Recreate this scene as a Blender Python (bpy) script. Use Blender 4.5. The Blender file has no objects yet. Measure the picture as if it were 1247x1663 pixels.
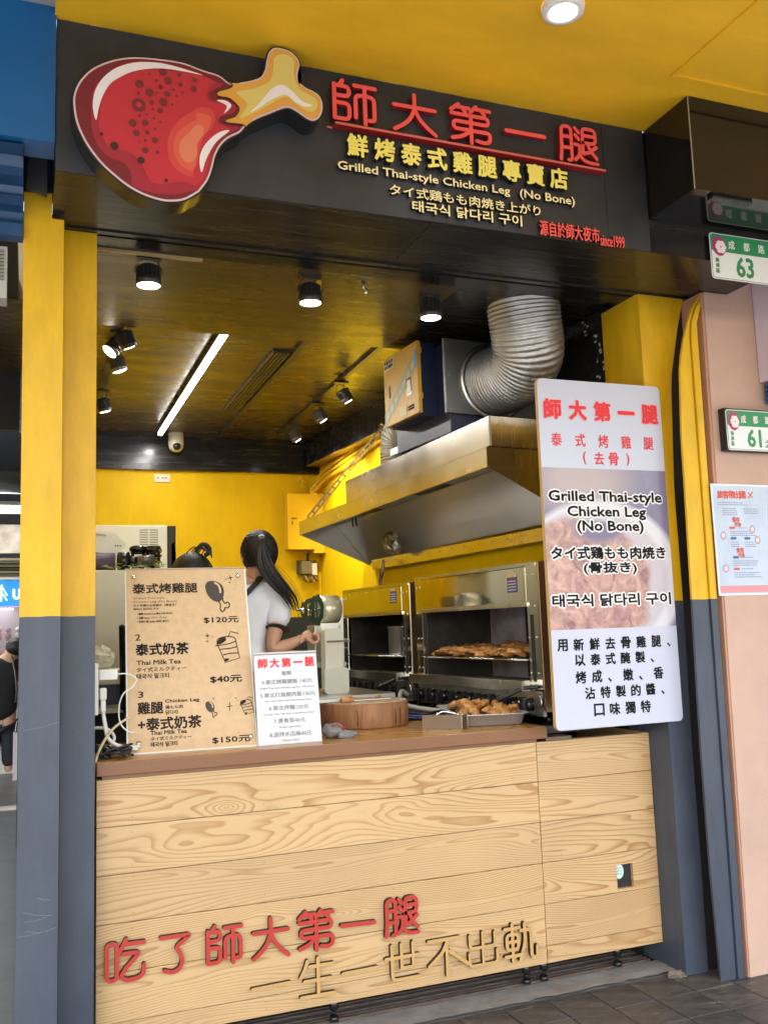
import bpy, bmesh, math, random
from mathutils import Vector, Matrix
random.seed(7)
SC = bpy.context.scene
COL = SC.collection
R = math.radians

# ------------------------------------------------------------------ camera, sky, sun, exposure
cam = bpy.data.cameras.new('camera')
cam.sensor_fit = 'VERTICAL'; cam.sensor_height = 24.0; cam.lens = 24.0 * 1499.8157 / 1663.0
cam.clip_start = 0.05; cam.clip_end = 400
co = bpy.data.objects.new('camera', cam); COL.objects.link(co)
_p, _y, _r = 0.12479, 0.37023, -0.03479
_f = Vector((math.sin(_y)*math.cos(_p), math.cos(_y)*math.cos(_p), math.sin(_p)))
_a = Vector((math.cos(_y), -math.sin(_y), 0)); _b = _a.cross(_f)
_x = _a*math.cos(_r) + _b*math.sin(_r); _u = -_a*math.sin(_r) + _b*math.cos(_r)
_m = Matrix((( _x.x, _u.x, -_f.x, -0.2441), (_x.y, _u.y, -_f.y, -3.6301), (_x.z, _u.z, -_f.z, 1.5369), (0, 0, 0, 1)))
co.matrix_world = _m
SC.camera = co

SUN_EL, SUN_AZ = 49.0, 200.0          # degrees; azimuth clockwise from +Y
w = bpy.data.worlds.new('World'); SC.world = w; w.use_nodes = True
nt = w.node_tree; bg = nt.nodes['Background']
sky = nt.nodes.new('ShaderNodeTexSky'); sky.sky_type = 'NISHITA'; sky.sun_disc = False
sky.sun_elevation = R(SUN_EL); sky.sun_rotation = R(SUN_AZ); sky.air_density = 1.3; sky.dust_density = 2.5
nt.links.new(sky.outputs[0], bg.inputs[0]); bg.inputs[1].default_value = 0.15
sl = bpy.data.lights.new('sun', 'SUN'); sl.energy = 3.2; sl.angle = R(0.6); sl.color = (1, .96, .90)
so = bpy.data.objects.new('sun', sl); COL.objects.link(so)
_d = Vector((math.sin(R(SUN_AZ))*math.cos(R(SUN_EL)), math.cos(R(SUN_AZ))*math.cos(R(SUN_EL)), math.sin(R(SUN_EL))))
so.rotation_euler = _d.to_track_quat('Z', 'Y').to_euler(); so.location = _d*30
SC.view_settings.view_transform = 'Standard'; SC.view_settings.look = 'None'
SC.view_settings.exposure = 2.30; SC.view_settings.gamma = 1.0; SC.view_settings.use_curve_mapping = False
SC.render.engine = 'CYCLES'
SC.cycles.max_bounces = 8; SC.cycles.diffuse_bounces = 4; SC.cycles.glossy_bounces = 4
SC.cycles.sample_clamp_indirect = 4.0; SC.cycles.caustics_reflective = False; SC.cycles.caustics_refractive = False
SC.cycles.use_denoising = True

# ------------------------------------------------------------------ materials
MATS = {}
def mat(name, color, rough=.5, metal=0.0, bump=0.0, bscale=40.0, mottle=0.0, mscale=6.0, stretch=None,
        emit=None, estr=0.0, trans=0.0, color2=None, spec=.5, rvar=0.0, coat=0.0):
    if name in MATS: return MATS[name]
    m = bpy.data.materials.new(name); m.use_nodes = True; MATS[name] = m
    n = m.node_tree.nodes; l = m.node_tree.links; p = n['Principled BSDF']
    p.inputs['Base Color'].default_value = (*color, 1); p.inputs['Roughness'].default_value = rough
    p.inputs['Metallic'].default_value = metal; p.inputs['Specular IOR Level'].default_value = spec
    if coat: p.inputs['Coat Weight'].default_value = coat; p.inputs['Coat Roughness'].default_value = .12
    if trans: p.inputs['Transmission Weight'].default_value = trans
    if emit: p.inputs['Emission Color'].default_value = (*emit, 1); p.inputs['Emission Strength'].default_value = estr
    tc = n.new('ShaderNodeTexCoord'); mp = n.new('ShaderNodeMapping'); l.new(tc.outputs['Object'], mp.inputs[0])
    if stretch: mp.inputs['Scale'].default_value = stretch
    if mottle or color2 or rvar:
        t = n.new('ShaderNodeTexNoise'); t.inputs['Scale'].default_value = mscale; t.inputs['Detail'].default_value = 6
        t.inputs['Roughness'].default_value = .6; l.new(mp.outputs[0], t.inputs['Vector'])
        if mottle or color2:
            r = n.new('ShaderNodeMapRange'); r.inputs[1].default_value = .3; r.inputs[2].default_value = .7
            l.new(t.outputs[0], r.inputs[0])
            mx = n.new('ShaderNodeMix'); mx.data_type = 'RGBA'; l.new(r.outputs[0], mx.inputs[0])
            c2 = color2 if color2 else tuple(min(1, c*(1+mottle)) for c in color)
            c1 = color if color2 else tuple(c*(1-mottle) for c in color)
            mx.inputs[6].default_value = (*c1, 1); mx.inputs[7].default_value = (*c2, 1)
            l.new(mx.outputs[2], p.inputs['Base Color'])
        if rvar:
            r2 = n.new('ShaderNodeMapRange'); r2.inputs[1].default_value = .3; r2.inputs[2].default_value = .7
            r2.inputs[3].default_value = max(0.03, rough-rvar); r2.inputs[4].default_value = rough+rvar
            l.new(t.outputs[0], r2.inputs[0]); l.new(r2.outputs[0], p.inputs['Roughness'])
    if bump:
        t = n.new('ShaderNodeTexNoise'); t.inputs['Scale'].default_value = bscale; t.inputs['Detail'].default_value = 5
        l.new(mp.outputs[0], t.inputs['Vector'])
        b = n.new('ShaderNodeBump'); b.inputs['Strength'].default_value = bump; b.inputs['Distance'].default_value = .01
        l.new(t.outputs[0], b.inputs['Height']); l.new(b.outputs[0], p.inputs['Normal'])
    return m

def two_tone(name, top, bottom, zsplit, rough=.3, bump=.12, stretch=(60, 60, 4), wear=1.0):
    """paint that is one colour above a painted line and another below it"""
    m = bpy.data.materials.new(name); m.use_nodes = True
    n = m.node_tree.nodes; l = m.node_tree.links; p = n['Principled BSDF']
    g = n.new('ShaderNodeNewGeometry'); s = n.new('ShaderNodeSeparateXYZ'); l.new(g.outputs['Position'], s.inputs[0])
    e = n.new('ShaderNodeTexNoise'); e.inputs['Scale'].default_value = 9; l.new(g.outputs['Position'], e.inputs['Vector'])
    a = n.new('ShaderNodeMath'); a.operation = 'MULTIPLY_ADD'; l.new(e.outputs[0], a.inputs[0]); a.inputs[1].default_value = .012; l.new(s.outputs[2], a.inputs[2])
    c = n.new('ShaderNodeMath'); c.operation = 'GREATER_THAN'; l.new(a.outputs[0], c.inputs[0]); c.inputs[1].default_value = zsplit+.006
    # wear and mottling
    t = n.new('ShaderNodeTexNoise'); t.inputs['Scale'].default_value = 5; t.inputs['Detail'].default_value = 8; l.new(g.outputs['Position'], t.inputs['Vector'])
    def vary(col, k):
        x = n.new('ShaderNodeMix'); x.data_type = 'RGBA'; l.new(t.outputs[0], x.inputs[0])
        x.inputs[6].default_value = (*[v*(1-k) for v in col], 1); x.inputs[7].default_value = (*[min(1, v*(1+k)) for v in col], 1); return x
    x1 = vary(bottom, .22); x2 = vary(top, .12)
    mx = n.new('ShaderNodeMix'); mx.data_type = 'RGBA'; l.new(c.outputs[0], mx.inputs[0]); l.new(x1.outputs[2], mx.inputs[6]); l.new(x2.outputs[2], mx.inputs[7])
    # scratches / chips
    mp = n.new('ShaderNodeMapping'); mp.inputs['Scale'].default_value = (14, 14, 3); l.new(g.outputs['Position'], mp.inputs[0])
    v = n.new('ShaderNodeTexNoise'); v.inputs['Scale'].default_value = 3; v.inputs['Detail'].default_value = 10; v.inputs['Roughness'].default_value = .8; l.new(mp.outputs[0], v.inputs['Vector'])
    gt = n.new('ShaderNodeMath'); gt.operation = 'GREATER_THAN'; gt.inputs[1].default_value = .79; l.new(v.outputs[0], gt.inputs[0])
    m2 = n.new('ShaderNodeMix'); m2.data_type = 'RGBA'; l.new(gt.outputs[0], m2.inputs[0]); l.new(mx.outputs[2], m2.inputs[6]); m2.inputs[7].default_value = (.09, .085, .08, 1)
    # broad brush marks and rubbed patches
    mp3 = n.new('ShaderNodeMapping'); mp3.inputs['Scale'].default_value = (3, 3, .8); l.new(g.outputs['Position'], mp3.inputs[0])
    w3 = n.new('ShaderNodeTexNoise'); w3.inputs['Scale'].default_value = 4; w3.inputs['Detail'].default_value = 9; w3.inputs['Roughness'].default_value = .7; l.new(mp3.outputs[0], w3.inputs['Vector'])
    r3 = n.new('ShaderNodeMapRange'); r3.inputs[1].default_value = .36; r3.inputs[2].default_value = .66; r3.inputs[3].default_value = 1-.22*wear; r3.inputs[4].default_value = 1+.16*wear; l.new(w3.outputs[0], r3.inputs[0])
    h3 = n.new('ShaderNodeHueSaturation'); l.new(m2.outputs[2], h3.inputs['Color']); l.new(r3.outputs[0], h3.inputs['Value'])
    l.new(h3.outputs[0], p.inputs['Base Color'])
    rr = n.new('ShaderNodeMapRange'); rr.inputs[3].default_value = rough-.1; rr.inputs[4].default_value = rough+.16; l.new(t.outputs[0], rr.inputs[0]); l.new(rr.outputs[0], p.inputs['Roughness'])
    mp2 = n.new('ShaderNodeMapping'); mp2.inputs['Scale'].default_value = stretch; l.new(g.outputs['Position'], mp2.inputs[0])
    bt = n.new('ShaderNodeTexNoise'); bt.inputs['Scale'].default_value = 1.0; bt.inputs['Detail'].default_value = 4; l.new(mp2.outputs[0], bt.inputs['Vector'])
    b1 = n.new('ShaderNodeTexNoise'); b1.inputs['Scale'].default_value = 6; l.new(g.outputs['Position'], b1.inputs['Vector'])
    ad = n.new('ShaderNodeMath'); ad.operation = 'MULTIPLY_ADD'; l.new(b1.outputs[0], ad.inputs[0]); ad.inputs[1].default_value = 2.0; l.new(bt.outputs[0], ad.inputs[2])
    b = n.new('ShaderNodeBump'); b.inputs['Strength'].default_value = bump; b.inputs['Distance'].default_value = .01; l.new(ad.outputs[0], b.inputs['Height']); l.new(b.outputs[0], p.inputs['Normal'])
    MATS[name] = m
    return m

def pine(name, light, dark, freq=150, along='x', rough=.45, scale=1.0, knots=True):
    """flat-sawn board: rings of a log cut lengthwise, different in every board"""
    m = bpy.data.materials.new(name); m.use_nodes = True; MATS[name] = m
    n = m.node_tree.nodes; l = m.node_tree.links; p = n['Principled BSDF']; p.inputs['Roughness'].default_value = rough
    def N(t, **k):
        o = n.new(t)
        for a, b in k.items(): setattr(o, a, b)
        return o
    def M(op, a, b=None, c=None):
        o = N('ShaderNodeMath', operation=op)
        for i, v in enumerate((a, b, c)):
            if v is None: continue
            if isinstance(v, (int, float)): o.inputs[i].default_value = v
            else: l.new(v, o.inputs[i])
        return o.outputs[0]
    tc = N('ShaderNodeTexCoord'); oi = N('ShaderNodeObjectInfo')
    off = N('ShaderNodeVectorMath', operation='SCALE'); off.inputs[0].default_value = (37.1, 11.3, 23.7); l.new(oi.outputs['Random'], off.inputs['Scale'])
    s = N('ShaderNodeSeparateXYZ'); l.new(tc.outputs['Object'], s.inputs[0])
    add = N('ShaderNodeVectorMath', operation='ADD'); l.new(tc.outputs['Object'], add.inputs[0]); l.new(off.outputs[0], add.inputs[1])
    mp = N('ShaderNodeMapping'); mp.inputs['Scale'].default_value = (.55, 5, 5) if along == 'x' else (5, .55, 5); l.new(add.outputs[0], mp.inputs[0])
    nz = N('ShaderNodeTexNoise'); nz.inputs['Scale'].default_value = 1.5*scale; nz.inputs['Detail'].default_value = 2.2; nz.inputs['Roughness'].default_value = .42; l.new(mp.outputs[0], nz.inputs['Vector'])
    mpb = N('ShaderNodeMapping'); mpb.inputs['Scale'].default_value = (.55, 1.6, 1.6) if along == 'x' else (1.6, .55, 1.6); l.new(add.outputs[0], mpb.inputs[0])
    nz2 = N('ShaderNodeTexNoise'); nz2.inputs['Scale'].default_value = 1.3*scale; nz2.inputs['Detail'].default_value = 1; l.new(mpb.outputs[0], nz2.inputs['Vector'])
    zc = s.outputs[2] if along == 'x' else s.outputs[0]
    # log axis wanders up and down and in and out of the board
    z = M('ADD', zc, M('MULTIPLY', M('SUBTRACT', nz2.outputs[0], .5), .42))
    dep = M('ADD', M('MULTIPLY', M('SUBTRACT', nz.outputs[0], .5), .135), M('ADD', .035, M('MULTIPLY', oi.outputs['Random'], .05)))
    r = M('SQRT', M('ADD', M('MULTIPLY', z, z), M('MULTIPLY', dep, dep)))
    last = r
    if knots:
        vo = N('ShaderNodeTexVoronoi'); vo.inputs['Scale'].default_value = 1.0; 
        mpk = N('ShaderNodeMapping'); mpk.inputs['Scale'].default_value = (1.5, .01, 3.5); l.new(add.outputs[0], mpk.inputs[0]); l.new(mpk.outputs[0], vo.inputs['Vector'])
        kd = M('MULTIPLY', M('POWER', M('MAXIMUM', M('SUBTRACT', 1.0, M('MULTIPLY', vo.outputs['Distance'], 3.6)), 0.0), 2.0), .05)
        last = M('SUBTRACT', r, kd)
    ph = M('MULTIPLY', last, freq)
    saw = M('FRACT', M('MULTIPLY', ph, .5))
    band = M('POWER', saw, 2.0)
    fb = N('ShaderNodeTexNoise'); mpf = N('ShaderNodeMapping'); mpf.inputs['Scale'].default_value = (4, 200, 260) if along == 'x' else (260, 4, 200); l.new(add.outputs[0], mpf.inputs[0]); l.new(mpf.outputs[0], fb.inputs['Vector']); fb.inputs['Scale'].default_value = 1; fb.inputs['Detail'].default_value = 2
    sm = N('ShaderNodeMapRange'); sm.interpolation_type = 'SMOOTHSTEP'; sm.inputs[1].default_value = .12; sm.inputs[2].default_value = .95; l.new(band, sm.inputs[0])
    edge = N('ShaderNodeMapRange'); edge.inputs[1].default_value = .93; edge.inputs[2].default_value = 1.0; edge.inputs[3].default_value = 1; edge.inputs[4].default_value = 0; l.new(saw, edge.inputs[0])
    f = M('MULTIPLY', sm.outputs[0], edge.outputs[0])
    f = M('MULTIPLY', f, M('ADD', .28, M('MULTIPLY', nz2.outputs[0], .95)))
    f = M('ADD', f, M('MULTIPLY', M('SUBTRACT', fb.outputs[0], .5), .55))
    mx = N('ShaderNodeMix', data_type='RGBA'); l.new(f, mx.inputs[0]); mx.inputs[6].default_value = (*light, 1); mx.inputs[7].default_value = (*dark, 1)
    out = mx.outputs[2]
    big = N('ShaderNodeTexNoise'); big.inputs['Scale'].default_value = 2.2; l.new(add.outputs[0], big.inputs['Vector'])
    hs = N('ShaderNodeHueSaturation'); l.new(out, hs.inputs['Color'])
    vv = M('ADD', .82, M('ADD', M('MULTIPLY', big.outputs[0], .26), M('MULTIPLY', oi.outputs['Random'], .10))); l.new(vv, hs.inputs['Value'])
    l.new(hs.outputs[0], p.inputs['Base Color'])
    b = N('ShaderNodeBump'); b.inputs['Strength'].default_value = .25; b.inputs['Distance'].default_value = .002; l.new(f, b.inputs['Height']); l.new(b.outputs[0], p.inputs['Normal'])
    return m

YEL = (.70, .415, .010)
GRY = (.056, .068, .098)
M_post = two_tone('paint_post', YEL, GRY, 1.615, rough=.38, wear=.6)
M_post.node_tree.nodes['Principled BSDF'].inputs['Specular IOR Level'].default_value = .38
M_yel = mat('yellow_ceiling_paint', (.80, .45, .014), .55, bump=.15, bscale=90, mottle=.13, mscale=2.2, stretch=(.6, 1.6, 1))
M_ywall = two_tone('paint_inner_wall', (.80, .525, .003), (.045, .05, .045), 1.655, rough=.5, bump=.1, wear=.25)
M_fascia = mat('black_fascia', (.025, .030, .041), .42, mottle=.35, mscale=4, bump=.06, bscale=120)
M_gloss = mat('black_gloss_board', (.014, .013, .013), .24, mottle=.5, mscale=2.2, stretch=(1, 14, 10), bump=.05, bscale=3, rvar=.08)
M_soff = mat('dark_brown_ceiling_paint', (.088, .060, .017), .28, color2=(.046, .032, .013), mscale=1.6, stretch=(1.0, 6, 4), bump=.06, bscale=3, rvar=.08)
M_blk = mat('black_matt', (.012, .012, .013), .55)
M_blkg = mat('black_plastic', (.012, .012, .013), .25)
M_steel = mat('stainless', (.58, .57, .54), .2, 1.0, mottle=.10, mscale=5, bump=.03, bscale=4, stretch=(1, 1, 1), rvar=.08)
M_brush = mat('brushed_steel', (.60, .59, .57), .32, 1.0, mottle=.05, mscale=3, bump=.01, bscale=3, rvar=.03)
M_mirror = mat('polished_steel', (.66, .65, .60), .08, 1.0, bump=.03, bscale=2.5)
M_soot = mat('sooty_steel', (.20, .17, .18), .5, .15, color2=(.66, .58, .68), mscale=5, bump=.2, bscale=14)
M_blue = mat('blue_paint', (.004, .10, .30), .42, mottle=.18, mscale=2)
M_blued = mat('blue_shutter', (.014, .06, .16), .3, mottle=.2, mscale=3)
M_pink = mat('pink_wall_paint', (.50, .335, .27), .6, mottle=.10, mscale=2.5, bump=.25, bscale=22)
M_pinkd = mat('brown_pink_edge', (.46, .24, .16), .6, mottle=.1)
M_lav = mat('lavender_panel', (.66, .56, .68), .6)
M_conc = mat('concrete', (.20, .185, .17), .8, color2=(.33, .31, .29), mscale=9, bump=.35, bscale=40)
M_rust = mat('rail_metal', (.10, .07, .06), .45, .6, color2=(.20, .15, .12), mscale=18, stretch=(1, 8, 8), bump=.2)
M_white = mat('white_plastic', (.78, .77, .72), .35)
M_cream = mat('cream_enamel', (.74, .72, .60), .35, mottle=.04)
M_red = mat('red_acrylic', (.90, .11, .11), .35, mottle=.05)
M_redl = mat('red_lacquer', (.44, .035, .026), .4)
M_side = mat('letter_edge_black', (.012, .010, .010), .5)
M_gold = mat('yellow_acrylic', (.90, .82, .18), .35)
M_pale = mat('pale_yellow_acrylic', (.88, .80, .46), .3)
M_tan = mat('plywood_letter', (.52, .31, .115), .5, mottle=.06, mscale=20)
M_ink = mat('black_ink', (.008, .008, .009), .7, spec=.15)
M_inkb = mat('brown_ink', (.030, .022, .018), .8, spec=.15)
M_inkg = mat('grey_ink', (.24, .24, .24), .7)
M_inkr = mat('red_ink', (.72, .03, .045), .6)
M_inkw = mat('white_ink', (.82, .80, .82), .5)
M_glass = mat('clear_glass', (1, 1, 1), .02, trans=1.0)
M_skin = mat('skin', (.56, .31, .20), .5, mottle=.06, mscale=12)
M_hair = mat('black_hair', (.007, .0055, .005), .48, mottle=.5, mscale=8, stretch=(14, 14, 1), bump=.3, bscale=10)
M_shirt = mat('white_cotton', (.86, .89, .97), .85, bump=.6, bscale=9, stretch=(1, 1, .45))
M_navy = mat('navy_paint', (.012, .018, .055), .35)

MATS['paint_inner_wall'].node_tree.nodes['Principled BSDF'].inputs['Specular IOR Level'].default_value = .2

# ------------------------------------------------------------------ mesh helpers
def T(name, label, cat, loc=(0, 0, 0), rotz=0.0, group=None, mtx=None):
    o = bpy.data.objects.new(name, None); COL.objects.link(o); o.empty_display_size = .1
    if mtx is not None: o.matrix_world = mtx
    else: o.location = loc; o.rotation_euler = (0, 0, rotz)
    o['label'] = label; o['category'] = cat
    if group: o['group'] = group
    return o
def tag(o, label, cat, group=None):
    o['label'] = label; o['category'] = cat
    if group: o['group'] = group
    return o
def ob(name, me, m, parent=None, loc=(0, 0, 0), rot=(0, 0, 0), kind=None, label=None, smooth=False):
    if isinstance(me, bmesh.types.BMesh):
        bm = me; me = bpy.data.meshes.new(name); bmesh.ops.recalc_face_normals(bm, faces=bm.faces); bm.to_mesh(me); bm.free()
    for x in (m if isinstance(m, (list, tuple)) else [m]):
        if x is not None: me.materials.append(x)
    if smooth:
        for p in me.polygons: p.use_smooth = True
    o = bpy.data.objects.new(name, me); COL.objects.link(o); o.location = loc; o.rotation_euler = rot
    if parent: o.parent = parent
    if kind: o['kind'] = kind
    if label: o['label'] = label
    return o
def box(bm, x0, y0, z0, x1, y1, z1, mi=0, bev=0.0):
    vs = [bm.verts.new(p) for p in ((x0,y0,z0),(x1,y0,z0),(x1,y1,z0),(x0,y1,z0),(x0,y0,z1),(x1,y0,z1),(x1,y1,z1),(x0,y1,z1))]
    fs = [bm.faces.new([vs[i] for i in f]) for f in ((0,3,2,1),(4,5,6,7),(0,1,5,4),(1,2,6,5),(2,3,7,6),(3,0,4,7))]
    for f in fs: f.material_index = mi
    if bev:
        es = set(e for f in fs for e in f.edges)
        bmesh.ops.bevel(bm, geom=list(es), offset=bev, segments=2, affect='EDGES', profile=.6)
    return fs
def bx(x0, y0, z0, x1, y1, z1, bev=0.0):
    bm = bmesh.new(); box(bm, min(x0,x1), min(y0,y1), min(z0,z1), max(x0,x1), max(y0,y1), max(z0,z1), bev=bev); return bm
def cyl(bm, p0, p1, r0, r1=None, seg=16, caps=True, mi=0):
    p0 = Vector(p0); p1 = Vector(p1); r1 = r0 if r1 is None else r1
    q = (p1-p0).to_track_quat('Z', 'Y'); A = []; B = []
    for i in range(seg):
        a = 2*math.pi*i/seg; d = q @ Vector((math.cos(a), math.sin(a), 0))
        A.append(bm.verts.new(p0+d*r0)); B.append(bm.verts.new(p1+d*r1))
    for i in range(seg):
        f = bm.faces.new((A[i], A[(i+1) % seg], B[(i+1) % seg], B[i])); f.material_index = mi; f.smooth = True
    if caps:
        f = bm.faces.new(A[::-1]); f.material_index = mi; f = bm.faces.new(B); f.material_index = mi
    return bm
def tube(bm, pts, rad, seg=8, mi=0, caps=True, flat=1.0):
    pts = [Vector(p) for p in pts]; n = len(pts); rings = []
    ref = Vector((0, 0, 1)); prev = None
    for i, p in enumerate(pts):
        t = (pts[min(i+1, n-1)]-pts[max(i-1, 0)]).normalized()
        if prev is None:
            a = t.cross(ref)
            if a.length < .1: a = t.cross(Vector((1, 0, 0)))
        else: a = prev - t*prev.dot(t)
        a.normalize(); prev = a; b = t.cross(a)
        r = rad(i/(n-1)) if callable(rad) else rad
        rings.append([bm.verts.new(p+(a*math.cos(2*math.pi*k/seg)+b*math.sin(2*math.pi*k/seg)*flat)*r) for k in range(seg)])
    for i in range(n-1):
        for k in range(seg):
            f = bm.faces.new((rings[i][k], rings[i][(k+1) % seg], rings[i+1][(k+1) % seg], rings[i+1][k])); f.smooth = True; f.material_index = mi
    if caps:
        for rg in (rings[0][::-1], rings[-1]):
            f = bm.faces.new(rg); f.material_index = mi
    return bm
def spline(pts, n=8, closed=False):
    P = [Vector(p) for p in pts]; out = []; N = len(P)
    rng = range(N if closed else N-1)
    for i in rng:
        if closed: a, b, c, d = P[(i-1) % N], P[i], P[(i+1) % N], P[(i+2) % N]
        else: a, b, c, d = P[max(i-1, 0)], P[i], P[i+1], P[min(i+2, N-1)]
        for k in range(n):
            t = k/n
            out.append(.5*((2*b)+(c-a)*t+(2*a-5*b+4*c-d)*t*t+(3*b-a-3*c+d)*t*t*t))
    if not closed: out.append(P[-1])
    return out
def lathe(bm, prof, c=(0, 0, 0), seg=24, mi=0):
    rings = []
    for r, z in prof:
        rings.append([bm.verts.new((c[0]+max(r, 1e-4)*math.cos(2*math.pi*k/seg), c[1]+max(r, 1e-4)*math.sin(2*math.pi*k/seg), c[2]+z)) for k in range(seg)])
    for i in range(len(prof)-1):
        for k in range(seg):
            f = bm.faces.new((rings[i][k], rings[i][(k+1) % seg], rings[i+1][(k+1) % seg], rings[i+1][k])); f.smooth = True; f.material_index = mi
    return bm
def flatpoly(pts, y, holes=None):
    """filled outline standing in the XZ plane at depth y"""
    from mathutils.geometry import delaunay_2d_cdt
    P = [Vector((x, z)) for x, z in pts]; r = delaunay_2d_cdt(P, [], [list(range(len(P)))], 1, 1e-6)
    bm = bmesh.new(); vs = [bm.verts.new((p.x, y, p.y)) for p in r[0]]
    for f in r[2]:
        try: bm.faces.new([vs[i] for i in f])
        except ValueError: pass
    return bm
def prism(pts, y0, y1, mside=1):
    """outline in XZ extruded from y0 (front) to y1 (back); front face material 0, sides mside"""
    bm = bmesh.new(); n = len(pts)
    a = [bm.verts.new((x, y0, z)) for x, z in pts]; b = [bm.verts.new((x, y1, z)) for x, z in pts]
    for i in range(n):
        f = bm.faces.new((a[i], b[i], b[(i+1) % n], a[(i+1) % n])); f.material_index = mside
    fs = [bm.faces.new(a), bm.faces.new(b[::-1])]; fs[1].material_index = mside
    bmesh.ops.triangulate(bm, faces=fs, ngon_method='EAR_CLIP'); return bm

# ------------------------------------------------------------------ lettering
_tc = bpy.data.curves.new('lettering_source', 'FONT'); _to = bpy.data.objects.new('lettering_source', _tc)
_cache = {}
def glyphs(s):
    if s in _cache: return _cache[s]
    if _to.name not in COL.objects: COL.objects.link(_to)
    _tc.body = s; _tc.resolution_u = 2; _tc.extrude = 0
    dg = bpy.context.evaluated_depsgraph_get(); dg.update()
    me = _to.evaluated_get(dg).to_mesh()
    v = [(q.co.x, q.co.y) for q in me.vertices]; f = [tuple(p.vertices) for p in me.polygons]
    _to.evaluated_get(dg).to_mesh_clear()
    xs = [a for a, b in v]; ys = [b for a, b in v]
    _cache[s] = (v, f, min(xs), min(ys), max(xs), max(ys)); return _cache[s]
def text_mesh(s, x0, z0, x1, z1, y, bold=0.0, thick=0.0, keep=True, layers=None, slant=0.0):
    """text scaled into a box; thick > 0 makes raised letters (front at y, back at y+thick)"""
    v, f, ax, az, bx_, bz = glyphs(s)
    W = bx_-ax; H = bz-az; sx = (x1-x0)/W; sz = (z1-z0)/H
    if keep:
        r = sz/sx; r2 = min(1.25, max(.8, r)); zc = (z0+z1)/2; sz = sx*r2; z0 = zc-sz*H/2
    bm = bmesh.new()
    sh = [(0, 0)]
    if bold: sh = [(bold*math.cos(a), bold*math.sin(a)) for a in [k*math.pi/4+.2 for k in range(8)]] + [(0, 0)]
    for k, (dx, dz) in enumerate(sh):
        yy = y - .00012*k
        front = [bm.verts.new((x0+(a-ax)*sx+dx+slant*(b-az)*sz, yy, z0+(b-az)*sz+dz)) for a, b in v]
        ec = {}
        for q in f:
            try: fc = bm.faces.new([front[i] for i in q])
            except ValueError: continue
            for i in range(len(q)):
                e = (q[i], q[(i+1) % len(q)]); ky = tuple(sorted(e)); ec[ky] = None if ky in ec else e
        if thick:
            back = [bm.verts.new((p.co.x, y+thick, p.co.z)) for p in front]
            for e in ec.values():
                if e:
                    fc = bm.faces.new((front[e[0]], front[e[1]], back[e[1]], back[e[0]])); fc.material_index = 1
    return bm
def text(name, s, b, y, m, parent, bold=0.0, thick=0.0, keep=True, slant=0.0, label=None, loc=(0, 0, 0)):
    bm = text_mesh(s, b[0], b[1], b[2], b[3], y, bold, thick, keep, slant=slant)
    me = bpy.data.meshes.new(name); bm.to_mesh(me); bm.free()
    return ob(name, me, m, parent, label=label, loc=loc)

def rnd(pts, rad, closed=False):
    """round the corners of a polyline"""
    P = [Vector((p[0], p[1])) for p in pts]; n = len(P); out = []
    for i in range(n):
        if not closed and i in (0, n-1): out.append(P[i]); continue
        a, b, c = P[i-1], P[i], P[(i+1) % n]; u = (a-b); v = (c-b)
        if u.length < 1e-6 or v.length < 1e-6: continue
        k = min(rad, u.length*.48, v.length*.48); p = b+u.normalized()*k; q = b+v.normalized()*k
        for t in (0, .25, .5, .75, 1): out.append(p*(1-t)**2+b*2*t*(1-t)+q*t*t)
    return out
def ribbon(bm, pts, w, y0, y1, closed=False):
    P = pts; n = len(P); L = []; Rr = []
    for i in range(n):
        if closed: t = P[(i+1) % n]-P[i-1]
        else: t = P[min(i+1, n-1)]-P[max(i-1, 0)]
        if t.length < 1e-9: t = Vector((1, 0))
        t.normalize(); nn = Vector((-t.y, t.x)); L.append(P[i]+nn*w); Rr.append(P[i]-nn*w)
    if closed:
        for ringA, ringB in ((L, Rr),):
            fa = [bm.verts.new((p.x, y0, p.y)) for p in L]; fb = [bm.verts.new((p.x, y0, p.y)) for p in Rr]
            ba = [bm.verts.new((p.x, y1, p.y)) for p in L]; bb = [bm.verts.new((p.x, y1, p.y)) for p in Rr]
            for i in range(n):
                j = (i+1) % n
                bm.faces.new((fa[i], fa[j], fb[j], fb[i]))
                for q in ((fa[i], fa[j], ba[j], ba[i]), (fb[j], fb[i], bb[i], bb[j])):
                    bm.faces.new(q).material_index = 1
        return
    t0 = (P[0]-P[1]).normalized(); t1 = (P[-1]-P[-2]).normalized()
    def cap(c, t):
        nn = Vector((-t.y, t.x)); return [c+(nn*math.cos(a)+t*math.sin(a))*w for a in [math.pi*k/8 for k in range(1, 8)]]
    # outline: left side forward, end cap, right side backward, start cap
    out = L + [c for c in cap(P[-1], t1)] + Rr[::-1] + [c for c in cap(P[0], t0)]
    n = len(out)
    a = [bm.verts.new((p.x, y0, p.y)) for p in out]; b = [bm.verts.new((p.x, y1, p.y)) for p in out]
    # front: strip + caps as fans
    m_ = len(P)
    for i in range(m_-1): bm.faces.new((a[i], a[i+1], a[len(L)+7+(m_-1-(i+1))], a[len(L)+7+(m_-1-i)]))
    bm.faces.new([a[m_-1]] + a[m_:m_+7] + [a[m_+7]])
    bm.faces.new([a[2*m_+6]] + a[2*m_+7:2*m_+14] + [a[0]])
    for i in range(n):
        j = (i+1) % n; bm.faces.new((a[i], a[j], b[j], b[i])).material_index = 1
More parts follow.
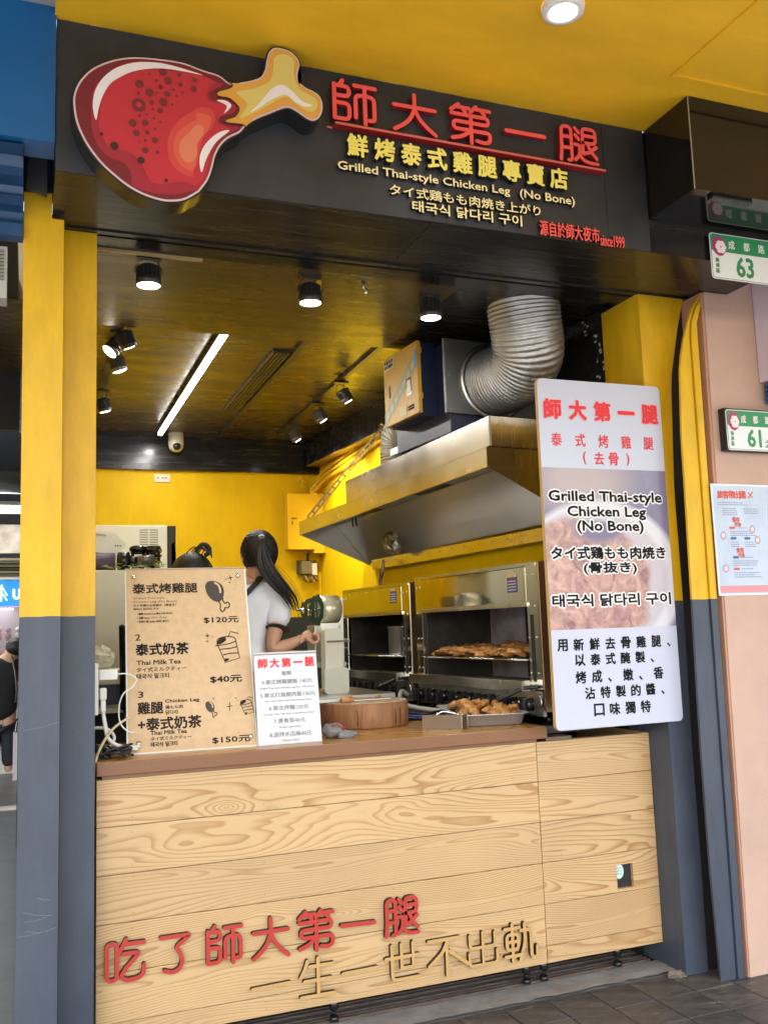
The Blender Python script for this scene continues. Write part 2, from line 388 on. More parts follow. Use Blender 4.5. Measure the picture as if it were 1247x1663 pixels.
ST = {  # rounded monoline strokes on a 100 x 100 grid: (points, closed)
'師': [([(24,98),(17,87)],0), ([(5,85),(38,85),(38,62),(5,62)],0), ([(5,87),(5,8)],0), ([(5,45),(38,45),(38,8),(5,8)],0), ([(50,91),(97,91)],0),
      ([(52,16),(52,69),(94,69),(94,14),(82,13)],0), ([(73,91),(73,3)],0)],
'大': [([(4,66),(96,66)],0), ([(50,97),(50,62),(43,42),(28,22),(4,5)],0), ([(51,60),(58,42),(74,22),(96,4)],0)],
'第': [([(22,97),(4,82)],0), ([(17,90),(47,90)],0), ([(31,88),(38,79)],0), ([(64,97),(50,82)],0), ([(60,91),(97,91)],0), ([(76,89),(84,80)],0),
      ([(4,72),(92,72),(92,54),(8,54),(8,35),(96,35),(95,14),(84,8),(63,11)],0), ([(50,72),(50,3)],0), ([(48,34),(38,24),(22,15),(4,10)],0)],
'腿': [([(5,4),(8,30),(9,96),(33,96),(33,6),(24,5)],0), ([(10,68),(32,68)],0), ([(9,38),(32,38)],0), ([(43,95),(52,84)],0), ([(43,76),(52,65)],0),
      ([(41,50),(53,50),(53,24),(41,8)],0), ([(53,22),(62,9),(76,5),(97,5)],0), ([(61,29),(61,97),(94,97),(94,58),(62,58)],0), ([(62,78),(93,78)],0), ([(61,28),(78,34)],0),
      ([(72,57),(80,38),(95,19)],0), ([(95,50),(84,41)],0)],
'吃': [([(5,93),(30,93),(30,7),(5,7)],1), ([(53,99),(36,72)],0), ([(50,88),(97,88)],0), ([(46,66),(88,66),(48,28),(40,14),(50,4),(78,4),(96,12),(97,34)],0)],
'了': [([(4,92),(94,92),(46,64),(62,48),(68,28),(58,9),(36,3),(14,10)],0)],
'生': [([(22,93),(15,74),(3,56)],0), ([(52,97),(52,8)],0), ([(28,79),(95,79)],0), ([(13,45),(90,45)],0), ([(3,8),(97,8)],0)],
'世': [([(3,64),(97,64)],0), ([(20,96),(20,7),(95,7)],0), ([(47,97),(47,35)],0), ([(47,35),(80,35)],0), ([(80,98),(80,35)],0)],
'不': [([(3,93),(78,93)],0), ([(50,92),(36,62),(3,32)],0), ([(46,70),(46,3)],0), ([(53,63),(97,24)],0)],
'出': [([(50,97),(50,8)],0), ([(8,92),(8,56),(90,56),(90,93)],0), ([(5,42),(5,7),(96,7),(96,42)],0)],
'軌': [([(3,88),(46,88)],0), ([(25,98),(25,3)],0), ([(8,73),(42,73),(42,34),(8,34)],1), ([(8,54),(42,54)],0), ([(3,18),(48,18)],0),
      ([(62,97),(62,50),(46,5)],0), ([(50,80),(80,80),(80,14),(86,6),(97,8),(98,34)],0)],
}
def stroke_char(name, ch, b, wfac, y0, thick, mats, parent):
    bm = bmesh.new(); x0, z0, x1, z1 = b; sx = (x1-x0)/100; sz = (z1-z0)/100; w = wfac*sz*50
    x0 += w*.4; sx -= w*.8/100; z0 += w*.3; sz -= w*.6/100
    for k, (pts, cl) in enumerate(ST[ch]):
        P = [(x0+p[0]*sx, z0+p[1]*sz) for p in pts]
        P = rnd(P, w*2.6, bool(cl)) if len(P) > 2 else [Vector(P[0]), Vector(P[1])]
        ribbon(bm, P, w, y0-.00025*k, y0+thick, bool(cl))
    me = bpy.data.meshes.new(name); bmesh.ops.recalc_face_normals(bm, faces=bm.faces); bm.to_mesh(me); bm.free()
    return ob(name, me, mats, parent)
def bar(name, p, q, w, y0, thick, mats, parent):
    bm = bmesh.new(); ribbon(bm, [Vector(p), Vector(q)], w, y0, y0+thick)
    return ob(name, bm, mats, parent)
D = {'outline': [(0.384, 3.407), (0.345, 3.429), (0.287, 3.438), (0.223, 3.451), (0.147, 3.449), (0.076, 3.441), (0.024, 3.427), (-0.027, 3.402), (-0.071, 3.369), (-0.105, 3.324), (-0.123, 3.276), (-0.125, 3.238),
             (-0.117, 3.184), (-0.1, 3.139), (-0.077, 3.098), (-0.043, 3.055), (-0.009, 3.024), (0.042, 2.987), (0.093, 2.964), (0.145, 2.953), (0.184, 2.954), (0.226, 2.966), (0.269, 2.997), (0.276, 3.005),
             (0.302, 3.045), (0.318, 3.092), (0.328, 3.134), (0.346, 3.174), (0.374, 3.207), (0.413, 3.234), (0.433, 3.26), (0.465, 3.289), (0.522, 3.324), (0.571, 3.352), (0.596, 3.356), (0.625, 3.344), (0.653, 3.328),
             (0.678, 3.324), (0.699, 3.339), (0.711, 3.366), (0.712, 3.397), (0.702, 3.421), (0.681, 3.434), (0.648, 3.445), (0.625, 3.467), (0.624, 3.492), (0.632, 3.524), (0.625, 3.548), (0.601, 3.569), (0.568, 3.575),
             (0.539, 3.57), (0.522, 3.549), (0.514, 3.521), (0.507, 3.482), (0.492, 3.453), (0.464, 3.435), (0.424, 3.419)],
 'bone': [(0.424, 3.419), (0.464, 3.435), (0.492, 3.453), (0.507, 3.482), (0.514, 3.521), (0.522, 3.549), (0.539, 3.57), (0.568, 3.575), (0.601, 3.569), (0.625, 3.548), (0.632, 3.524), (0.624, 3.492), (0.625, 3.467),
          (0.648, 3.445), (0.681, 3.434), (0.702, 3.421), (0.712, 3.397), (0.711, 3.366), (0.699, 3.339), (0.678, 3.324), (0.653, 3.328), (0.625, 3.344), (0.596, 3.356), (0.571, 3.352), (0.522, 3.324), (0.465, 3.289),
          (0.433, 3.262)],
 'seam': [(0.382, 3.409), (0.39, 3.4), (0.38, 3.388), (0.345, 3.371), (0.335, 3.359), (0.344, 3.35), (0.376, 3.35), (0.399, 3.335), (0.412, 3.317), (0.398, 3.289), (0.367, 3.271), (0.363, 3.262), (0.378, 3.259),
          (0.421, 3.262), (0.434, 3.256)],
 'mid': [(-0.066, 3.294), (-0.034, 3.349), (0.017, 3.398), (0.076, 3.427), (0.165, 3.439), (0.264, 3.426), (0.326, 3.406), (0.357, 3.398), (0.325, 3.371), (0.31, 3.352), (0.321, 3.333), (0.372, 3.343), (0.401, 3.327),
         (0.391, 3.3), (0.351, 3.281), (0.343, 3.259), (0.374, 3.25), (0.413, 3.251), (0.386, 3.229), (0.342, 3.185), (0.323, 3.145), (0.311, 3.091), (0.291, 3.04), (0.264, 3.004), (0.251, 2.998), (0.198, 2.979),
         (0.128, 2.973), (0.059, 2.989), (0.055, 3.026), (0.031, 3.063), (-0.016, 3.074), (-0.05, 3.11), (-0.069, 3.163), (-0.072, 3.218)],
 'red': [(-0.044, 3.223), (-0.037, 3.273), (-0.013, 3.327), (0.017, 3.359), (0.059, 3.387), (0.111, 3.405), (0.201, 3.415), (0.264, 3.421), (0.306, 3.411), (0.329, 3.401), (0.31, 3.377), (0.302, 3.35), (0.313, 3.328),
         (0.36, 3.328), (0.383, 3.311), (0.359, 3.287), (0.336, 3.27), (0.339, 3.25), (0.366, 3.243), (0.378, 3.236), (0.335, 3.192), (0.315, 3.152), (0.303, 3.09), (0.287, 3.047), (0.261, 3.019), (0.241, 3.024),
         (0.216, 3.026), (0.156, 3.009), (0.121, 3.008), (0.103, 3.033), (0.09, 3.061), (0.059, 3.098), (0.024, 3.105), (-0.01, 3.105), (-0.033, 3.135), (-0.047, 3.177)],
 'hl': [(-0.056, 3.194), (-0.064, 3.219), (-0.066, 3.257), (-0.057, 3.303), (-0.031, 3.35), (0.007, 3.388), (0.059, 3.416), (0.112, 3.429), (0.165, 3.433), (0.237, 3.426), (0.29, 3.417), (0.237, 3.418), (0.165, 3.416),
        (0.111, 3.405), (0.059, 3.385), (0.017, 3.356), (-0.013, 3.327), (-0.034, 3.285), (-0.044, 3.253), (-0.05, 3.226)],
 'ring1': [(0.246, 3.275), (0.217, 3.25), (0.189, 3.214), (0.172, 3.166), (0.172, 3.123), (0.184, 3.08), (0.216, 3.054), (0.252, 3.048), (0.254, 3.062), (0.269, 3.104), (0.281, 3.167), (0.297, 3.21), (0.32, 3.235),
           (0.328, 3.277), (0.313, 3.301), (0.278, 3.299)],
 'ring2': [(0.264, 3.253), (0.235, 3.23), (0.199, 3.189), (0.19, 3.134), (0.206, 3.091), (0.238, 3.069), (0.257, 3.077), (0.265, 3.112), (0.269, 3.145), (0.275, 3.178), (0.304, 3.22), (0.316, 3.267), (0.293, 3.279),
           (0.267, 3.274)],
 'core': [(0.246, 3.209), (0.217, 3.173), (0.208, 3.137), (0.22, 3.104), (0.241, 3.096), (0.26, 3.111), (0.269, 3.139), (0.266, 3.164), (0.289, 3.209), (0.285, 3.233), (0.263, 3.231)],
 'hl2': [(0.378, 3.232), (0.347, 3.223), (0.312, 3.192), (0.285, 3.151), (0.275, 3.113), (0.278, 3.074), (0.284, 3.071), (0.292, 3.1), (0.307, 3.139), (0.335, 3.188)],
 'hl3': [(0.335, 3.334), (0.36, 3.34), (0.381, 3.332), (0.383, 3.318), (0.359, 3.291), (0.369, 3.313), (0.364, 3.325)],
 'by': [(0.403, 3.378), (0.451, 3.397), (0.504, 3.426), (0.529, 3.456), (0.536, 3.5), (0.54, 3.531), (0.563, 3.551), (0.592, 3.552), (0.612, 3.533), (0.609, 3.489), (0.619, 3.448), (0.639, 3.426), (0.68, 3.412),
        (0.695, 3.389), (0.683, 3.361), (0.662, 3.353), (0.629, 3.364), (0.593, 3.39), (0.576, 3.393), (0.539, 3.369), (0.482, 3.325), (0.418, 3.285), (0.418, 3.297), (0.438, 3.33), (0.435, 3.35)],
 'bw': [(0.45, 3.313), (0.482, 3.35), (0.524, 3.409), (0.549, 3.43), (0.573, 3.435), (0.606, 3.416), (0.638, 3.387), (0.675, 3.379), (0.646, 3.368), (0.613, 3.379), (0.585, 3.399), (0.56, 3.394), (0.523, 3.37),
        (0.482, 3.334)],
 'dots': [(0.08, 3.345, 0.0132), (0.112, 3.32, 0.0132), (0.078, 3.271, 0.0219), (0.156, 3.402, 0.0118), (0.21, 3.403, 0.0069), (0.173, 3.375, 0.0125), (0.214, 3.369, 0.0076), (0.261, 3.394, 0.0076),
          (0.258, 3.362, 0.0097), (0.135, 3.368, 0.0042), (0.148, 3.347, 0.0076), (0.17, 3.327, 0.0097), (0.19, 3.346, 0.0049), (0.221, 3.34, 0.0042), (0.2, 3.325, 0.0042), (0.136, 3.324, 0.0035), (0.076, 3.311, 0.0049),
          (0.119, 3.287, 0.0073), (0.157, 3.295, 0.0132), (0.186, 3.292, 0.0042), (0.147, 3.263, 0.009), (0.123, 3.264, 0.0038), (0.103, 3.242, 0.0042), (0.081, 3.233, 0.0045), (0.127, 3.232, 0.0038),
          (0.147, 3.222, 0.0038), (0.058, 3.204, 0.0125), (0.098, 3.212, 0.0104), (0.13, 3.195, 0.0042), (0.07, 3.171, 0.0104), (0.105, 3.179, 0.0073), (0.129, 3.156, 0.0101), (0.098, 3.149, 0.0045),
          (0.079, 3.142, 0.0028), (0.098, 3.116, 0.0104), (0.137, 3.115, 0.0062), (0.001, 3.115, 0.0132), (0.085, 3.079, 0.0115), (-0.039, 3.149, 0.0056), (0.165, 3.021, 0.0062), (0.129, 3.005, 0.0024),
          (0.089, 3.377, 0.0024), (0.112, 3.386, 0.0031)],
 'SG': {'師': (0.77, 3.378, 0.951, 3.55),
        '大': (1.007, 3.38, 1.196, 3.546),
        '第': (1.245, 3.376, 1.429, 3.545),
        '腿': (1.725, 3.376, 1.918, 3.539),
        '一': [(1.492, 3.465), (1.664, 3.465)],
        'ul': [(0.782, 3.365), (1.933, 3.357)],
        'y': (0.828, 3.255, 1.756, 3.34),
        'e1': (0.791, 3.191, 1.498, 3.232),
        'e2': (1.543, 3.189, 1.793, 3.233),
        'jp': (0.991, 3.13, 1.631, 3.172),
        'kr': (1.08, 3.077, 1.544, 3.12),
        'r1': (1.624, 3.048, 1.908, 3.112),
        'r2': (1.901, 3.043, 2.02, 3.082)},
 'CT': {'吃': (0.027, 0.308, 0.174, 0.458),
        '了': (0.22, 0.309, 0.347, 0.454),
        '師': (0.388, 0.312, 0.531, 0.459),
        '大': (0.561, 0.305, 0.712, 0.46),
        '第': (0.74, 0.306, 0.891, 0.463),
        '腿': (1.094, 0.31, 1.249, 0.463),
        '生': (0.744, 0.132, 0.89, 0.288),
        '世': (1.093, 0.137, 1.249, 0.287),
        '不': (1.277, 0.123, 1.467, 0.284),
        '出': (1.456, 0.137, 1.601, 0.28),
        '軌': (1.624, 0.13, 1.788, 0.29),
        '一': [(0.92, 0.386), (1.056, 0.382)],
        '一2': [(0.563, 0.207), (0.707, 0.21)],
        '一3': [(0.921, 0.207), (1.062, 0.21)]},
 'BD': {'t1': (1.871, 2.416, 2.473, 2.518),
        't2': (1.901, 2.297, 2.439, 2.371),
        't3': (2.048, 2.224, 2.318, 2.291),
        'g1': (1.867, 2.047, 2.469, 2.108),
        'g2': (1.958, 1.985, 2.372, 2.035),
        'g3': (2.005, 1.921, 2.354, 1.984),
        'j1': (1.863, 1.803, 2.464, 1.862),
        'j2': (2.022, 1.732, 2.303, 1.795),
        'k': (1.855, 1.597, 2.475, 1.651),
        'h1': (1.868, 1.418, 2.458, 1.454),
        'h2': (1.953, 1.351, 2.374, 1.387),
        'h3': (1.95, 1.269, 2.407, 1.322),
        'h4': (1.993, 1.201, 2.42, 1.243),
        'h5': (2.033, 1.131, 2.328, 1.176),
        'photo': (1.845, 2.207, 2.492, 2.213, 1.846, 1.504, 2.488, 1.501),
        'corners': [(1.84, 2.606), (2.499, 2.614), (2.493, 1.081), (1.848, 1.081)]},
 'M': {'a1': (0.0293, 0.6769, 0.3063, 0.7233),
       'a2': (0.0313, 0.656, 0.1644, 0.6628),
       'a3': (0.0311, 0.6388, 0.2165, 0.6468),
       'a4': (0.031, 0.6226, 0.2113, 0.6318),
       'a5': (0.0308, 0.607, 0.1361, 0.6155),
       'a6': (0.0461, 0.5833, 0.1948, 0.5933),
       'a7': (0.046, 0.5668, 0.1712, 0.5751),
       'a8': (0.0457, 0.5494, 0.179, 0.5582),
       'p1': (0.3284, 0.536, 0.4799, 0.5634),
       'n2': (0.0374, 0.4725, 0.0597, 0.4953),
       'b1': (0.0384, 0.4069, 0.2573, 0.4493),
       'b2': (0.0414, 0.3651, 0.2227, 0.3816),
       'b3': (0.0384, 0.3387, 0.2455, 0.3519),
       'b4': (0.0381, 0.3106, 0.1717, 0.3292),
       'p2': (0.3433, 0.2739, 0.4771, 0.2996),
       'n3': (0.045, 0.2283, 0.0671, 0.2475),
       'c1': (0.0429, 0.1618, 0.1444, 0.2008),
       'c2': (0.1531, 0.1988, 0.2929, 0.2093),
       'c3': (0.1545, 0.1738, 0.224, 0.184),
       'c4': (0.1539, 0.152, 0.2029, 0.1654),
       'c5': (0.0435, 0.1002, 0.2964, 0.1327),
       'c6': (0.0906, 0.0763, 0.2359, 0.0807),
       'c7': (0.0921, 0.053, 0.2547, 0.0567),
       'c8': (0.0916, 0.0267, 0.1968, 0.0403),
       'p3': (0.3389, 0.0222, 0.4942, 0.0429),
       'leg': (0.3419, 0.5897, 0.4681, 0.7431),
       'cup': (0.3749, 0.355, 0.4746, 0.4978),
       'star': (0.44, 0.7327, 0.472, 0.7644),
       'leg2': (0.3164, 0.1291, 0.3859, 0.2015),
       'cup2': (0.4605, 0.1285, 0.5208, 0.2067),
       'plus': (0.406, 0.1538, 0.428, 0.1842),
       'spec': (0.3772, 0.1104, 0.436, 0.141),
       's1': (0.0346, 0.757, 0.0346, 0.757),
       's2': (0.4947, 0.7643, 0.4947, 0.7643),
       's3': (0.0427, 0.0397, 0.0427, 0.0397),
       's4': (0.4938, 0.0381, 0.4938, 0.0381)},
 'N': {'t': (0.0155, 0.3184, 0.2536, 0.3581),
       's': (0.1126, 0.2835, 0.1537, 0.3013),
       'l4': (0.025, 0.2507, 0.2412, 0.2641),
       'l4e': (0.016, 0.2275, 0.2496, 0.234),
       'l5': (0.0173, 0.1949, 0.2508, 0.2104),
       'l5e': (0.0356, 0.1738, 0.232, 0.1793),
       'l6': (0.0506, 0.1415, 0.2183, 0.1554),
       'l6e': (0.0279, 0.1189, 0.2414, 0.125),
       'l7': (0.0678, 0.0866, 0.2012, 0.1018),
       'l7e': (0.0895, 0.064, 0.1814, 0.0703),
       'l8': (0.0476, 0.0307, 0.2238, 0.0475),
       'l8e': (0.0992, 0.0089, 0.169, 0.0177)},
 'PO': {'t': (2.681, 2.07, 2.894, 2.106), 'tl': (2.65, 2.139)}}
SKEW = math.atan(.08); CS, SN = math.cos(SKEW), math.sin(SKEW)
class Grp:
    """a thing: an Empty at its base; parts are built in room coordinates (or in the frame of the skewed right wall)"""
    def __init__(s, name, label, cat, base, group=None, skew=False, kind=None):
        x, y, z = base
        if skew: wl = (2.474+x*CS-y*SN, x*SN+y*CS, z)
        else: wl = base
        s.e = T(name, label, cat, wl, SKEW if skew else 0.0, group)
        s.off = (-x, -y, -z); s.base = base
        if kind: s.e['kind'] = kind
    def part(s, name, bm, m, label=None, smooth=False, parent=None, kind=None):
        o = ob(name, bm, m, parent or s.e, (0, 0, 0) if parent else s.off, label=label, smooth=smooth, kind=kind); return o
    def text(s, name, st, b, y, m, parent=None, **k):
        return text(name, st, b, y, m, parent or s.e, loc=(0, 0, 0) if parent else s.off, **k)
def struct(name, bm, m, **k):
    return ob(name, bm, m, kind='structure', **k)
def single(name, bm, m, label, cat, group=None, smooth=False):
    """a thing that is one mesh, origin at the middle of its bottom"""
    o = ob(name, bm, m, smooth=smooth); me = o.data
    xs = [v.co.x for v in me.vertices]; ys = [v.co.y for v in me.vertices]; zs = [v.co.z for v in me.vertices]
    c = Vector(((min(xs)+max(xs))/2, (min(ys)+max(ys))/2, min(zs))); me.transform(Matrix.Translation(-c)); o.location = c
    return tag(o, label, cat, group)
def copy_thing(src, loc, rot=None, label=None):
    r = src.copy(); COL.objects.link(r); r.location = loc
    if rot is not None: r.rotation_euler = rot
    if label: r['label'] = label
    for ch in list(src.children):
        c = ch.copy(); COL.objects.link(c); c.parent = r
        for g in list(ch.children):
            d = g.copy(); COL.objects.link(d); d.parent = c
    return r

# ================================================================== SETTING
# street beyond the arcade, seen only in reflections and by its light
struct('street', bx(-60, -80, -.12, 60, -4.6, -.10), mat('asphalt', (.13, .13, .125), .9, bump=.3, bscale=60))
pav = struct('pavement', bx(-9, -4.6, -.11, 14, -1.52, -.012), mat('arcade_paving', (.36, .36, .36), .8, mottle=.15, mscale=3, bump=.2))
struct('floor', bx(-9, .055, -.11, 2.40, 14, 0.0), mat('worn_floor', (.075, .07, .062), .38, color2=(.15, .14, .125), mscale=3.5, bump=.15, bscale=8))
struct('foundation', bx(-9, -1.52, -.11, 14, .055, -.016), mat('grout', (.30, .285, .26), .9, bump=.4, bscale=60))
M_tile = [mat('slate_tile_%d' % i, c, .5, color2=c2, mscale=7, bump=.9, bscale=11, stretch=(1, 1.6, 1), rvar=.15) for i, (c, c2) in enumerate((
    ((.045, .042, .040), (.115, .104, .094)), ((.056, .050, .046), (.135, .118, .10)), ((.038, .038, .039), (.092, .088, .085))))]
def scuff_and_sun(m):
    """pale scratches, grime and painted sun streaks on top of the slate colour"""
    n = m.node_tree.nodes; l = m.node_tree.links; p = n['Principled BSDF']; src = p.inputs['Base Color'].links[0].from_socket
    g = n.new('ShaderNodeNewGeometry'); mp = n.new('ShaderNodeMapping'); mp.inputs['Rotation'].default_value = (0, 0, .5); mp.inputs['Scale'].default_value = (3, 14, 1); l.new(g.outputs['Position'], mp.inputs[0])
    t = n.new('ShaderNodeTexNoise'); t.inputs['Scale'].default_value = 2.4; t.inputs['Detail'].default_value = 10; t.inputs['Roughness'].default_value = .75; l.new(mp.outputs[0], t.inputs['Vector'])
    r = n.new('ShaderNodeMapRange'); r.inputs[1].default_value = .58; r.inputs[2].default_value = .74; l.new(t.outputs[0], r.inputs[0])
    x = n.new('ShaderNodeMix'); x.data_type = 'RGBA'; l.new(r.outputs[0], x.inputs[0]); l.new(src, x.inputs[6]); x.inputs[7].default_value = (.42, .36, .26, 1); l.new(x.outputs[2], p.inputs['Base Color'])  # pale yellow mix: scuffs, with streaks of sunlight painted into the tile colour
for m_ in M_tile: scuff_and_sun(m_)
tm = []
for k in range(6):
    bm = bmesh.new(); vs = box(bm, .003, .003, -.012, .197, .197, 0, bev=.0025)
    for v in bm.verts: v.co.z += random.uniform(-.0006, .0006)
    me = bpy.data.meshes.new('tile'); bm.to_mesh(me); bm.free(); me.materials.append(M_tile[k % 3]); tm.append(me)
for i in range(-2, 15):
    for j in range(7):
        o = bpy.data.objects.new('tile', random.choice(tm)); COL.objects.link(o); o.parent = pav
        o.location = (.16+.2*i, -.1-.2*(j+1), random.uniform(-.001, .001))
bm = bmesh.new(); box(bm, -9, -1.5, -.012, -.26, -.1, 0); box(bm, 3.17, -1.5, -.012, 14, .3, 0)
struct('pavement_slab', bm, M_conc)
# threshold: broken concrete strip with the shutter's floor channels
bm = bmesh.new(); N_ = 60
row = []
for i in range(N_+1):
    x = -.26+2.72*i/N_; row.append((bm.verts.new((x, -.085+random.uniform(-.012, .012), .003)), bm.verts.new((x, .054, .004+random.uniform(0, .002)))))
for i in range(N_): bm.faces.new((row[i][0], row[i+1][0], row[i+1][1], row[i][1]))
struct('threshold', bm, M_conc)
bm = bmesh.new()
for y in (.06, .085, .112): box(bm, 0.0, y, .001, 2.40, y+.006, .014)
box(bm, 0, .066, .0005, 2.4, .112, .004)
single('floor_rail', bm, M_rust, 'worn brown shutter rail set in the floor under the counter', 'rail')
bm = bmesh.new()
for y in (.17, .2): box(bm, 0.0, y, .001, 2.40, y+.006, .012)
for i in range(24): box(bm, .02+.1*i, .215, .001, .09+.1*i, .33, .006)
single('ribbed_track', bm, M_rust, 'dark ribbed metal strip in the floor beneath the counter', 'track')

# unseen tree, added beyond the arcade to break the sun that reaches the paving
random.seed(31)
tr = T('sun_break_tree', 'unseen leafy tree added behind the viewer to break up the sun', 'tree', (.2, -9.2, -.1))
ob('trunk', tube(bmesh.new(), spline([(0, 0, 0), (.1, .05, 2.2), (-.05, .1, 4.4), (.1, .1, 6.8)], 5), lambda t: .17-.11*t, 10), mat('bark', (.12, .09, .07), .9), tr)
bm = bmesh.new()
for k in range(5200):
    a = random.uniform(0, 6.28); b_ = random.uniform(-1, 1); r_ = random.uniform(.25, 1)**.5*(.8+.25*math.sin(3*a+5*b_)); c_ = Vector((3.0*r_*math.cos(a)*math.sqrt(1-b_*b_), 3.0*r_*math.sin(a)*math.sqrt(1-b_*b_), 7.4+2.4*r_*b_))
    u_ = Vector((random.uniform(-1, 1), random.uniform(-1, 1), random.uniform(-.5, .5))).normalized(); v_ = u_.cross(Vector((random.uniform(-1, 1), random.uniform(-1, 1), 1))).normalized()
    bm.faces.new([bm.verts.new(c_+u_*.10), bm.verts.new(c_+v_*.045), bm.verts.new(c_-u_*.10), bm.verts.new(c_-v_*.045)])
ob('crown', bm, mat('leaf', (.06, .11, .03), .6), tr, kind='stuff')
# arcade ceiling
cl = struct('arcade_ceiling', bx(-.182, -4.2, 3.59, 9, -.60, 3.75), M_yel)
bm = bmesh.new()
box(bm, 2.02, -.99, 3.582, 9, -.975, 3.59); box(bm, 2.02, -4.2, 3.584, 2.032, -.99, 3.59)
ob('ceiling_joint', bm, M_yel, cl)
bm = bmesh.new()
for i in range(64):
    x = -.18+i*.036
    if random.random() < .45: box(bm, x, -.602-random.uniform(0, .003), 3.5865, x+random.uniform(.008, .05), -.5995, 3.5897)
ob('paint_lip', bm, mat('chipped_edge', (.80, .66, .34), .7), cl)
struct('neighbour_ceiling', bx(-9, -4.2, 3.62, -.1825, -.30, 3.75), mat('grey_soffit', (.30, .31, .33), .7))
struct('arcade_beam', bx(-9, -4.5, 3.58, 14, -4.2, 6.5), M_conc)
# fascia behind the sign and its underside
fs = struct('lintel', bx(-.176, -.595, 3.055, 2.845, -.22, 3.588), M_gloss)
ob('joint', bx(1.17, -.59, 3.0515, 1.173, -.23, 3.0552), M_blk, fs)
bm = bmesh.new(); box(bm, 2.17, -.885, 3.20, 9, -.597, 3.588); struct('beam', bm, mat('black_lacquer', (.010, .009, .009), .07, bump=.02, bscale=6))
ob('edge_trim', bx(2.168, -.8875, 3.2, 2.1715, -.884, 3.588), mat('worn_edge', (.35, .30, .22), .7), fs)
# shutter slot: black rails hanging behind the lintel
bm = bmesh.new()
box(bm, -.13, -.22, 3.07, 2.80, -.15, 3.4)
for y, z in ((-.218, 3.060), (-.15, 3.064), (-.11, 3.075), (-.06, 3.082)): box(bm, -.125, y, z, 2.79, y+.014, 3.12)
box(bm, -.05, -.03, 3.088, 2.46, .06, 3.3)
struct('shutter_housing', bm, M_gloss)
ob('rail_edge', bx(-.125, -.2185, 3.0595, 2.79, -.2145, 3.0615), M_brush, bpy.data.objects['shutter_housing'])
ob('head_trim', bx(-.09, .061, 3.078, .42, .078, 3.10), mat('tan_trim', (.42, .30, .14), .5), bpy.data.objects['shutter_housing'])
# interior ceilings
struct('soffit', bx(-.13, .078, 3.10, 1.62, 1.06, 3.5), M_soff)
struct('soffit_dark', bx(1.622, .078, 3.10, 2.80, 1.06, 3.5), M_gloss)
struct('inner_ceiling', bx(-.6, 1.062, 3.19, 2.4, 4.2, 3.5), M_soff)
struct('side_drop', bx(-.13, -.02, 3.108, -.02, 4.2, 3.49), M_blk)
# inner walls
struct('wall_back', bx(-.3, 4.1, 0, 2.3, 4.25, 2.90), M_ywall)
struct('wall_back_beam', bx(-.3, 4.06, 2.90, 2.4, 4.25, 3.188), M_gloss)
struct('wall_left', bx(-.262, .06, 0, -.14, 4.1, 3.19), M_ywall)
wr = struct('wall_right', bx(0, .16, 0, .14, 4.15, 2.96), M_ywall); wr.location = (2.474, 0, 0); wr.rotation_euler.z = SKEW
wr = struct('wall_right_top', bx(-.0, .25, 2.961, .14, 4.15, 3.5), M_gloss); wr.location = (2.474, 0, 0); wr.rotation_euler.z = SKEW
b2 = struct('side_beam', bx(-.14, 1.066, 2.965, -.002, 4.04, 3.187), M_gloss); b2.location = (2.474, 0, 0); b2.rotation_euler.z = SKEW
b3 = struct('side_beam_trim', bx(-.137, 1.066, 2.955, -.004, 4.04, 2.9645), mat('brown_strip', (.28, .17, .03), .35)); b3.location = (2.474, 0, 0); b3.rotation_euler.z = SKEW
bm = bmesh.new(); box(bm, -.014, .158, 2.55, .02, 1.06, 3.098)
ob_ = struct('rough_black_wall', bm, mat('rough_black', (.008, .008, .008), .5, bump=1.0, bscale=25, spec=.4))
bm = bmesh.new()
for k in range(26):
    z = 2.62+k*.018+random.uniform(-.006, .006); y = .1+random.uniform(0, .06)+(.10 if k > 20 else 0)
    y += .07; box(bm, -.0165, y, z, -.0145, y+random.uniform(.004, .02), z+random.uniform(.004, .014))
ob('paint_chip', bm, mat('chip_white', (.5, .48, .42), .8), ob_); ob_.location = (2.474, 0, 0); ob_.rotation_euler.z = SKEW
struct('kitchen_floor', bx(-.1, .62, .002, 2.3, 4.09, .45), mat('grey_floor_tile', (.22, .22, .21), .5))

# left post: two flat strips, the inner one set back
g = Grp('left_post', 'yellow over slate blue timber post at the left of the stall opening', 'post', (-.20, -.2, 0))
bm = bmesh.new()
pts = [(-.273, 0), (-.135, 0), (-.135, 2.30), (-.141, 3.035), (-.178, 3.037), (-.178, 3.132), (-.271, 3.124), (-.262, 2.6)]
g.part('outer_strip', prism([(-.263, 0), (-.1365, 0), (-.1365, 3.036), (-.178, 3.037), (-.178, 3.132), (-.272, 3.124)], -.27, -.08, 0), M_post)
g.part('inner_strip', bx(-.131, -.11, 0, -.0125, .05, 3.07, bev=.002), M_post)
for (xa, za, xb, zb) in ((-.245, .66, -.155, .64), (-.24, .63, -.17, .637), (-.235, .60, -.165, .592), (-.258, .585, -.14, .60), (-.25, 1.24, -.14, 1.26), (-.20, .70, -.16, .69)):
    bm = bmesh.new(); ribbon(bm, [Vector((xa, za)), Vector(((xa+xb)/2, (za+zb)/2-.004)), Vector((xb, zb))], .0009, -.2706, -.2701); g.part('scratch', bm, mat('scratch_grey', (.13, .14, .17), .6))
g = Grp('post_cap', 'dark grey plate above the yellow post beside the blue fascia', 'panel', (-.23, -.3, 3.12))
g.part('plate', prism([(-.265, 3.126), (-.196, 3.105), (-.196, 3.29), (-.258, 3.29)], -.30, -.285), mat('dark_grey_metal', (.07, .07, .075), .5, mottle=.2))
g.part('bracket', bx(-.192, -.27, 3.132, -.183, -.2, 3.30), M_steel)

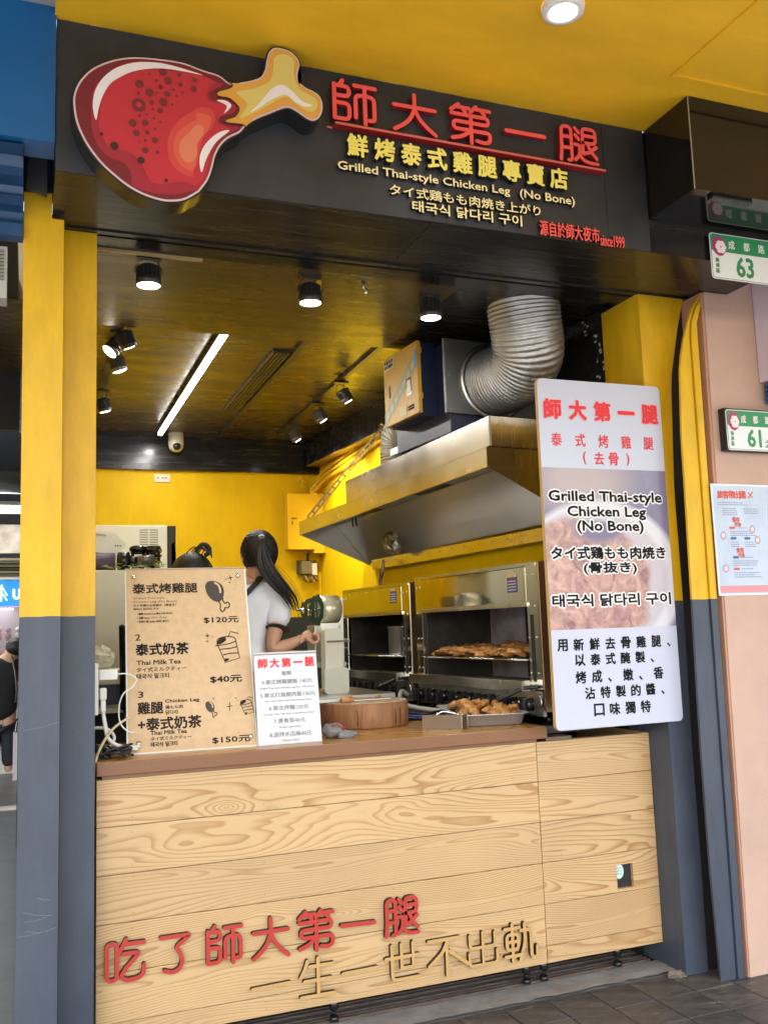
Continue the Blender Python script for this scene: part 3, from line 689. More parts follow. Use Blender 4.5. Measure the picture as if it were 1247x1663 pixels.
# right pilaster and bowed shutter guide
def zline(pairs, z):
    for (a, za), (b, zb) in zip(pairs, pairs[1:]):
        if min(za, zb) <= z <= max(za, zb): return a+(b-a)*(z-za)/(zb-za)
    return pairs[0][0] if abs(z-pairs[0][1]) < abs(z-pairs[-1][1]) else pairs[-1][0]
slot = [(2.553, -.02), (2.557, .46), (2.556, .995), (2.566, 1.544), (2.562, 2.115), (2.592, 2.659), (2.66, 2.95), (2.70, 3.06)]
fl = [(2.521, -.02), (2.508, .49), (2.508, 1.0), (2.520, 1.609), (2.533, 2.382), (2.552, 2.702), (2.592, 2.85), (2.655, 3.0), (2.71, 3.06)]
def strip(left, right, y0, y1, z0=0.0, z1=3.054, n=40):
    bm = bmesh.new(); rows = []
    for i in range(n+1):
        z = z0+(z1-z0)*i/n; a = left(z); b = right(z)
        rows.append([bm.verts.new(p) for p in ((a, y0, z), (b, y0, z), (b, y1, z), (a, y1, z))])
    for i in range(n):
        for k in range(4): bm.faces.new((rows[i][k], rows[i][(k+1) % 4], rows[i+1][(k+1) % 4], rows[i+1][k]))
    bm.faces.new(rows[0][::-1]); bm.faces.new(rows[-1]); return bm
g = Grp('right_pilaster', 'yellow over slate blue pilaster behind the white hanging menu board', 'pillar', (2.5, -.05, 0))
g.part('shaft', strip(lambda z: 2.434, lambda z: zline(slot, z)-.002, -.145, .155, z1=3.068), M_post)
g.part('slot', strip(lambda z: zline(slot, z)-.001, lambda z: max(zline(slot, z)+.06, 2.650), -.135, -.12), M_blk)
g = Grp('shutter_guide', 'bowed yellow and blue shutter guide bar between pilaster and pink wall', 'guide rail', (2.58, -.25, 0))
g.part('flange', strip(lambda z: zline(fl, z), lambda z: max(zline(fl, z)+.012, 2.600+.018*(z/3)), -.262, -.250), M_post)
g.part('edge_bar', strip(lambda z: max(zline(fl, z)+.016, 2.604+.018*(z/3)), lambda z: max(zline(fl, z)+.04, 2.638+.02*(z/3)), -.272, -.250), M_post)
g = Grp('plinth_crack', 'broken mortar lump at the foot of the blue pilaster', 'mortar', (2.36, -.14, 0))
bm = bmesh.new()
bmesh.ops.create_icosphere(bm, subdivisions=3, radius=.04, matrix=Matrix.Translation((2.41, -.12, .0)) @ Matrix.Diagonal((1.3, .8, .35, 1)))
for v in bm.verts: v.co += Vector((random.uniform(-1, 1), random.uniform(-1, 1), random.uniform(-1, 1)))*.006
g.part('lump', bm, mat('mortar_dark', (.09, .075, .06), .9, color2=(.22, .18, .15), mscale=20, bump=.5))
# pink wall
pw = strip(lambda z: 2.66+.045*(z/3.05), lambda z: 7.0, -.28, .3, z1=3.053)
struct('wall_pink', pw, M_pink)
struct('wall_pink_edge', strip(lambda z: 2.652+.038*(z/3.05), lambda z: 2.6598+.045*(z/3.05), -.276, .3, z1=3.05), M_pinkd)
struct('wall_pink_upper', bx(2.848, -.28, 3.0535, 7.0, .3, 3.588), M_pink)
single('lavender_box', bx(2.99, -.50, 2.63, 3.6, -.283, 3.195, bev=.004), M_lav, 'pale lavender box mounted high on the pink wall at the right edge', 'box')
bm = bmesh.new()
for i in range(5): box(bm, 3.0, -.46, 2.605-.02*i, 3.5, -.30, 2.617-.02*i)
single('roller_grille', bm, M_blue, 'blue slats under the lavender box on the pink wall', 'slats')

# neighbour on the left: blue fascia, rolled shutter, dark opening
struct('neighbour_fascia', prism([(-4, 3.134), (-.1785, 3.142), (-.1775, 3.618), (-4, 3.618)], -.62, -.5, 0), M_blue)
bm = bmesh.new()
prof = [(-.60, 3.13), (-.52, 3.132), (-.50, 3.10), (-.47, 3.085), (-.40, 3.08), (-.385, 3.06), (-.40, 3.045), (-.36, 3.03), (-.30, 3.03), (-.28, 3.01), (-.30, 2.99), (-.30, 2.945), (-.24, 2.945), (-.20, 3.13)]
a = [bm.verts.new((-4, y, z)) for y, z in prof]; b = [bm.verts.new((-.274, y, z)) for y, z in prof]
for i in range(len(prof)):
    bm.faces.new((a[i], a[(i+1) % len(prof)], b[(i+1) % len(prof)], b[i]))
bm.faces.new(a); bm.faces.new(b[::-1])
single('rolled_shutter', bm, M_blued, 'blue rolled shutter housing of the neighbouring shop', 'shutter')
bm = bmesh.new()
g = Grp('louvre_vent', 'grey louvred vent under the blue shutter at the left edge', 'vent', (-.5, -.2, 2.75))
g.part('case', bx(-.75, -.24, 2.735, -.325, -.15, 2.925), mat('vent_grey', (.42, .42, .43), .5))
for i in range(9): g.part('slat', bx(-.74, -.252, 2.80+i*.013, -.335, -.241, 2.806+i*.013), mat('slat_dark', (.25, .24, .20), .5))
struct('neighbour_wall_dark', bx(-6, 2.4, 2.83, -.301, 2.5, 4.0), M_blk)
struct('neighbour_ceiling_dark', bx(-6, -.18, 3.2, -.301, 2.4, 3.3), M_blk)
struct('neighbour_upper_wall', bx(-4, -.26, 3.12, -.1762, -.2, 3.62), M_blk)
struct('neighbour_back_wall', bx(-7, 12.5, 0, 4, 12.7, 4.4), mat('grey_wall', (.16, .17, .19), .7))
struct('neighbour_high_ceiling', bx(-7, 2.5, 4.3, 4, 12.7, 4.4), mat('pale_ceiling', (.18, .19, .21), .7))
struct('neighbour_room_wall', bx(-.18, 4.26, 0, -.1, 12.5, 4.3), mat('grey_wall2', (.14, .15, .16), .7))
# things in the neighbouring arcade, seen past the post
g = Grp('tube_light', 'lit white tube light under the grey ceiling at far left', 'light', (-.5, 8, 3.03))
g.part('tube', bx(-1.9, 7.96, 3.03, -.19, 8.04, 3.11), mat('tube_glow', (1, 1, 1), .4, emit=(1, 1, 1), estr=2.5))
g.part('housing', bx(-1.95, 7.93, 3.112, -.185, 8.07, 3.16), M_white)
tl = bpy.data.lights.new('tube_lamp', 'AREA'); tl.shape = 'RECTANGLE'; tl.size = 1.6; tl.size_y = .3; tl.energy = 8; to_ = bpy.data.objects.new('tube_lamp', tl); COL.objects.link(to_); to_.location = (-1.1, 8, 3.02)
single('air_duct', cyl(bmesh.new(), (-3.5, 7.4, 3.33), (-.19, 7.4, 3.30), .13, seg=20), M_steel, 'grey round duct above the tube light at far left', 'duct')
bm = bmesh.new(); box(bm, -3, 8.5, 2.6, -.19, 8.6, 2.95); single('stained_panel', bm, mat('stained_board', (.18, .15, .12), .8, color2=(.38, .34, .28), mscale=5), 'stained brown and grey board below the tube light', 'board')
g = Grp('stacked_boards', 'stack of dark flat boards above the blue banner at far left', 'boards', (-.7, 8.3, 2.28))
for i in range(6):
    g.part('board', bx(-2.2, 8.1+random.uniform(-.02, .02), 2.29+i*.038, -.2, 8.5, 2.318+i*.038), mat('dark_board_%d' % (i % 2), ((.10, .085, .05), (.24, .21, .13))[i % 2], .6))
g.part('shelf', bx(-2.2, 8.1, 2.255, -.2, 8.5, 2.288), M_cream)
g = Grp('claw_machine', 'white claw machine with blue header and pink toys behind the left post', 'arcade machine', (-.8, 8.6, 0))
g.part('cabinet', bx(-1.5, 8.35, 0, -.2, 9.0, .95), M_white)
g.part('back', bx(-1.5, 8.9, .95, -.2, 9.0, 1.95), mat('cabinet_lilac', (.34, .28, .36), .6))
hd = g.part('header', bx(-1.5, 8.32, 1.96, -.2, 9.0, 2.25), mat('banner_blue', (.02, .22, .55), .4, emit=(.02, .25, .6), estr=.25))
g.text('lettering', 'UCC', (-.40, 2.02, -.13, 2.16), 8.315, mat('white_lit', (1, 1, 1), .4, emit=(1, 1, 1), estr=.5), bold=.006)
bm = bmesh.new(); ribbon(bm, [Vector((-.53, 2.01)), Vector((-.53, 2.2))], .006, 8.313, 8.318); ribbon(bm, [Vector((-.59, 2.08)), Vector((-.53, 2.2)), Vector((-.47, 2.08))], .006, 8.3125, 8.318); ribbon(bm, [Vector((-.59, 2.02)), Vector((-.53, 2.12)), Vector((-.47, 2.02))], .006, 8.312, 8.318)
g.part('tree_mark', bm, MATS['white_lit'])
g.part('glass_pane', bx(-1.46, 8.36, .96, -.24, 8.366, 1.95), M_glass)
for x in (-1.5, -.24): g.part('frame_post', bx(x, 8.34, .95, x+.04, 8.38, 1.955), M_cream)
bm = bmesh.new()
for i in range(28): cyl(bm, (-1.45+i*.045, 8.335, 1.93), (-1.45+i*.045, 8.345, 1.93), .012, seg=8)
for i in range(20): cyl(bm, (-.262, 8.335, 1.0+i*.045), (-.262, 8.345, 1.0+i*.045), .012, seg=8)
g.part('light_dots', bm, mat('pink_dot', (.8, .1, .25), .4, emit=(.8, .08, .2), estr=.3))
random.seed(3)
for i in range(9):
    bm = bmesh.new(); x = -.56+(i % 3)*.11; z = 1.05+(i//3)*.27
    bmesh.ops.create_icosphere(bm, subdivisions=2, radius=.05, matrix=Matrix.Translation((x, 8.6, z)) @ Matrix.Diagonal((.8, .8, 1.2, 1)))
    bmesh.ops.create_icosphere(bm, subdivisions=2, radius=.035, matrix=Matrix.Translation((x, 8.59, z+.08)))
    g.part('plush_toy', bm, [mat('toy_pink', (.75, .15, .45), .8), mat('toy_purple', (.25, .08, .35), .8), mat('toy_white', (.8, .78, .8), .8)][i % 3])
cg = bpy.data.lights.new('cabinet_lamp', 'AREA'); cg.size = .8; cg.energy = 1.5; cgo = bpy.data.objects.new('cabinet_lamp', cg); COL.objects.link(cgo); cgo.location = (-.8, 8.6, 1.93)
g = Grp('gift_bag', 'striped purple and white carrier bag on the floor behind the left post', 'bag', (-.31, 7.8, 0))
bm = bmesh.new()
for i in range(5): box(bm, -.37+i*.03, 7.7, 0, -.342+i*.03, 7.9, .52, mi=i % 2)
g.part('body', bm, [M_lav, M_white])
g.part('handle', tube(bmesh.new(), spline([(-.35, 7.75, .52), (-.33, 7.75, .64), (-.28, 7.75, .64), (-.26, 7.75, .52)], 5), .006, 6), M_white)
# ================================================================== THE SIGN
SGN = D['SG']
g = Grp('shop_sign', 'long charcoal fascia sign with red and yellow raised lettering over the stall', 'sign', (1.0, -.6, 3.056))
g.part('panel', bx(-.176, -.606, 3.056, 1.955, -.5955, 3.587), M_fascia)
g.part('end_panel', bx(1.957, -.6058, 3.056, 2.162, -.5956, 3.587), M_fascia)
for ch in '師大第腿': stroke_char('red_character', ch, SGN[ch], .094, -.63, .022, [M_red, mat('red_side', (.25, .01, .01), .4)], g.e).location = g.off
bar('red_character', SGN['一'][0], SGN['一'][1], .0085, -.63, .022, [M_red, MATS['red_side']], g.e).location = g.off
bar('underline', SGN['ul'][0], SGN['ul'][1], .0048, -.645, .036, [mat('pinkish_red', (.62, .14, .13), .3), MATS['red_side']], g.e).location = g.off
bar('underline_stub', (SGN['ul'][0][0]-.022, SGN['ul'][0][1]-.003), (SGN['ul'][0][0]-.008, SGN['ul'][0][1]-.003), .004, -.612, .004, [MATS['pinkish_red'], MATS['red_side']], g.e).location = g.off
x0, z0, x1, z1 = .828, 3.255, 1.757, 3.338
s9 = '鮮烤泰式雞腿專賣店'; cw = .077
for i, ch in enumerate(s9):
    cx = x0+cw/2+(x1-x0-cw)*i/8
    g.text('yellow_character', ch, (cx-cw/2, z0, cx+cw/2, z1), -.632, [M_gold, M_side], bold=.0032, thick=.024, keep=False)
g.text('lettering', 'Grilled Thai-style Chicken Leg', SGN['e1'], -.622, [M_pale, M_side], bold=.0012, thick=.014, keep=False)
g.text('lettering', '(No Bone)', SGN['e2'], -.622, [M_pale, M_side], bold=.0012, thick=.014, keep=False)
g.text('lettering', 'タイ式鶏もも肉焼き上がり', SGN['jp'], -.622, [M_pale, M_side], bold=.0010, thick=.014, keep=False)
g.text('lettering', '태국식 닭다리 구이', SGN['kr'], -.622, [M_pale, M_side], bold=.0012, thick=.014, keep=False)
g.text('red_lettering', '源自於師大夜市', (SGN['r1'][0], 3.053, SGN['r1'][2]-.008, 3.115), -.622, [M_red, M_side], bold=.0012, thick=.014, keep=False)
g.text('red_lettering', 'since1999', (1.904, 3.043, 2.02, 3.092), -.622, [M_red, M_side], bold=.0009, thick=.014, keep=False)

# drumstick light box standing proud of the sign
g = Grp('drumstick_sign', 'big cartoon drumstick shaped sign box in glossy red with yellow bone', 'sign', (.3, -.65, 2.95))
def sm(key, n=5): return [(p.x, p.y) for p in spline([(a, b, 0) for a, b in D[key]], n, True)]
def inset(pts, d):
    n = len(pts); out = []
    area = sum(pts[i][0]*pts[(i+1) % n][1]-pts[(i+1) % n][0]*pts[i][1] for i in range(n)); s = 1 if area > 0 else -1
    for i in range(n):
        t = Vector(pts[(i+1) % n])-Vector(pts[i-1]); 
        if t.length < 1e-9: out.append(pts[i]); continue
        t.normalize(); out.append((pts[i][0]-s*t.y*d, pts[i][1]+s*t.x*d))
    return out
sil = sm('outline', 4)
M_dmar = mat('maroon_print', (.17, .018, .035), .25); M_dmid = mat('crimson_print', (.33, .025, .055), .25); M_dred = mat('scarlet_print', (.50, .032, .060), .25)
M_dr1 = mat('coral_print', (.60, .065, .075), .25); M_dr2 = mat('orange_coral_print', (.66, .115, .085), .25); M_dco = mat('peach_print', (.68, .21, .14), .25)
M_dwh = mat('white_print', (.80, .78, .86), .25); M_dor = mat('amber_print', (.72, .38, .08), .25); M_dye = mat('straw_print', (.68, .58, .18), .25); M_dpk = mat('pale_lilac_print', (.66, .52, .60), .25); M_dot = mat('dark_dot', (.16, .03, .04), .25); M_ddk = mat('blackish_dot', (.045, .02, .025), .25)
g.part('case', prism(inset(sil, -.006), -.697, -.607, 0), [M_blkg])
g.part('case_rim', prism(inset(sil, -.0005), -.6995, -.6972, 0), M_dpk)
def layer(name, pts, k, m): return g.part(name, flatpoly(pts, -.70-.0005*k), m)
meat_in = inset(sil, .0055)
# split the silhouette in bone and meat along the torn seam
nseg = len(D['outline']); 
layer('face', meat_in, 1, M_dmar)
seam = [(p.x, p.y) for p in spline([(a, b, 0) for a, b in D['seam']], 5)]
bo = D['bone'][::-1]
bo_sm = inset([(p.x, p.y) for p in spline([(a, b, 0) for a, b in D['outline'][-26:]], 5)], 0)
# the 26 last outline points run along the bone, from the lower to the upper end of the seam
cut = bo_sm
ins = []
for i, p in enumerate(cut):
    t = Vector(cut[min(i+1, len(cut)-1)])-Vector(cut[max(i-1, 0)]); t.normalize(); ins.append((p[0]-t.y*.0055, p[1]+t.x*.0055))
bonepoly = seam + ins
def area(P): return sum(P[i][0]*P[(i+1) % len(P)][1]-P[(i+1) % len(P)][0]*P[i][1] for i in range(len(P)))
layer('bone', bonepoly, 2, M_dor)
layer('flesh_shade', sm('mid', 4), 3, M_dmid); layer('flesh', sm('red', 4), 4, M_dred)
layer('glow_ring', sm('ring1', 4), 5, M_dr1); layer('glow_ring', sm('ring2', 4), 6, M_dr2); layer('glow_core', sm('core', 4), 7, M_dco)
layer('highlight', sm('hl', 3), 8, M_dwh); layer('highlight', sm('hl2', 3), 8, M_dwh); layer('highlight', sm('hl3', 3), 8, M_dwh)
layer('marrow', sm('by', 4), 4.5, M_dye); layer('marrow_shine', sm('bw', 4), 5.5, M_dwh)
bm = bmesh.new(); ribbon(bm, [Vector(p) for p in seam], .0016, -.7048, -.7035); g.part('seam_line', bm, M_blk)
for i, (x, z, r) in enumerate([(a[0], a[1], a[2]) for a in D['dots']]):
    bm = bmesh.new(); bm.faces.new([bm.verts.new((x+r*math.cos(k*math.pi/8), -.7052, z+r*1.02*math.sin(k*math.pi/8))) for k in range(16)][::-1])
    g.part('spot', bm, M_ddk if i in (36, 37, 38, 39) else M_dot)
x, z, r = D['dots'][2]
bm = bmesh.new(); bm.faces.new([bm.verts.new((x+r*.45*math.cos(k*math.pi/8), -.7056, z+r*.45*math.sin(k*math.pi/8))) for k in range(16)][::-1]); g.part('spot_eye', bm, M_dred)

# ================================================================== THE COUNTER
M_pine = pine('pine_boards', (.56, .372, .188), (.34, .165, .052), 225)
M_top = pine('walnut_worktop', (.24, .105, .045), (.13, .05, .022), 420, scale=.7, knots=False, rough=.3)
M_topy = pine('worktop_top', (.50, .26, .08), (.34, .16, .045), 300, scale=.7, knots=False, rough=.25)
H = .17; ZT = 1.0185
c = Grp('counter', 'long pine board serving counter with raised red and wooden lettering', 'counter', (1.2, .3, .1))
def plank(x0, x1, z0, z1, hole=None):
    bm = bmesh.new()
    if not hole: box(bm, x0, -.0, z0, x1, .018, z1, bev=.0012)
    else:
        hx0, hz0, hx1, hz1 = hole
        box(bm, x0, 0, z0, hx0, .018, z1); box(bm, hx1, 0, z0, x1, .018, z1); box(bm, hx0, 0, z0, hx1, .018, hz0); box(bm, hx0, 0, hz1, hx1, .018, z1)
        bmesh.ops.remove_doubles(bm, verts=bm.verts, dist=1e-5)
    cx = (x0+x1)/2; cz = (z0+z1)/2
    me = bpy.data.meshes.new('plank'); bm.to_mesh(me); bm.free(); me.transform(Matrix.Translation((-cx, 0, -cz)))
    me.materials.append(M_pine)
    o = bpy.data.objects.new('plank', me); COL.objects.link(o); o.parent = c.e; o.location = (cx-1.2, -.3+random.uniform(0, .0012), cz-.1); return o
for i in range(6):
    za = ZT-H*(i+1)+.0012; zb = ZT-H*i-.0012
    if i == 5: za = .0985
    plank(.0015, 1.8375, za, zb)
    plank(1.8405, 2.432, za, zb, (2.212, .352, 2.298, .455) if i == 3 else None)
c.part('carcass', bx(.02, .0205, .11, 2.41, .05, 1.016), mat('raw_ply', (.35, .22, .10), .7))
c.part('side_board', bx(.0015, .0195, .1, .018, .58, 1.018), M_pine)
c.part('side_board', bx(2.414, .0195, .1, 2.431, .58, 1.018), M_pine)
c.part('hole_lining', prism([(2.213, .353), (2.297, .353), (2.297, .454), (2.213, .454)], .0182, .020, 0), M_blk)
bm = bmesh.new(); f = bm.faces.new([bm.verts.new((2.236+.024*math.cos(k*math.pi/10), .0176, .422+.032*math.sin(k*math.pi/10))) for k in range(20)])
c.part('round_sticker', bm, mat('sticker_mint', (.62, .78, .74), .5))
for q, z in enumerate((.436, .424, .412)): c.text('sticker_print', '檢驗合格', (2.222, z-.004, 2.25, z+.004), .0172, mat('sticker_ink', (.05, .3, .2), .6))
tp = c.part('worktop', bx(.0, -.022, 1.0335, 1.885, .60, 1.0822, bev=.003), M_top)
c.part('worktop_surface', bx(.004, -.016, 1.0824, 1.881, .596, 1.0838), M_topy)
c.part('packing', bx(.02, -.004, 1.0192, 1.84, .58, 1.033), M_top)
c.part('steel_ledge', bx(1.89, .0, 1.0192, 2.02, .3, 1.034), M_rust)
def caster(x, y):
    bm = bmesh.new(); cyl(bm, (x, y, .05), (x, y, .098), .008, seg=10); cyl(bm, (x, y, .058), (x, y, .094), .018, .020, seg=8); cyl(bm, (x, y, .016), (x, y, .034), .020, .016, seg=12); cyl(bm, (x, y, .03), (x, y, .06), .006, seg=8)
    return c.part('leveling_foot', bm, M_blkg)
for x, y in ((.90, .05), (1.76, .05), (1.845, .05), (2.22, .05), (.1, .5), (1.2, .5), (2.3, .5)): caster(x, y)
random.seed(77)
for k in range(6):
    z = ZT-H*k-.02
    for x_ in (.13, .62, 1.15, 1.72, 1.93, 2.36):
        for dz in (0, -.125 if k < 5 else -.03):
            bm = bmesh.new(); xx = x_+random.uniform(-.006, .006); zz = z+dz+random.uniform(-.006, .006)
            bm.faces.new([bm.verts.new((xx+.0017*math.cos(q*1.047), -.0004, zz+.0017*math.sin(q*1.047))) for q in range(6)][::-1])
            c.part('nail', bm, mat('nail_dark', (.06, .035, .02), .6))
MR = [M_redl, M_side]; MT = [M_tan, M_side]
for ch in '吃了師大第腿': stroke_char('red_character', ch, D['CT'][ch], .098, -.022, .020, MR, c.e).location = c.off
bar('red_character', *D['CT']['一'], .0080, -.022, .020, MR, c.e).location = c.off
for ch in '生世不出軌': stroke_char('wooden_character', ch, D['CT'][ch], .086, -.020, .018, MT, c.e).location = c.off
for k in ('一2', '一3'): bar('wooden_character', *D['CT'][k], .0066, -.020, .018, MT, c.e).location = c.off

# ================================================================== HANGING MENU BOARD (right)
b = Grp('menu_board', 'tall white menu board with chicken photo hung on the right pilaster', 'sign', (2.17, -.165, 1.08))
def rrect(x0, z0, x1, z1, r, n=5):
    out = []
    for cx, cz, a0 in ((x1-r, z0+r, -90), (x1-r, z1-r, 0), (x0+r, z1-r, 90), (x0+r, z0+r, 180)):
        for k in range(n+1): a = R(a0+90*k/n); out.append((cx+r*math.cos(a), cz+r*math.sin(a)))
    return out
b.part('board', prism(rrect(1.843, 1.080, 2.496, 2.610, .022), -.170, -.148, 1), [mat('gloss_white_print', (.51, .53, .67), .25), mat('board_edge_pine', (.55, .36, .14), .6)])
def photo_mat():
    m = bpy.data.materials.new('chicken_photo'); m.use_nodes = True; n = m.node_tree.nodes; l = m.node_tree.links; p = n['Principled BSDF']; p.inputs['Roughness'].default_value = .22
    tc = n.new('ShaderNodeTexCoord')
    def N(t, **k):
        o = n.new(t)
        for a, b_ in k.items(): setattr(o, a, b_)
        return o
    def mixc(f, a, c_):
        x = N('ShaderNodeMix', data_type='RGBA'); l.new(f, x.inputs[0])
        for s_, v in ((6, a), (7, c_)):
            if isinstance(v, tuple): x.inputs[s_].default_value = (*v, 1)
            else: l.new(v, x.inputs[s_])
        return x.outputs[2]
    def M(op, a, b_=None):
        o = N('ShaderNodeMath', operation=op)
        for i, v in enumerate((a, b_)):
            if v is None: continue
            if isinstance(v, (int, float)): o.inputs[i].default_value = v
            else: l.new(v, o.inputs[i])
        return o.outputs[0]
    s = N('ShaderNodeSeparateXYZ'); l.new(tc.outputs['Generated'], s.inputs[0]); X, Z = s.outputs[0], s.outputs[2]
    nz = N('ShaderNodeTexNoise'); nz.inputs['Scale'].default_value = 5; nz.inputs['Detail'].default_value = 8; l.new(tc.outputs['Generated'], nz.inputs['Vector'])
    fine = N('ShaderNodeTexNoise'); fine.inputs['Scale'].default_value = 26; fine.inputs['Detail'].default_value = 8; fine.inputs['Roughness'].default_value = .8; l.new(tc.outputs['Generated'], fine.inputs['Vector'])
    def ell(cx, cz, rx, rz, wob, soft=.04):
        dx = M('DIVIDE', M('SUBTRACT', X, cx), rx); dz = M('DIVIDE', M('SUBTRACT', Z, cz), rz)
        r = M('SQRT', M('ADD', M('MULTIPLY', dx, dx), M('MULTIPLY', dz, dz))); r = M('ADD', r, M('MULTIPLY', M('SUBTRACT', nz.outputs[0], .5), wob))
        q = N('ShaderNodeMapRange'); q.inputs[1].default_value = 1-soft; q.inputs[2].default_value = 1+soft; q.inputs[3].default_value = 1; q.inputs[4].default_value = 0; l.new(r, q.inputs[0]); return q.outputs[0]
    bgc = mixc(nz.outputs[0], (.10, .085, .20), (.28, .24, .36))
    bgc = mixc(ell(.30, .93, .35, .18, .5, .5), bgc, (.42, .33, .34))
    plate = mixc(ell(.42, .30, .66, .50, .02), bgc, (.62, .60, .68))
    plate = mixc(ell(.36, .30, .60, .44, .03), plate, (.48, .44, .52))
    mid_ = N('ShaderNodeTexNoise'); mid_.inputs['Scale'].default_value = 9; mid_.inputs['Detail'].default_value = 4; mid_.inputs['Distortion'].default_value = 1.2; l.new(tc.outputs['Generated'], mid_.inputs['Vector'])
    cr = N('ShaderNodeMapRange'); cr.inputs[1].default_value = .32; cr.inputs[2].default_value = .68; l.new(M('ADD', M('MULTIPLY', mid_.outputs[0], .65), M('MULTIPLY', fine.outputs[0], .35)), cr.inputs[0])
    meat = mixc(cr.outputs[0], (.17, .07, .10), (.68, .42, .36))
    meat = mixc(ell(.42, .62, .22, .09, .6, .3), meat, (.16, .13, .24))
    spk = M('GREATER_THAN', fine.outputs[0], .66)
    meat = mixc(spk, meat, (.72, .62, .60))
    out = mixc(ell(.30, .28, .52, .42, .35), plate, meat)
    l.new(out, p.inputs['Base Color']); return m
ph = D['BD']['photo']
bm = bmesh.new(); vs = [bm.verts.new(q) for q in ((1.8437, -.1706, 1.502), (2.4953, -.1706, 1.502), (2.4953, -.1706, 2.210), (1.8437, -.1706, 2.210))]; bm.faces.new(vs)
b.part('photo_print', bm, photo_mat())
BD = D['BD']; Y = -.1712
def spaced(grp, s, bb, y, m, name='lettering', bold=0.0, fac=.8, **k):
    """characters set one by one with wide gaps, each a part of its own"""
    n = len(s); cw = (bb[3]-bb[1])*fac; x0, z0, x1, z1 = bb
    off = grp.off if isinstance(grp, Grp) else (0, 0, 0); par = grp.e if isinstance(grp, Grp) else grp
    for i, ch in enumerate(s):
        if ch == ' ': continue
        cx = x0+cw/2+(x1-x0-cw)*i/max(1, n-1); small = ch in '、'
        bb2 = (cx-cw/2, z0, cx+cw/2, z1) if not small else (cx-cw*.45, z0, cx-cw*.15, z0+cw*.3)
        if ch == '一': bb2 = (cx-cw/2, (z0+z1)/2-cw*.06, cx+cw/2, (z0+z1)/2+cw*.06)
        if ch in '()': bb2 = (cx-cw*.14, z0, cx+cw*.14, z1)
        t = text_mesh(ch, *bb2, y, bold, 0, False); me = bpy.data.meshes.new('character'); t.to_mesh(me); t.free()
        ob('character_rim' if 'rim' in name else 'character', me, m, par, off)
# red calligraphic heading: heavy strokes with a thin pink rim below
t1 = (1.872, 2.432, 2.474, 2.516)
spaced(b, '師大第一腿', t1, Y, mat('pink_rim', (.75, .45, .50), .5), 'heading_rim', bold=.0080, fac=1.0)
spaced(b, '師大第一腿', t1, Y-.0016, M_inkr, 'heading', bold=.0042, fac=1.0)
spaced(b, '泰式烤雞腿', (1.900, 2.308, 2.440, 2.366), Y, M_inkr, bold=.0009, fac=.9)
spaced(b, '(去骨)', (2.040, 2.230, 2.320, 2.286), Y, M_inkr, bold=.0012, fac=.9)
def outlined(s, bb, grp=b):
    # white rim first, dark letters on top
    grp.text('lettering_rim', s, bb, Y, M_inkw, bold=.0090, keep=False); return grp.text('lettering', s, bb, Y-.0016, M_ink, bold=.0021, keep=False)
outlined('Grilled Thai-style', (1.869, 2.049, 2.462, 2.108)); outlined('Chicken Leg', (1.960, 1.982, 2.370, 2.040)); outlined('(No Bone)', (2.006, 1.918, 2.352, 1.976))
outlined('タイ式鶏もも肉焼き', (1.866, 1.806, 2.462, 1.860)); outlined('(骨抜き)', (2.026, 1.738, 2.300, 1.792)); outlined('태국식 닭다리 구이', (1.858, 1.600, 2.473, 1.652))
for s_, bb in (('用新鮮去骨雞腿、', (1.871, 1.412, 2.485, 1.461)), ('以泰式醃製、', (1.955, 1.346, 2.390, 1.394)), ('烤成、嫩、香', (1.953, 1.272, 2.405, 1.322)), ('沾特製的醬、', (1.995, 1.204, 2.435, 1.252)), ('口味獨特', (2.035, 1.130, 2.325, 1.180))):
    spaced(b, s_, bb, Y, M_ink, bold=.0017, fac=1.0)

# ================================================================== KRAFT MENU AND PAPER MENU ON THE WORKTOP
def frame2(bl, br, up):
    e = (Vector(br)-Vector(bl)).normalized(); d = Vector(up); d = (d-e*d.dot(e)).normalized(); y = d.cross(e).normalized()
    m = Matrix(((e.x, y.x, d.x, bl[0]), (e.y, y.y, d.y, bl[1]), (e.z, y.z, d.z, bl[2]), (0, 0, 0, 1))); return m
M_kraft = mat('kraft_card', (.60, .42, .25), .75, mottle=.09, mscale=30, bump=.1, bscale=120)
K = T('kraft_menu', 'brown kraft menu in an acrylic holder leaning on the left of the counter', 'menu', mtx=frame2((.1247, .1412, 1.0855), (.6262, .1072, 1.0855), (.018, .2662, .7339)) @ Matrix.Diagonal((.961, 1, .982, 1)))
W_, H_ = .523, .795
def kshape(ins=0.0): # slightly sheared upright sheet: the right edge leans with the picture's own proportions
    return [(ins, ins), (W_-ins, ins), (W_-ins, H_-ins), (ins, H_-ins)]
ob('card', prism(kshape(.003), 0.0, .0015, 0), M_kraft, K)
ob('acrylic_back', prism(kshape(-.003), .0035, .0065, 0), mat('acrylic', (.85, .86, .85), .05, trans=.0, spec=.6), K)
ob('acrylic_edge', bx(-.003, -.004, -.003, W_+.003, .0032, .0028), mat('acrylic_rim', (.75, .74, .66), .1), K)
ob('acrylic_top_edge', bx(-.003, -.003, H_-.0024, W_+.003, .0032, H_+.003), mat('acrylic_rim2', (.45, .38, .33), .1), K)
ob('stand', bx(.1, .0068, .0, .42, .012, .25), MATS['acrylic_rim'], K)
MM = D['M']
def kt(s, bb, m=M_inkb, bold=.0, h=None, keep=True, name='lettering'):
    if h: zc = (bb[1]+bb[3])/2; bb = (bb[0], zc-h/2, bb[2], zc+h/2)
    return text(name, s, bb, -.0004, m, K, bold=bold, keep=keep)
kt('泰式烤雞腿', (MM['a1'][0], .682, MM['a1'][2], .727), bold=.0015, keep=False)
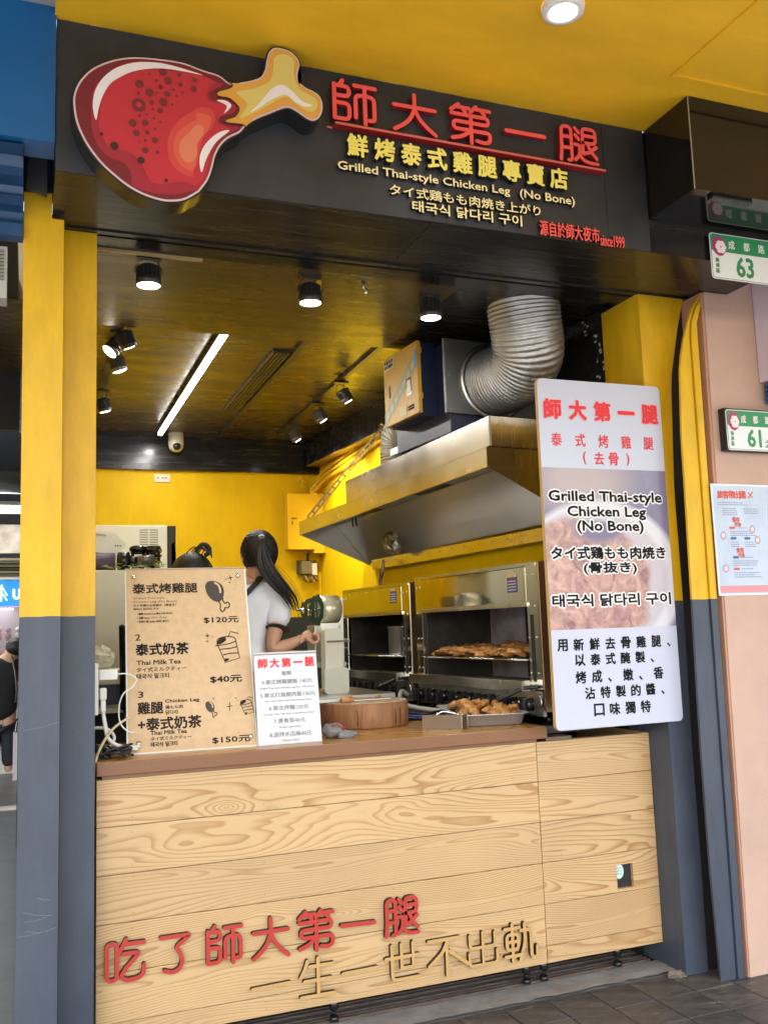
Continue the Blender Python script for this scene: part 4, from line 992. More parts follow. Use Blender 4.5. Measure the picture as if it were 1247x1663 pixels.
kt('Grilled Thai-style', MM['a2'], h=.011, keep=False); kt('Chicken Leg (No Bone)', MM['a3'], h=.012, keep=False)
kt('タイ式鶏もも肉焼き（骨抜き）', MM['a4'], h=.011, keep=False, bold=.0003); kt('태국식 닭다리 구이', MM['a5'], h=.011, keep=False, bold=.0003)
for s_, k_ in (('▸ 雞腿 Chicken Leg 鶏もも肉 닭다리', 'a6'), ('▸ 沾醬 Sauce つけソース 소스', 'a7'), ('▸ 招牌小菜 Relish 和菜 샐러드', 'a8')): kt(s_, MM[k_], h=.0105, keep=False, bold=.0003)
kt('$120元', (MM['p1'][0], .537, MM['p1'][2], .566), keep=False, bold=.0010, m=M_inkb)
kt('2', (.037, .471, .058, .498), keep=False, bold=.0006)
kt('泰式奶茶', (MM['b1'][0], .405, MM['b1'][2], .455), keep=False, bold=.0018, m=M_ink)
kt('Thai Milk Tea', (.0414, .364, .2227, .383), keep=False, bold=.0008); kt('タイ式ミルクティー', (.040, .334, .246, .353), keep=False, bold=.0005); kt('태국식 밀크티', (.040, .305, .172, .326), keep=False, bold=.0006, m=M_ink)
kt('$40元', (MM['p2'][0], .272, MM['p2'][2], .302), keep=False, bold=.0012, m=M_ink)
kt('3', (.045, .226, .066, .252), keep=False, bold=.0006)
kt('雞腿', (.043, .158, .144, .206), keep=False, bold=.0018); kt('Chicken Leg', (.153, .196, .293, .213), keep=False, bold=.0007); kt('鶏もも肉', (.154, .174, .224, .188), keep=False, bold=.0004); kt('닭다리', (.154, .151, .203, .168), keep=False, bold=.0005)
kt('+泰式奶茶', (.0435, .091, .297, .141), keep=False, bold=.0018); kt('Thai Milk Tea', (.091, .071, .237, .087), keep=False, bold=.0007)
kt('タイ式ミルクティー', (.092, .048, .255, .063), keep=False, bold=.0004); kt('태국식 밀크티', (.092, .023, .197, .042), keep=False, bold=.0006, m=M_ink)
kt('$150元', (.339, .019, .494, .046), keep=False, bold=.0010, m=M_inkb)
def k2(pts, w, n=6, name='drawing', m=M_inkb, closed=False, k=0):
    bm = bmesh.new(); P = [Vector((p.x, p.y)) for p in spline([(a, b_, 0) for a, b_ in pts], n, closed)] if n else [Vector(p) for p in pts]
    ribbon(bm, P, w, -.0004-.0002*k, .0005, closed); return ob(name, bm, m, K)
def kfill(pts, k, m, name='drawing', n=6):
    P = [(p.x, p.y) for p in spline([(a, b_, 0) for a, b_ in pts], n, True)] if n else pts
    return ob(name, flatpoly(P, -.0004-.0002*k), m, K)
def drum(bb, w):
    x0, z0, x1, z1 = bb
    f = lambda x, z: (x0+(x1-x0)*x, z0+(z1-z0)*z)
    kfill([f(*q) for q in ((.0, .78), (.06, .94), (.24, 1), (.5, .97), (.72, .84), (.78, .62), (.70, .42), (.55, .32), (.30, .36), (.08, .55))], 1, mat('drum_ink', (.055, .045, .04), .7), 'drumstick_drawing')
    k2([f(*q) for q in ((.42, .93), (.55, .86), (.62, .72), (.62, .62))], w*1.6, 4, 'drumstick_drawing', M_kraft, k=3)
    k2([f(*q) for q in ((.52, .34), (.60, .22), (.58, .08), (.66, .0), (.76, .06), (.78, .12), (.92, .12), (.98, .22), (.90, .30), (.80, .26), (.70, .36), (.72, .42))], w, 4, 'drumstick_drawing', k=2)
drum((MM['leg'][0], MM['leg'][1], MM['leg'][0]+.105, .735), .0026)
drum((.317, .128, .365, .195), .0016)
def cup(bb, w):
    x0, z0, x1, z1 = bb; f = lambda x, z: (x0+(x1-x0)*x, z0+(z1-z0)*z)
    k2([f(*q) for q in ((.05, .62), (.36, .02), (.98, .14), (.86, .68))], w, 0, 'cup_drawing'); k2([f(*q) for q in ((.86, .68), (.8, .80), (.5, .84), (.12, .78), (.05, .62))], w, 4, 'cup_drawing', k=1)
    k2([f(*q) for q in ((.0, .56), (.5, .60), (.86, .68))], w, 4, 'cup_drawing', k=2); k2([f(*q) for q in ((.2, .44), (.6, .46), (.88, .5))], w, 4, 'cup_drawing', k=3); k2([f(*q) for q in ((.30, .26), (.6, .30), (.92, .30))], w, 4, 'cup_drawing', k=4)
    k2([f(*q) for q in ((.54, .84), (.66, 1.0), (.98, .93))], w*.8, 0, 'cup_drawing', k=5)
    kfill([f(*q) for q in ((.06, .62), (.14, .76), (.4, .82), (.44, .72), (.34, .66), (.2, .6))], 6, M_inkb, 'cup_drawing', 3)
    kfill([f(*q) for q in ((.36, .04), (.5, .08), (.52, .14), (.33, .14))], 6, M_inkb, 'cup_drawing', 0)
cup((.375, .357, .476, .497), .0022); cup((.461, .129, .521, .206), .0014)
def sparkle(cx, cz, r, k=0):
    kfill([(cx+rr*math.cos(a), cz+rr*math.sin(a)) for a, rr in [(q*math.pi/4+.2, r if q % 2 == 0 else r*.22) for q in range(8)]], k, M_inkb, 'sparkle', 0)
for cx, cz, r in ((.456, .748, .016), (.436, .742, .007), (.452, .726, .008), (.341, .482, .014), (.362, .476, .006), (.339, .457, .009), (.352, .207, .007), (.346, .199, .004), (.446, .203, .006), (.452, .192, .004), (.442, .190, .003)): sparkle(cx, cz, r)
k2([(.406, .168), (.430, .172)], .0016, 0, 'plus_sign'); k2([(.417, .152), (.419, .187)], .0016, 0, 'plus_sign', k=1)
for (x, z) in ((.035, .757), (.490, .757), (.043, .040), (.497, .038)):
    bm = bmesh.new(); lathe(bm, [(0, -.013), (.006, -.0125), (.0095, -.009), (.0098, -.006), (.007, -.004), (.006, -.0005)], seg=16)
    for v in bm.verts: v.co = Vector((v.co.x+x, v.co.z, z+v.co.y))
    ob('chrome_stud', bm, M_mirror, K)

Pm = T('paper_menu', 'white paper price list in a clear stand beside the kraft menu', 'menu', mtx=frame2((.6293, .0955, 1.0855), (.8917, .0907, 1.0855), (.0011, .0625, .3652)) @ Matrix.Diagonal((.99, 1, .972, 1)))
ob('paper', prism([(0, 0), (.265, 0), (.265, .372), (0, .372)], 0, .001, 0), mat('laminated_paper', (.62, .63, .68), .35), Pm)
ob('sleeve', prism([(-.002, -.002), (.267, -.002), (.267, .384), (-.002, .384)], .002, .0035, 0), mat('sleeve_plastic', (.55, .52, .48), .2), Pm)
ob('sleeve_lip', bx(-.002, -.002, .3725, .267, .0018, .3765), mat('sleeve_lip_brown', (.22, .15, .12), .3), Pm)
NN = D['N']
def pt(s, bb, m=M_inkg, bold=.0004, h=None):
    if h: zc = (bb[1]+bb[3])/2; bb = (bb[0], zc-h/2, bb[2], zc+h/2)
    return text('lettering', s, bb, -.0004, m, Pm, bold=bold, keep=False)
spaced(Pm, '師大第一腿', (.0155, .318, .2536, .356), -.0004, M_inkr, 'heading', bold=.0018, fac=1.0)
pt('飯類', NN['s'], h=.018)
for s_, e_, k_ in (('4.泰式烤雞腿飯 140元', 'Grilled Thai-style Chicken Leg Rice  (No Bone)', 'l4'), ('5.泰北打拋豬肉飯130元', 'Rice With Thai-style Fried Minced Meat', 'l5'), ('6.泰北拌麵120元', 'Noodle With Thai Style Fried Minced Meat', 'l6'), ('7.燙青菜40元', 'Boiled vegetables', 'l7'), ('8.涼拌木瓜絲40元', 'Papaya Salad', 'l8')):
    pt(s_, NN[k_], h=.0195); pt(e_, NN[k_+'e'], h=.0085, bold=.0002)

# ================================================================== NUMBER PLATES AND POSTER
M_pg = mat('plate_green', (.02, .24, .09), .35); M_pw = mat('plate_white', (.72, .76, .80), .35)
def plate(base, num, label, w=.40, h=.19, rot=(0, 0, 0), tail=''):
    e = T('house_number_plate', label, 'sign', base); e.rotation_euler = rot
    ob('panel', prism(rrect(0, 0, w, h, .016), 0, .003, 0), M_pw, e)
    ob('border', prism(rrect(.004, .004, w-.004, h-.004, .013), -.0006, 0.0, 0), mat('plate_rim', (.05, .12, .10), .4), e)
    ob('field', prism(rrect(.006, .006, w-.006, h-.006, .012), -.0012, -.0008, 0), M_pw, e)
    ob('green_band', prism(rrect(.006, h*.60, w-.006, h-.006, .012), -.0018, -.0014, 0), M_pg, e)
    bm = bmesh.new(); bm.faces.new([bm.verts.new((.048+.037*math.cos(k*.26180), -.0024, h*.715+.044*math.sin(k*.26180))) for k in range(24)][::-1]); ob('emblem_disc', bm, mat('magenta', (.38, .03, .14), .4), e)
    bm = bmesh.new()
    for k in range(6):
        a = k*1.047; cx, cz = .055+.015*math.cos(a), h*.70+.016*math.sin(a)
        bm.faces.new([bm.verts.new((cx+.0145*math.cos(q*.5236)*(1+.18*math.cos(5*q*.5236)), -.0028-.0002*k, cz+.0145*math.sin(q*.5236))) for q in range(12)][::-1])
    ob('blossom', bm, mat('petal_white', (.80, .72, .76), .5), e)
    bm = bmesh.new(); bm.faces.new([bm.verts.new((.055+.004*math.cos(q*.7854), -.0044, h*.70+.004*math.sin(q*.7854))) for q in range(8)][::-1]); ob('blossom_eye', bm, MATS['magenta'], e)
    for k, ch in enumerate('成都路'): text('road_name', ch, (.098+k*.082, h*.68, .131+k*.082, h*.87), -.0022, M_inkw, e, bold=.0008, keep=False)
    text('house_number', num, (.135, h*.10, .225, h*.52), -.0018, M_pg, e, bold=.0032, keep=False)
    for k, ch in enumerate('萬華區'): text('district', ch, (.022, h*.36-k*.024, .042, h*.36+.019-k*.024), -.0018, M_pg, e, bold=.0004, keep=False)
    if tail: text('house_number', tail, (.25, h*.09, .285, h*.28), -.0018, M_pg, e, bold=.0008, keep=False)
    return e
p = plate((2.465, -.614, 2.970), '63', 'green and white house number plate 63 hanging under the black beam', w=.44, h=.205)
ob('bracket', bx(.02, .004, .15, .40, .010, .195), M_blk, p)
single('strip_socket', bx(2.27, -.87, 3.186, 2.47, -.835, 3.1995, bev=.003), M_blkg, 'small black bar fixed under the lacquered beam above plate 63', 'bar')
plate((2.735, -.325, 2.29), '61', 'green and white house number plate 61 on the pink wall', rot=(0, 0, 0), tail='之').scale = (.86, 1, 1)
ob('backing', bx(-.006, .004, .0, .40, .042, .197), M_blk, bpy.data.objects['house_number_plate.001'])
po = Grp('notice_poster', 'pale blue notice poster taped low on the pink wall', 'poster', (2.9, -.285, 1.62))
po.part('sheet', bx(2.652, -.2845, 1.628, 3.12, -.2815, 2.138), mat('poster_white', (.72, .74, .82), .35))
po.part('print_field', bx(2.660, -.2852, 1.636, 3.11, -.2847, 2.130), mat('poster_blue', (.46, .54, .70), .35, mottle=.12, mscale=6))
po.part('footer_band', bx(2.662, -.2858, 1.640, 3.10, -.2854, 1.672), mat('poster_pink', (.62, .25, .28), .35))
spaced(po, '旅客帶出國', (2.684, 2.072, 2.846, 2.106), -.2860, mat('poster_red', (.62, .10, .07), .5), 'title', bold=.0016, fac=.95)
bm = bmesh.new(); ribbon(bm, [Vector((2.862, 2.075)), Vector((2.888, 2.102))], .003, -.2862, -.2855); ribbon(bm, [Vector((2.865, 2.100)), Vector((2.886, 2.078))], .0022, -.2864, -.2855); po.part('plane_mark', bm, MATS['poster_red'])
bt = mat('poster_text', (.20, .22, .30), .6)
random.seed(11)
def rows(x, z, w, n, dz=.0095):
    bm = bmesh.new()
    for i in range(n):
        xx = x; end = x+w*random.uniform(.7, 1)
        while xx < end:
            q = random.uniform(.004, .012); box(bm, xx, -.2862, z-i*dz, xx+q, -.2856, z-i*dz+.0032); xx += q+random.uniform(.0015, .004)
    po.part('small_print', bm, bt)
rows(2.684, 2.050, .17, 2); rows(2.708, 2.022, .10, 4); rows(2.83, 2.022, .10, 3); rows(2.742, 1.918, .15, 3); rows(2.74, 1.868, .05, 3); rows(2.82, 1.868, .06, 3); rows(2.745, 1.782, .14, 3); rows(2.745, 1.728, .16, 3)
for s_, bb in (('保存', (2.758, 1.962, 2.80, 1.985)), ('方法', (2.768, 1.942, 2.806, 1.960)), ('食用', (2.768, 1.822, 2.808, 1.845)), ('方法', (2.776, 1.802, 2.812, 1.820))): po.text('subheading', s_, bb, -.2860, MATS['poster_red'], bold=.0012, keep=False)
for x, z, m_ in ((2.738, 1.93, 'poster_red'), (2.74, 1.882, 'navy_print'), (2.82, 1.882, 'navy_print'), (2.745, 1.795, 'navy_print'), (2.745, 1.742, 'poster_red')):
    po.part('pill_heading', prism(rrect(x, z, x+.034, z+.011, .005), -.2862, -.2856, 0), MATS.get(m_) or mat('navy_print', (.05, .09, .30), .5))
rows(2.79, 1.934, .06, 1); rows(2.79, 1.799, .07, 1); rows(2.79, 1.746, .07, 1)
for x, z in ((2.87, 1.93), (2.895, 1.88), (2.70, 1.90), (2.70, 1.75)):
    bm = bmesh.new(); bm.faces.new([bm.verts.new((x+.017*math.cos(k*.4), -.2864, z+.019*math.sin(k*.4))) for k in range(16)][::-1]); bm.faces.new([bm.verts.new((x+.010*math.cos(k*.4), -.2868, z+.012*math.sin(k*.4))) for k in range(16)][::-1]).material_index = 1
    po.part('drawing', bm, [mat('cartoon_rim', (.45, .30, .35), .5), mat('cartoon_fill', (.66, .58, .62), .5)])
# ================================================================== LAMPS
M_lens = mat('lamp_lens', (1, 1, 1), .3, emit=(1, .97, .90), estr=6)
M_lampb = mat('lamp_black', (.030, .030, .032), .35)
M_lampg = mat('lamp_grey', (.16, .15, .14), .3, .6)
def spot(loc, label, grp, tilt=(0, 0), drop=.045, r=.052, hgt=.085, power=10, first=None, body=None):
    x, y, z = loc
    e = T('spotlight', label, 'spotlight', loc, 0, grp)
    bm = bmesh.new(); box(bm, -.05, -.016, -.014, .05, .016, 0); ob('mount', bm, M_lampb, e)
    h = T('lamp_head', '', '', (0, 0, 0)); 
    for k in ('label', 'category'): del h[k]
    h.parent = e; h.location = (0, 0, -drop-.012); h.rotation_euler = (tilt[0], tilt[1], 0)
    bm = bmesh.new()
    lathe(bm, [(.004, .006), (r*.55, .004), (r*.80, -.006), (r*.82, -hgt*.62), (r, -hgt*.66), (r, -hgt), (r*.9, -hgt)], seg=28)
    for k in range(18):
        a = 2*math.pi*k/18; c_, s_ = math.cos(a), math.sin(a)
        vs = [bm.verts.new((c_*q-s_*w_, s_*q+c_*w_, zz)) for q, w_, zz in ((r*.74, .0016, -.004), (r*.97, .0016, -.008), (r*.97, -.0016, -.008), (r*.74, -.0016, -.004), (r*.74, .0016, -hgt*.62), (r*.97, .0016, -hgt*.62), (r*.97, -.0016, -hgt*.62), (r*.74, -.0016, -hgt*.62))]
        for f in ((0, 1, 2, 3), (4, 7, 6, 5), (0, 4, 5, 1), (1, 5, 6, 2), (2, 6, 7, 3)): bm.faces.new([vs[i] for i in f])
    ob('housing', bm, body or M_lampb, h)
    ob('lens', lathe(bmesh.new(), [(0, -hgt-.006), (r*.5, -hgt-.005), (r*.89, -hgt+.002)], seg=24), M_lens, h)
    ob('yoke', tube(bmesh.new(), spline([(-r-.003, 0, -hgt*.4), (-r-.002, 0, -.01), (-r*.5, 0, .028), (0, 0, drop*.8), (r*.5, 0, .028), (r+.002, 0, -.01), (r+.003, 0, -hgt*.4)], 4), .0022, 5), M_lampb, h)
    ob('cable', tube(bmesh.new(), spline([(.02, 0, drop), (.045, .01, .03), (.03, .02, .0), (.01, .01, -.002)], 4), .003, 5), M_lampb, h)
    l = bpy.data.lights.new('lamp_beam', 'SPOT'); l.energy = power; l.spot_size = R(100); l.spot_blend = .8; l.shadow_soft_size = .04; l.color = (1, .95, .86)
    lo = bpy.data.objects.new('lamp_beam', l); COL.objects.link(lo); lo.parent = h; lo.location = (0, 0, -hgt-.02)
    return e
SPW = 1.7
spot((.208, .13, 3.10), 'leftmost black spotlight hanging inside the stall opening', 'spotlights under the front soffit', power=SPW, drop=.03)
spot((.909, .15, 3.10), 'middle black spotlight inside the opening with a yellow tag on its cable', 'spotlights under the front soffit', power=SPW, drop=.03)
spot((1.508, .19, 3.10), 'black spotlight under the soffit nearest the big silver duct', 'spotlights under the front soffit', power=SPW, drop=.03)
bm = bmesh.new(); box(bm, .935, .13, 3.03, .955, .134, 3.075); single('cable_tag', bm, mat('tag_yellow', (.7, .45, .02), .5), 'small yellow tag on the middle spotlight cable', 'tag')
def track(name, x0, y0, x1, y1, label, z=3.19):
    bm = bmesh.new(); d = Vector((x1-x0, y1-y0, 0)); n = Vector((-d.y, d.x, 0)).normalized()*.017
    for s_, (za, zb) in ((1, (z-.02, z-.0005)),):
        vs = [bm.verts.new((q[0], q[1], zz)) for zz in (za, zb) for q in ((x0-n.x, y0-n.y), (x0+n.x, y0+n.y), (x1+n.x, y1+n.y), (x1-n.x, y1-n.y))]
        for f in ((0, 1, 2, 3), (7, 6, 5, 4), (0, 4, 5, 1), (1, 5, 6, 2), (2, 6, 7, 3), (3, 7, 4, 0)): bm.faces.new([vs[i] for i in f])
    return single(name, bm, M_lampb, label, 'light track')
track('light_track', .20, 1.08, .20, 3.3, 'black light track along the left side of the inner ceiling')
track('light_track', 1.672, 1.08, 1.70, 3.75, 'black light track nearest the right wall on the inner ceiling')
track('light_track', 1.225, 1.08, 1.245, 3.95, 'empty black track beside the ceiling air grille')
for x, y, t, lb, b_ in ((.20, 1.16, (.3, -.45), 'first spotlight on the left ceiling track', M_lampb), (.20, 1.34, (-.2, .7), 'brownish spotlight turned across its neighbour on the left track', M_lampg), (.20, 1.62, (.1, -.35), 'third spotlight on the left ceiling track', M_lampg), (.20, 2.60, (.2, -.3), 'last spotlight on the left track beside the yellow post', M_lampb)):
    spot((x, y, 3.168), lb, 'spotlights on the left track', tilt=t, drop=.05, r=.045, power=.8, body=b_)
for x, y, lb in ((1.676, 2.02, 'nearest spotlight on the right ceiling track'), (1.684, 2.60, 'middle spotlight on the right ceiling track'), (1.692, 3.30, 'farthest spotlight on the right ceiling track')):
    spot((x, y, 3.168), lb, 'spotlights on the right track', tilt=(.10, -.62), drop=.05, r=.045, power=17, body=M_lampg)
g = Grp('led_tube', 'long glowing white LED batten on the inner ceiling', 'light', (.73, 2.5, 3.12))
g.part('diffuser', bx(.718, 1.15, 3.128, .748, 3.78, 3.150, bev=.004), mat('led_glow', (1, 1, 1), .4, emit=(1, 1, .97), estr=3.5))
g.part('channel', bx(.712, 1.14, 3.1505, .754, 3.79, 3.165), M_lampb)
l = bpy.data.lights.new('led_light', 'AREA'); l.shape = 'RECTANGLE'; l.size = .03; l.size_y = 2.6; l.energy = 5.5; l.color = (1, .98, .93)
lo = bpy.data.objects.new('led_light', l); COL.objects.link(lo); lo.location = (.733, 2.46, 3.124)
g = Grp('downlight', 'round lit downlight with white rim in the yellow arcade ceiling', 'downlight', (1.41, -1.19, 3.57))
g.part('rim', lathe(bmesh.new(), [(.044, .012), (.048, -.004), (.070, -.003), (.072, .0195)], (1.41, -1.19, 3.57), 32), M_white)
g.part('lens', lathe(bmesh.new(), [(0, .004), (.047, .006)], (1.41, -1.19, 3.57), 24), M_lens)
l = bpy.data.lights.new('downlight_beam', 'SPOT'); l.energy = 3; l.spot_size = R(110); l.spot_blend = .8; l.shadow_soft_size = .05
lo = bpy.data.objects.new('downlight_beam', l); COL.objects.link(lo); lo.location = (1.41, -1.19, 3.55)

# ceiling fittings
g = Grp('air_grille', 'dark slotted air grille in the inner ceiling between the light and the track', 'vent', (1.145, 2.3, 3.18))
g.part('backing', bx(1.09, 1.52, 3.184, 1.20, 3.05, 3.1895), M_blk)
for i in range(5):
    for (ya, yb) in ((1.53, 2.0), (2.02, 2.5), (2.52, 3.04)): g.part('slat', bx(1.092+i*.022, ya, 3.172, 1.1045+i*.022, yb, 3.184), mat('grille_bronze', (.10, .075, .03), .4))
for i in range(8): g.part('crossbar', bx(1.09, 1.53+i*.214, 3.170, 1.20, 1.538+i*.214, 3.1715), MATS['grille_bronze'])
g = Grp('dome_camera', 'small white security camera under the black beam at the back', 'camera', (.885, 3.98, 3.05))
bm = bmesh.new(); lathe(bm, [(.0, .155), (.062, .155), (.064, .06), (.055, .02), (.03, -.002), (0, -.006)], (.885, 3.96, 3.04), 24); g.part('housing', bm, M_cream)
bm = bmesh.new(); bmesh.ops.create_uvsphere(bm, u_segments=16, v_segments=10, radius=.034, matrix=Matrix.Translation((.885, 3.92, 3.075))); g.part('lens', bm, M_blkg, smooth=True)
g = Grp('wall_socket', 'white double socket high on the yellow back wall', 'socket', (.79, 4.09, 2.83))
g.part('plate', bx(.725, 4.088, 2.80, .855, 4.097, 2.868, bev=.003), M_cream)
for x in (.745, .785, .81): g.part('slot', bx(x, 4.0865, 2.83, x+.018, 4.0878, 2.842), mat('socket_grey', (.3, .3, .28), .5))
g = Grp('pipe_stub', 'small chrome pipe fitting under the soffit beside the middle spotlight', 'pipe fitting', (1.17, .16, 3.06))
bm = bmesh.new(); tube(bm, [(1.165, .16, 3.099), (1.167, .16, 3.075), (1.18, .16, 3.062), (1.172, .16, 3.045)], .008, 8); box(bm, 1.15, .15, 3.078, 1.17, .17, 3.088); g.part('stub', bm, M_mirror)

# ================================================================== RIGHT WALL: HOOD, FAN, GRILLS (frame of the skewed wall: x = -distance from wall, y = depth)
g = Grp('extractor_hood', 'long stainless steel extractor hood over the grills', 'hood', (-.3, 1.7, 2.03), skew=True)
def q4(bm, pts, mi=0): f = bm.faces.new([bm.verts.new(p) for p in pts]); f.material_index = mi; return f
def hz(u): return -.023*(u-.39)     # hung slightly out of level
U0, U1 = .385, 3.02
bm = bmesh.new()
def pt_(v, u, z): return (-v, u, z+hz(u))
# lip band, upper box, inner slopes, built as sheets with thickness
def sheet(P, t=.003):
    bm = bmesh.new(); a = [bm.verts.new(p) for p in P]; n = (Vector(P[1])-Vector(P[0])).cross(Vector(P[2])-Vector(P[0])).normalized()*t
    b_ = [bm.verts.new(Vector(p)+n) for p in P]; bm.faces.new(a); bm.faces.new(b_[::-1])
    for i in range(len(P)): bm.faces.new((a[i], a[(i+1) % len(P)], b_[(i+1) % len(P)], b_[i]))
    return bm
M_hood = mat('hood_steel', (.60, .58, .53), .24, 1.0, mottle=.10, mscale=2.5, bump=.04, bscale=2, stretch=(30, 1, 1), rvar=.07)
g.part('lip_band', bx(-.602, U0, 2.302, -.598, U1, 2.398) if False else sheet([pt_(.60, U0, 2.304), pt_(.60, U1, 2.304), pt_(.60, U1, 2.40), pt_(.60, U0, 2.40)]), M_hood)
g.part('lip_fold', sheet([pt_(.60, U0, 2.3035), pt_(.58, U0, 2.3035), pt_(.58, U1, 2.3035), pt_(.60, U1, 2.3035)], -.003), M_mirror)
g.part('band_top', sheet([pt_(.602, U0, 2.4005), pt_(.02, U0, 2.4005), pt_(.02, U1, 2.4005), pt_(.602, U1, 2.4005)], -.003), M_hood)
ub = g.part('upper_box', bx(-.594, .362, 2.402, -.02, 2.15, 2.55), M_hood)
for v in ub.data.vertices: v.co.z += hz(v.co.y)
g.part('box_seam', sheet([pt_(.5955, .3605, 2.402), pt_(.5955, .3605, 2.552), pt_(.585, .3605, 2.552), pt_(.585, .3605, 2.402)], .002), mat('sealant', (.40, .36, .28), .6))
g.part('near_side', sheet([pt_(.60, U0, 2.304), pt_(.60, U0, 2.3995), pt_(.03, U0, 2.3995), pt_(.03, U0, 2.03)], .003), M_hood)
g.part('far_side', sheet([pt_(.60, U1, 2.304), pt_(.03, U1, 2.08), pt_(.03, U1, 2.3995), pt_(.60, U1, 2.3995)], .003), M_brush)
g.part('corner_plate', sheet([pt_(.603, U0-.003, 2.306), pt_(.44, U0-.003, 2.306), pt_(.44, U0-.003, 2.3995), pt_(.603, U0-.003, 2.3995)], -.002), M_mirror)
g.part('inner_roof', sheet([pt_(.58, U0+.01, 2.375), pt_(.30, U0+.01, 2.375), pt_(.30, U1-.01, 2.375), pt_(.58, U1-.01, 2.375)], .002), M_brush)
g.part('inner_slope', sheet([pt_(.30, U0+.01, 2.372), pt_(.05, U0+.01, 2.07), pt_(.05, U1-.01, 2.085), pt_(.30, U1-.01, 2.372)], .002), M_brush)
g.part('wall_gutter', bx(-.07, U0+.2, 1.975, -.006, U1-.12, 2.045), M_hood)
g.part('rim_strip', sheet([pt_(.585, U1-.006, 2.298), pt_(.03, U1-.006, 2.072), pt_(.03, U1-.02, 2.072), pt_(.585, U1-.02, 2.298)], -.004), M_brush)
for u in (1.05, 1.95): g.part('filter_slot', bx(-.50, u, 2.338+hz(u), -.40, u+.42, 2.3395+hz(u)), M_blk)
bm = bmesh.new()
for i in range(12):
    u = .9+i*.16
    for dv in (.06,): cyl(bm, (-.05-dv*.2, u, 2.02), (-.078, u, 2.02), .004, seg=8)
g.part('rivets', bm, M_mirror)
for k in (-.03, .03): g.part('hook', tube(bmesh.new(), [(-.36, 2.55+k, 2.32), (-.36, 2.55+k, 2.27), (-.35, 2.56+k, 2.26)], .006, 6), M_lampb)
g.part('soot_lamp', (lambda bm: (bmesh.ops.create_icosphere(bm, subdivisions=3, radius=.085, matrix=Matrix.Translation((-.16, 2.35, 2.13)) @ Matrix.Diagonal((.7, 1.1, 1.1, 1))), [setattr(v, 'co', v.co+Vector((random.uniform(-1, 1), random.uniform(-1, 1), random.uniform(-1, 1)))*.010) for v in bm.verts], bm)[2])(bmesh.new()), mat('crumpled_foil', (.42, .40, .36), .35, .9, color2=(.06, .05, .04), mscale=12, bump=.6, bscale=30))
bm = bmesh.new(); tube(bm, spline([(-.14, 2.55, 2.02), (-.15, 2.55, 1.95), (-.16, 2.57, 1.88), (-.15, 2.58, 1.80)], 5), lambda t: .014-.006*abs(.5-t), 6)
single_ = g.part('twisted_foil', bm, MATS['crumpled_foil'])
# hanging perforated angle irons
g = Grp('angle_iron', 'slotted angle iron strut running up from the hood end to the ceiling', 'strut', (-.4, 2.4, 2.4), skew=True)
pa = Vector((-.585, 2.86, 2.35)); pb = Vector((-.135, 2.46, 2.98))
d = (pb-pa); L_ = d.length; d.normalize(); nn = Vector((-.50, -.86, -.1)); nn = (nn-d*nn.dot(d)).normalized(); side = d.cross(nn).normalized()
bm = bmesh.new(); w2 = .020; nslot = 15
def obx(bm, c0, c1, s0, s1, n0, n1, mi=0):
    vs = [bm.verts.new(pa+d*a+side*b_+nn*c_) for a in (c0, c1) for b_, c_ in ((s0, n0), (s1, n0), (s1, n1), (s0, n1))]
    for f in ((0, 1, 2, 3), (7, 6, 5, 4), (0, 4, 5, 1), (1, 5, 6, 2), (2, 6, 7, 3), (3, 7, 4, 0)): bm.faces.new([vs[i] for i in f])
obx(bm, 0, L_, -w2, -w2*.42, 0, .003); obx(bm, 0, L_, w2*.42, w2, 0, .003); obx(bm, 0, L_, w2-.003, w2, .003, .024)
for i in range(nslot+1): obx(bm, i*L_/nslot-.008, i*L_/nslot+.008, -w2*.42, w2*.42, 0, .003)
g.part('strut', bm, mat('galvanised', (.22, .17, .07), .5, .3, mottle=.2))
bm = bmesh.new(); box(bm, -.20, 2.40, 2.975, -.02, 2.44, 2.98); box(bm, -.16, 2.42, 2.94, -.02, 2.46, 2.975); g.part('bracket', bm, M_steel)
# fan box
g = Grp('extractor_fan', 'navy extractor fan box with a steel face plate above the hood', 'fan unit', (-.3, 1.0, 2.55), skew=True)
g.part('body', bx(-.60, .722, 2.545, -.06, 1.35, 3.04), M_navy)
g.part('face_plate', bx(-.634, .700, 2.642, -.05, .7215, 3.045, bev=.003), mat('plate_zinc', (.17, .18, .185), .38, .7, mottle=.2, mscale=4))
for v in (.615, .34, .07):
    for z in (2.66, 3.028): g.part('bolt', cyl(bmesh.new(), (-v, .694, z), (-v, .6998, z), .006, seg=10), M_mirror)
g.part('bolt', cyl(bmesh.new(), (-.615, .694, 2.84), (-.615, .6998, 2.84), .006, seg=10), M_mirror)
o = g.part('collar', lathe(bmesh.new(), [(.196, 0), (.212, 0), (.212, .014), (.196, .014)], (0, 0, 0), 36), M_brush)
o.data.transform(Matrix.Translation((-.335, .70, 2.83)) @ Matrix.Rotation(math.pi/2, 4, 'X'))
g.part('skid', bx(-.53, .9, 2.56, -.10, .94, 2.60), M_lampb)
g.part('motor_tray', bx(-.575, 1.36, 2.56, -.36, 1.50, 2.60), M_brush)
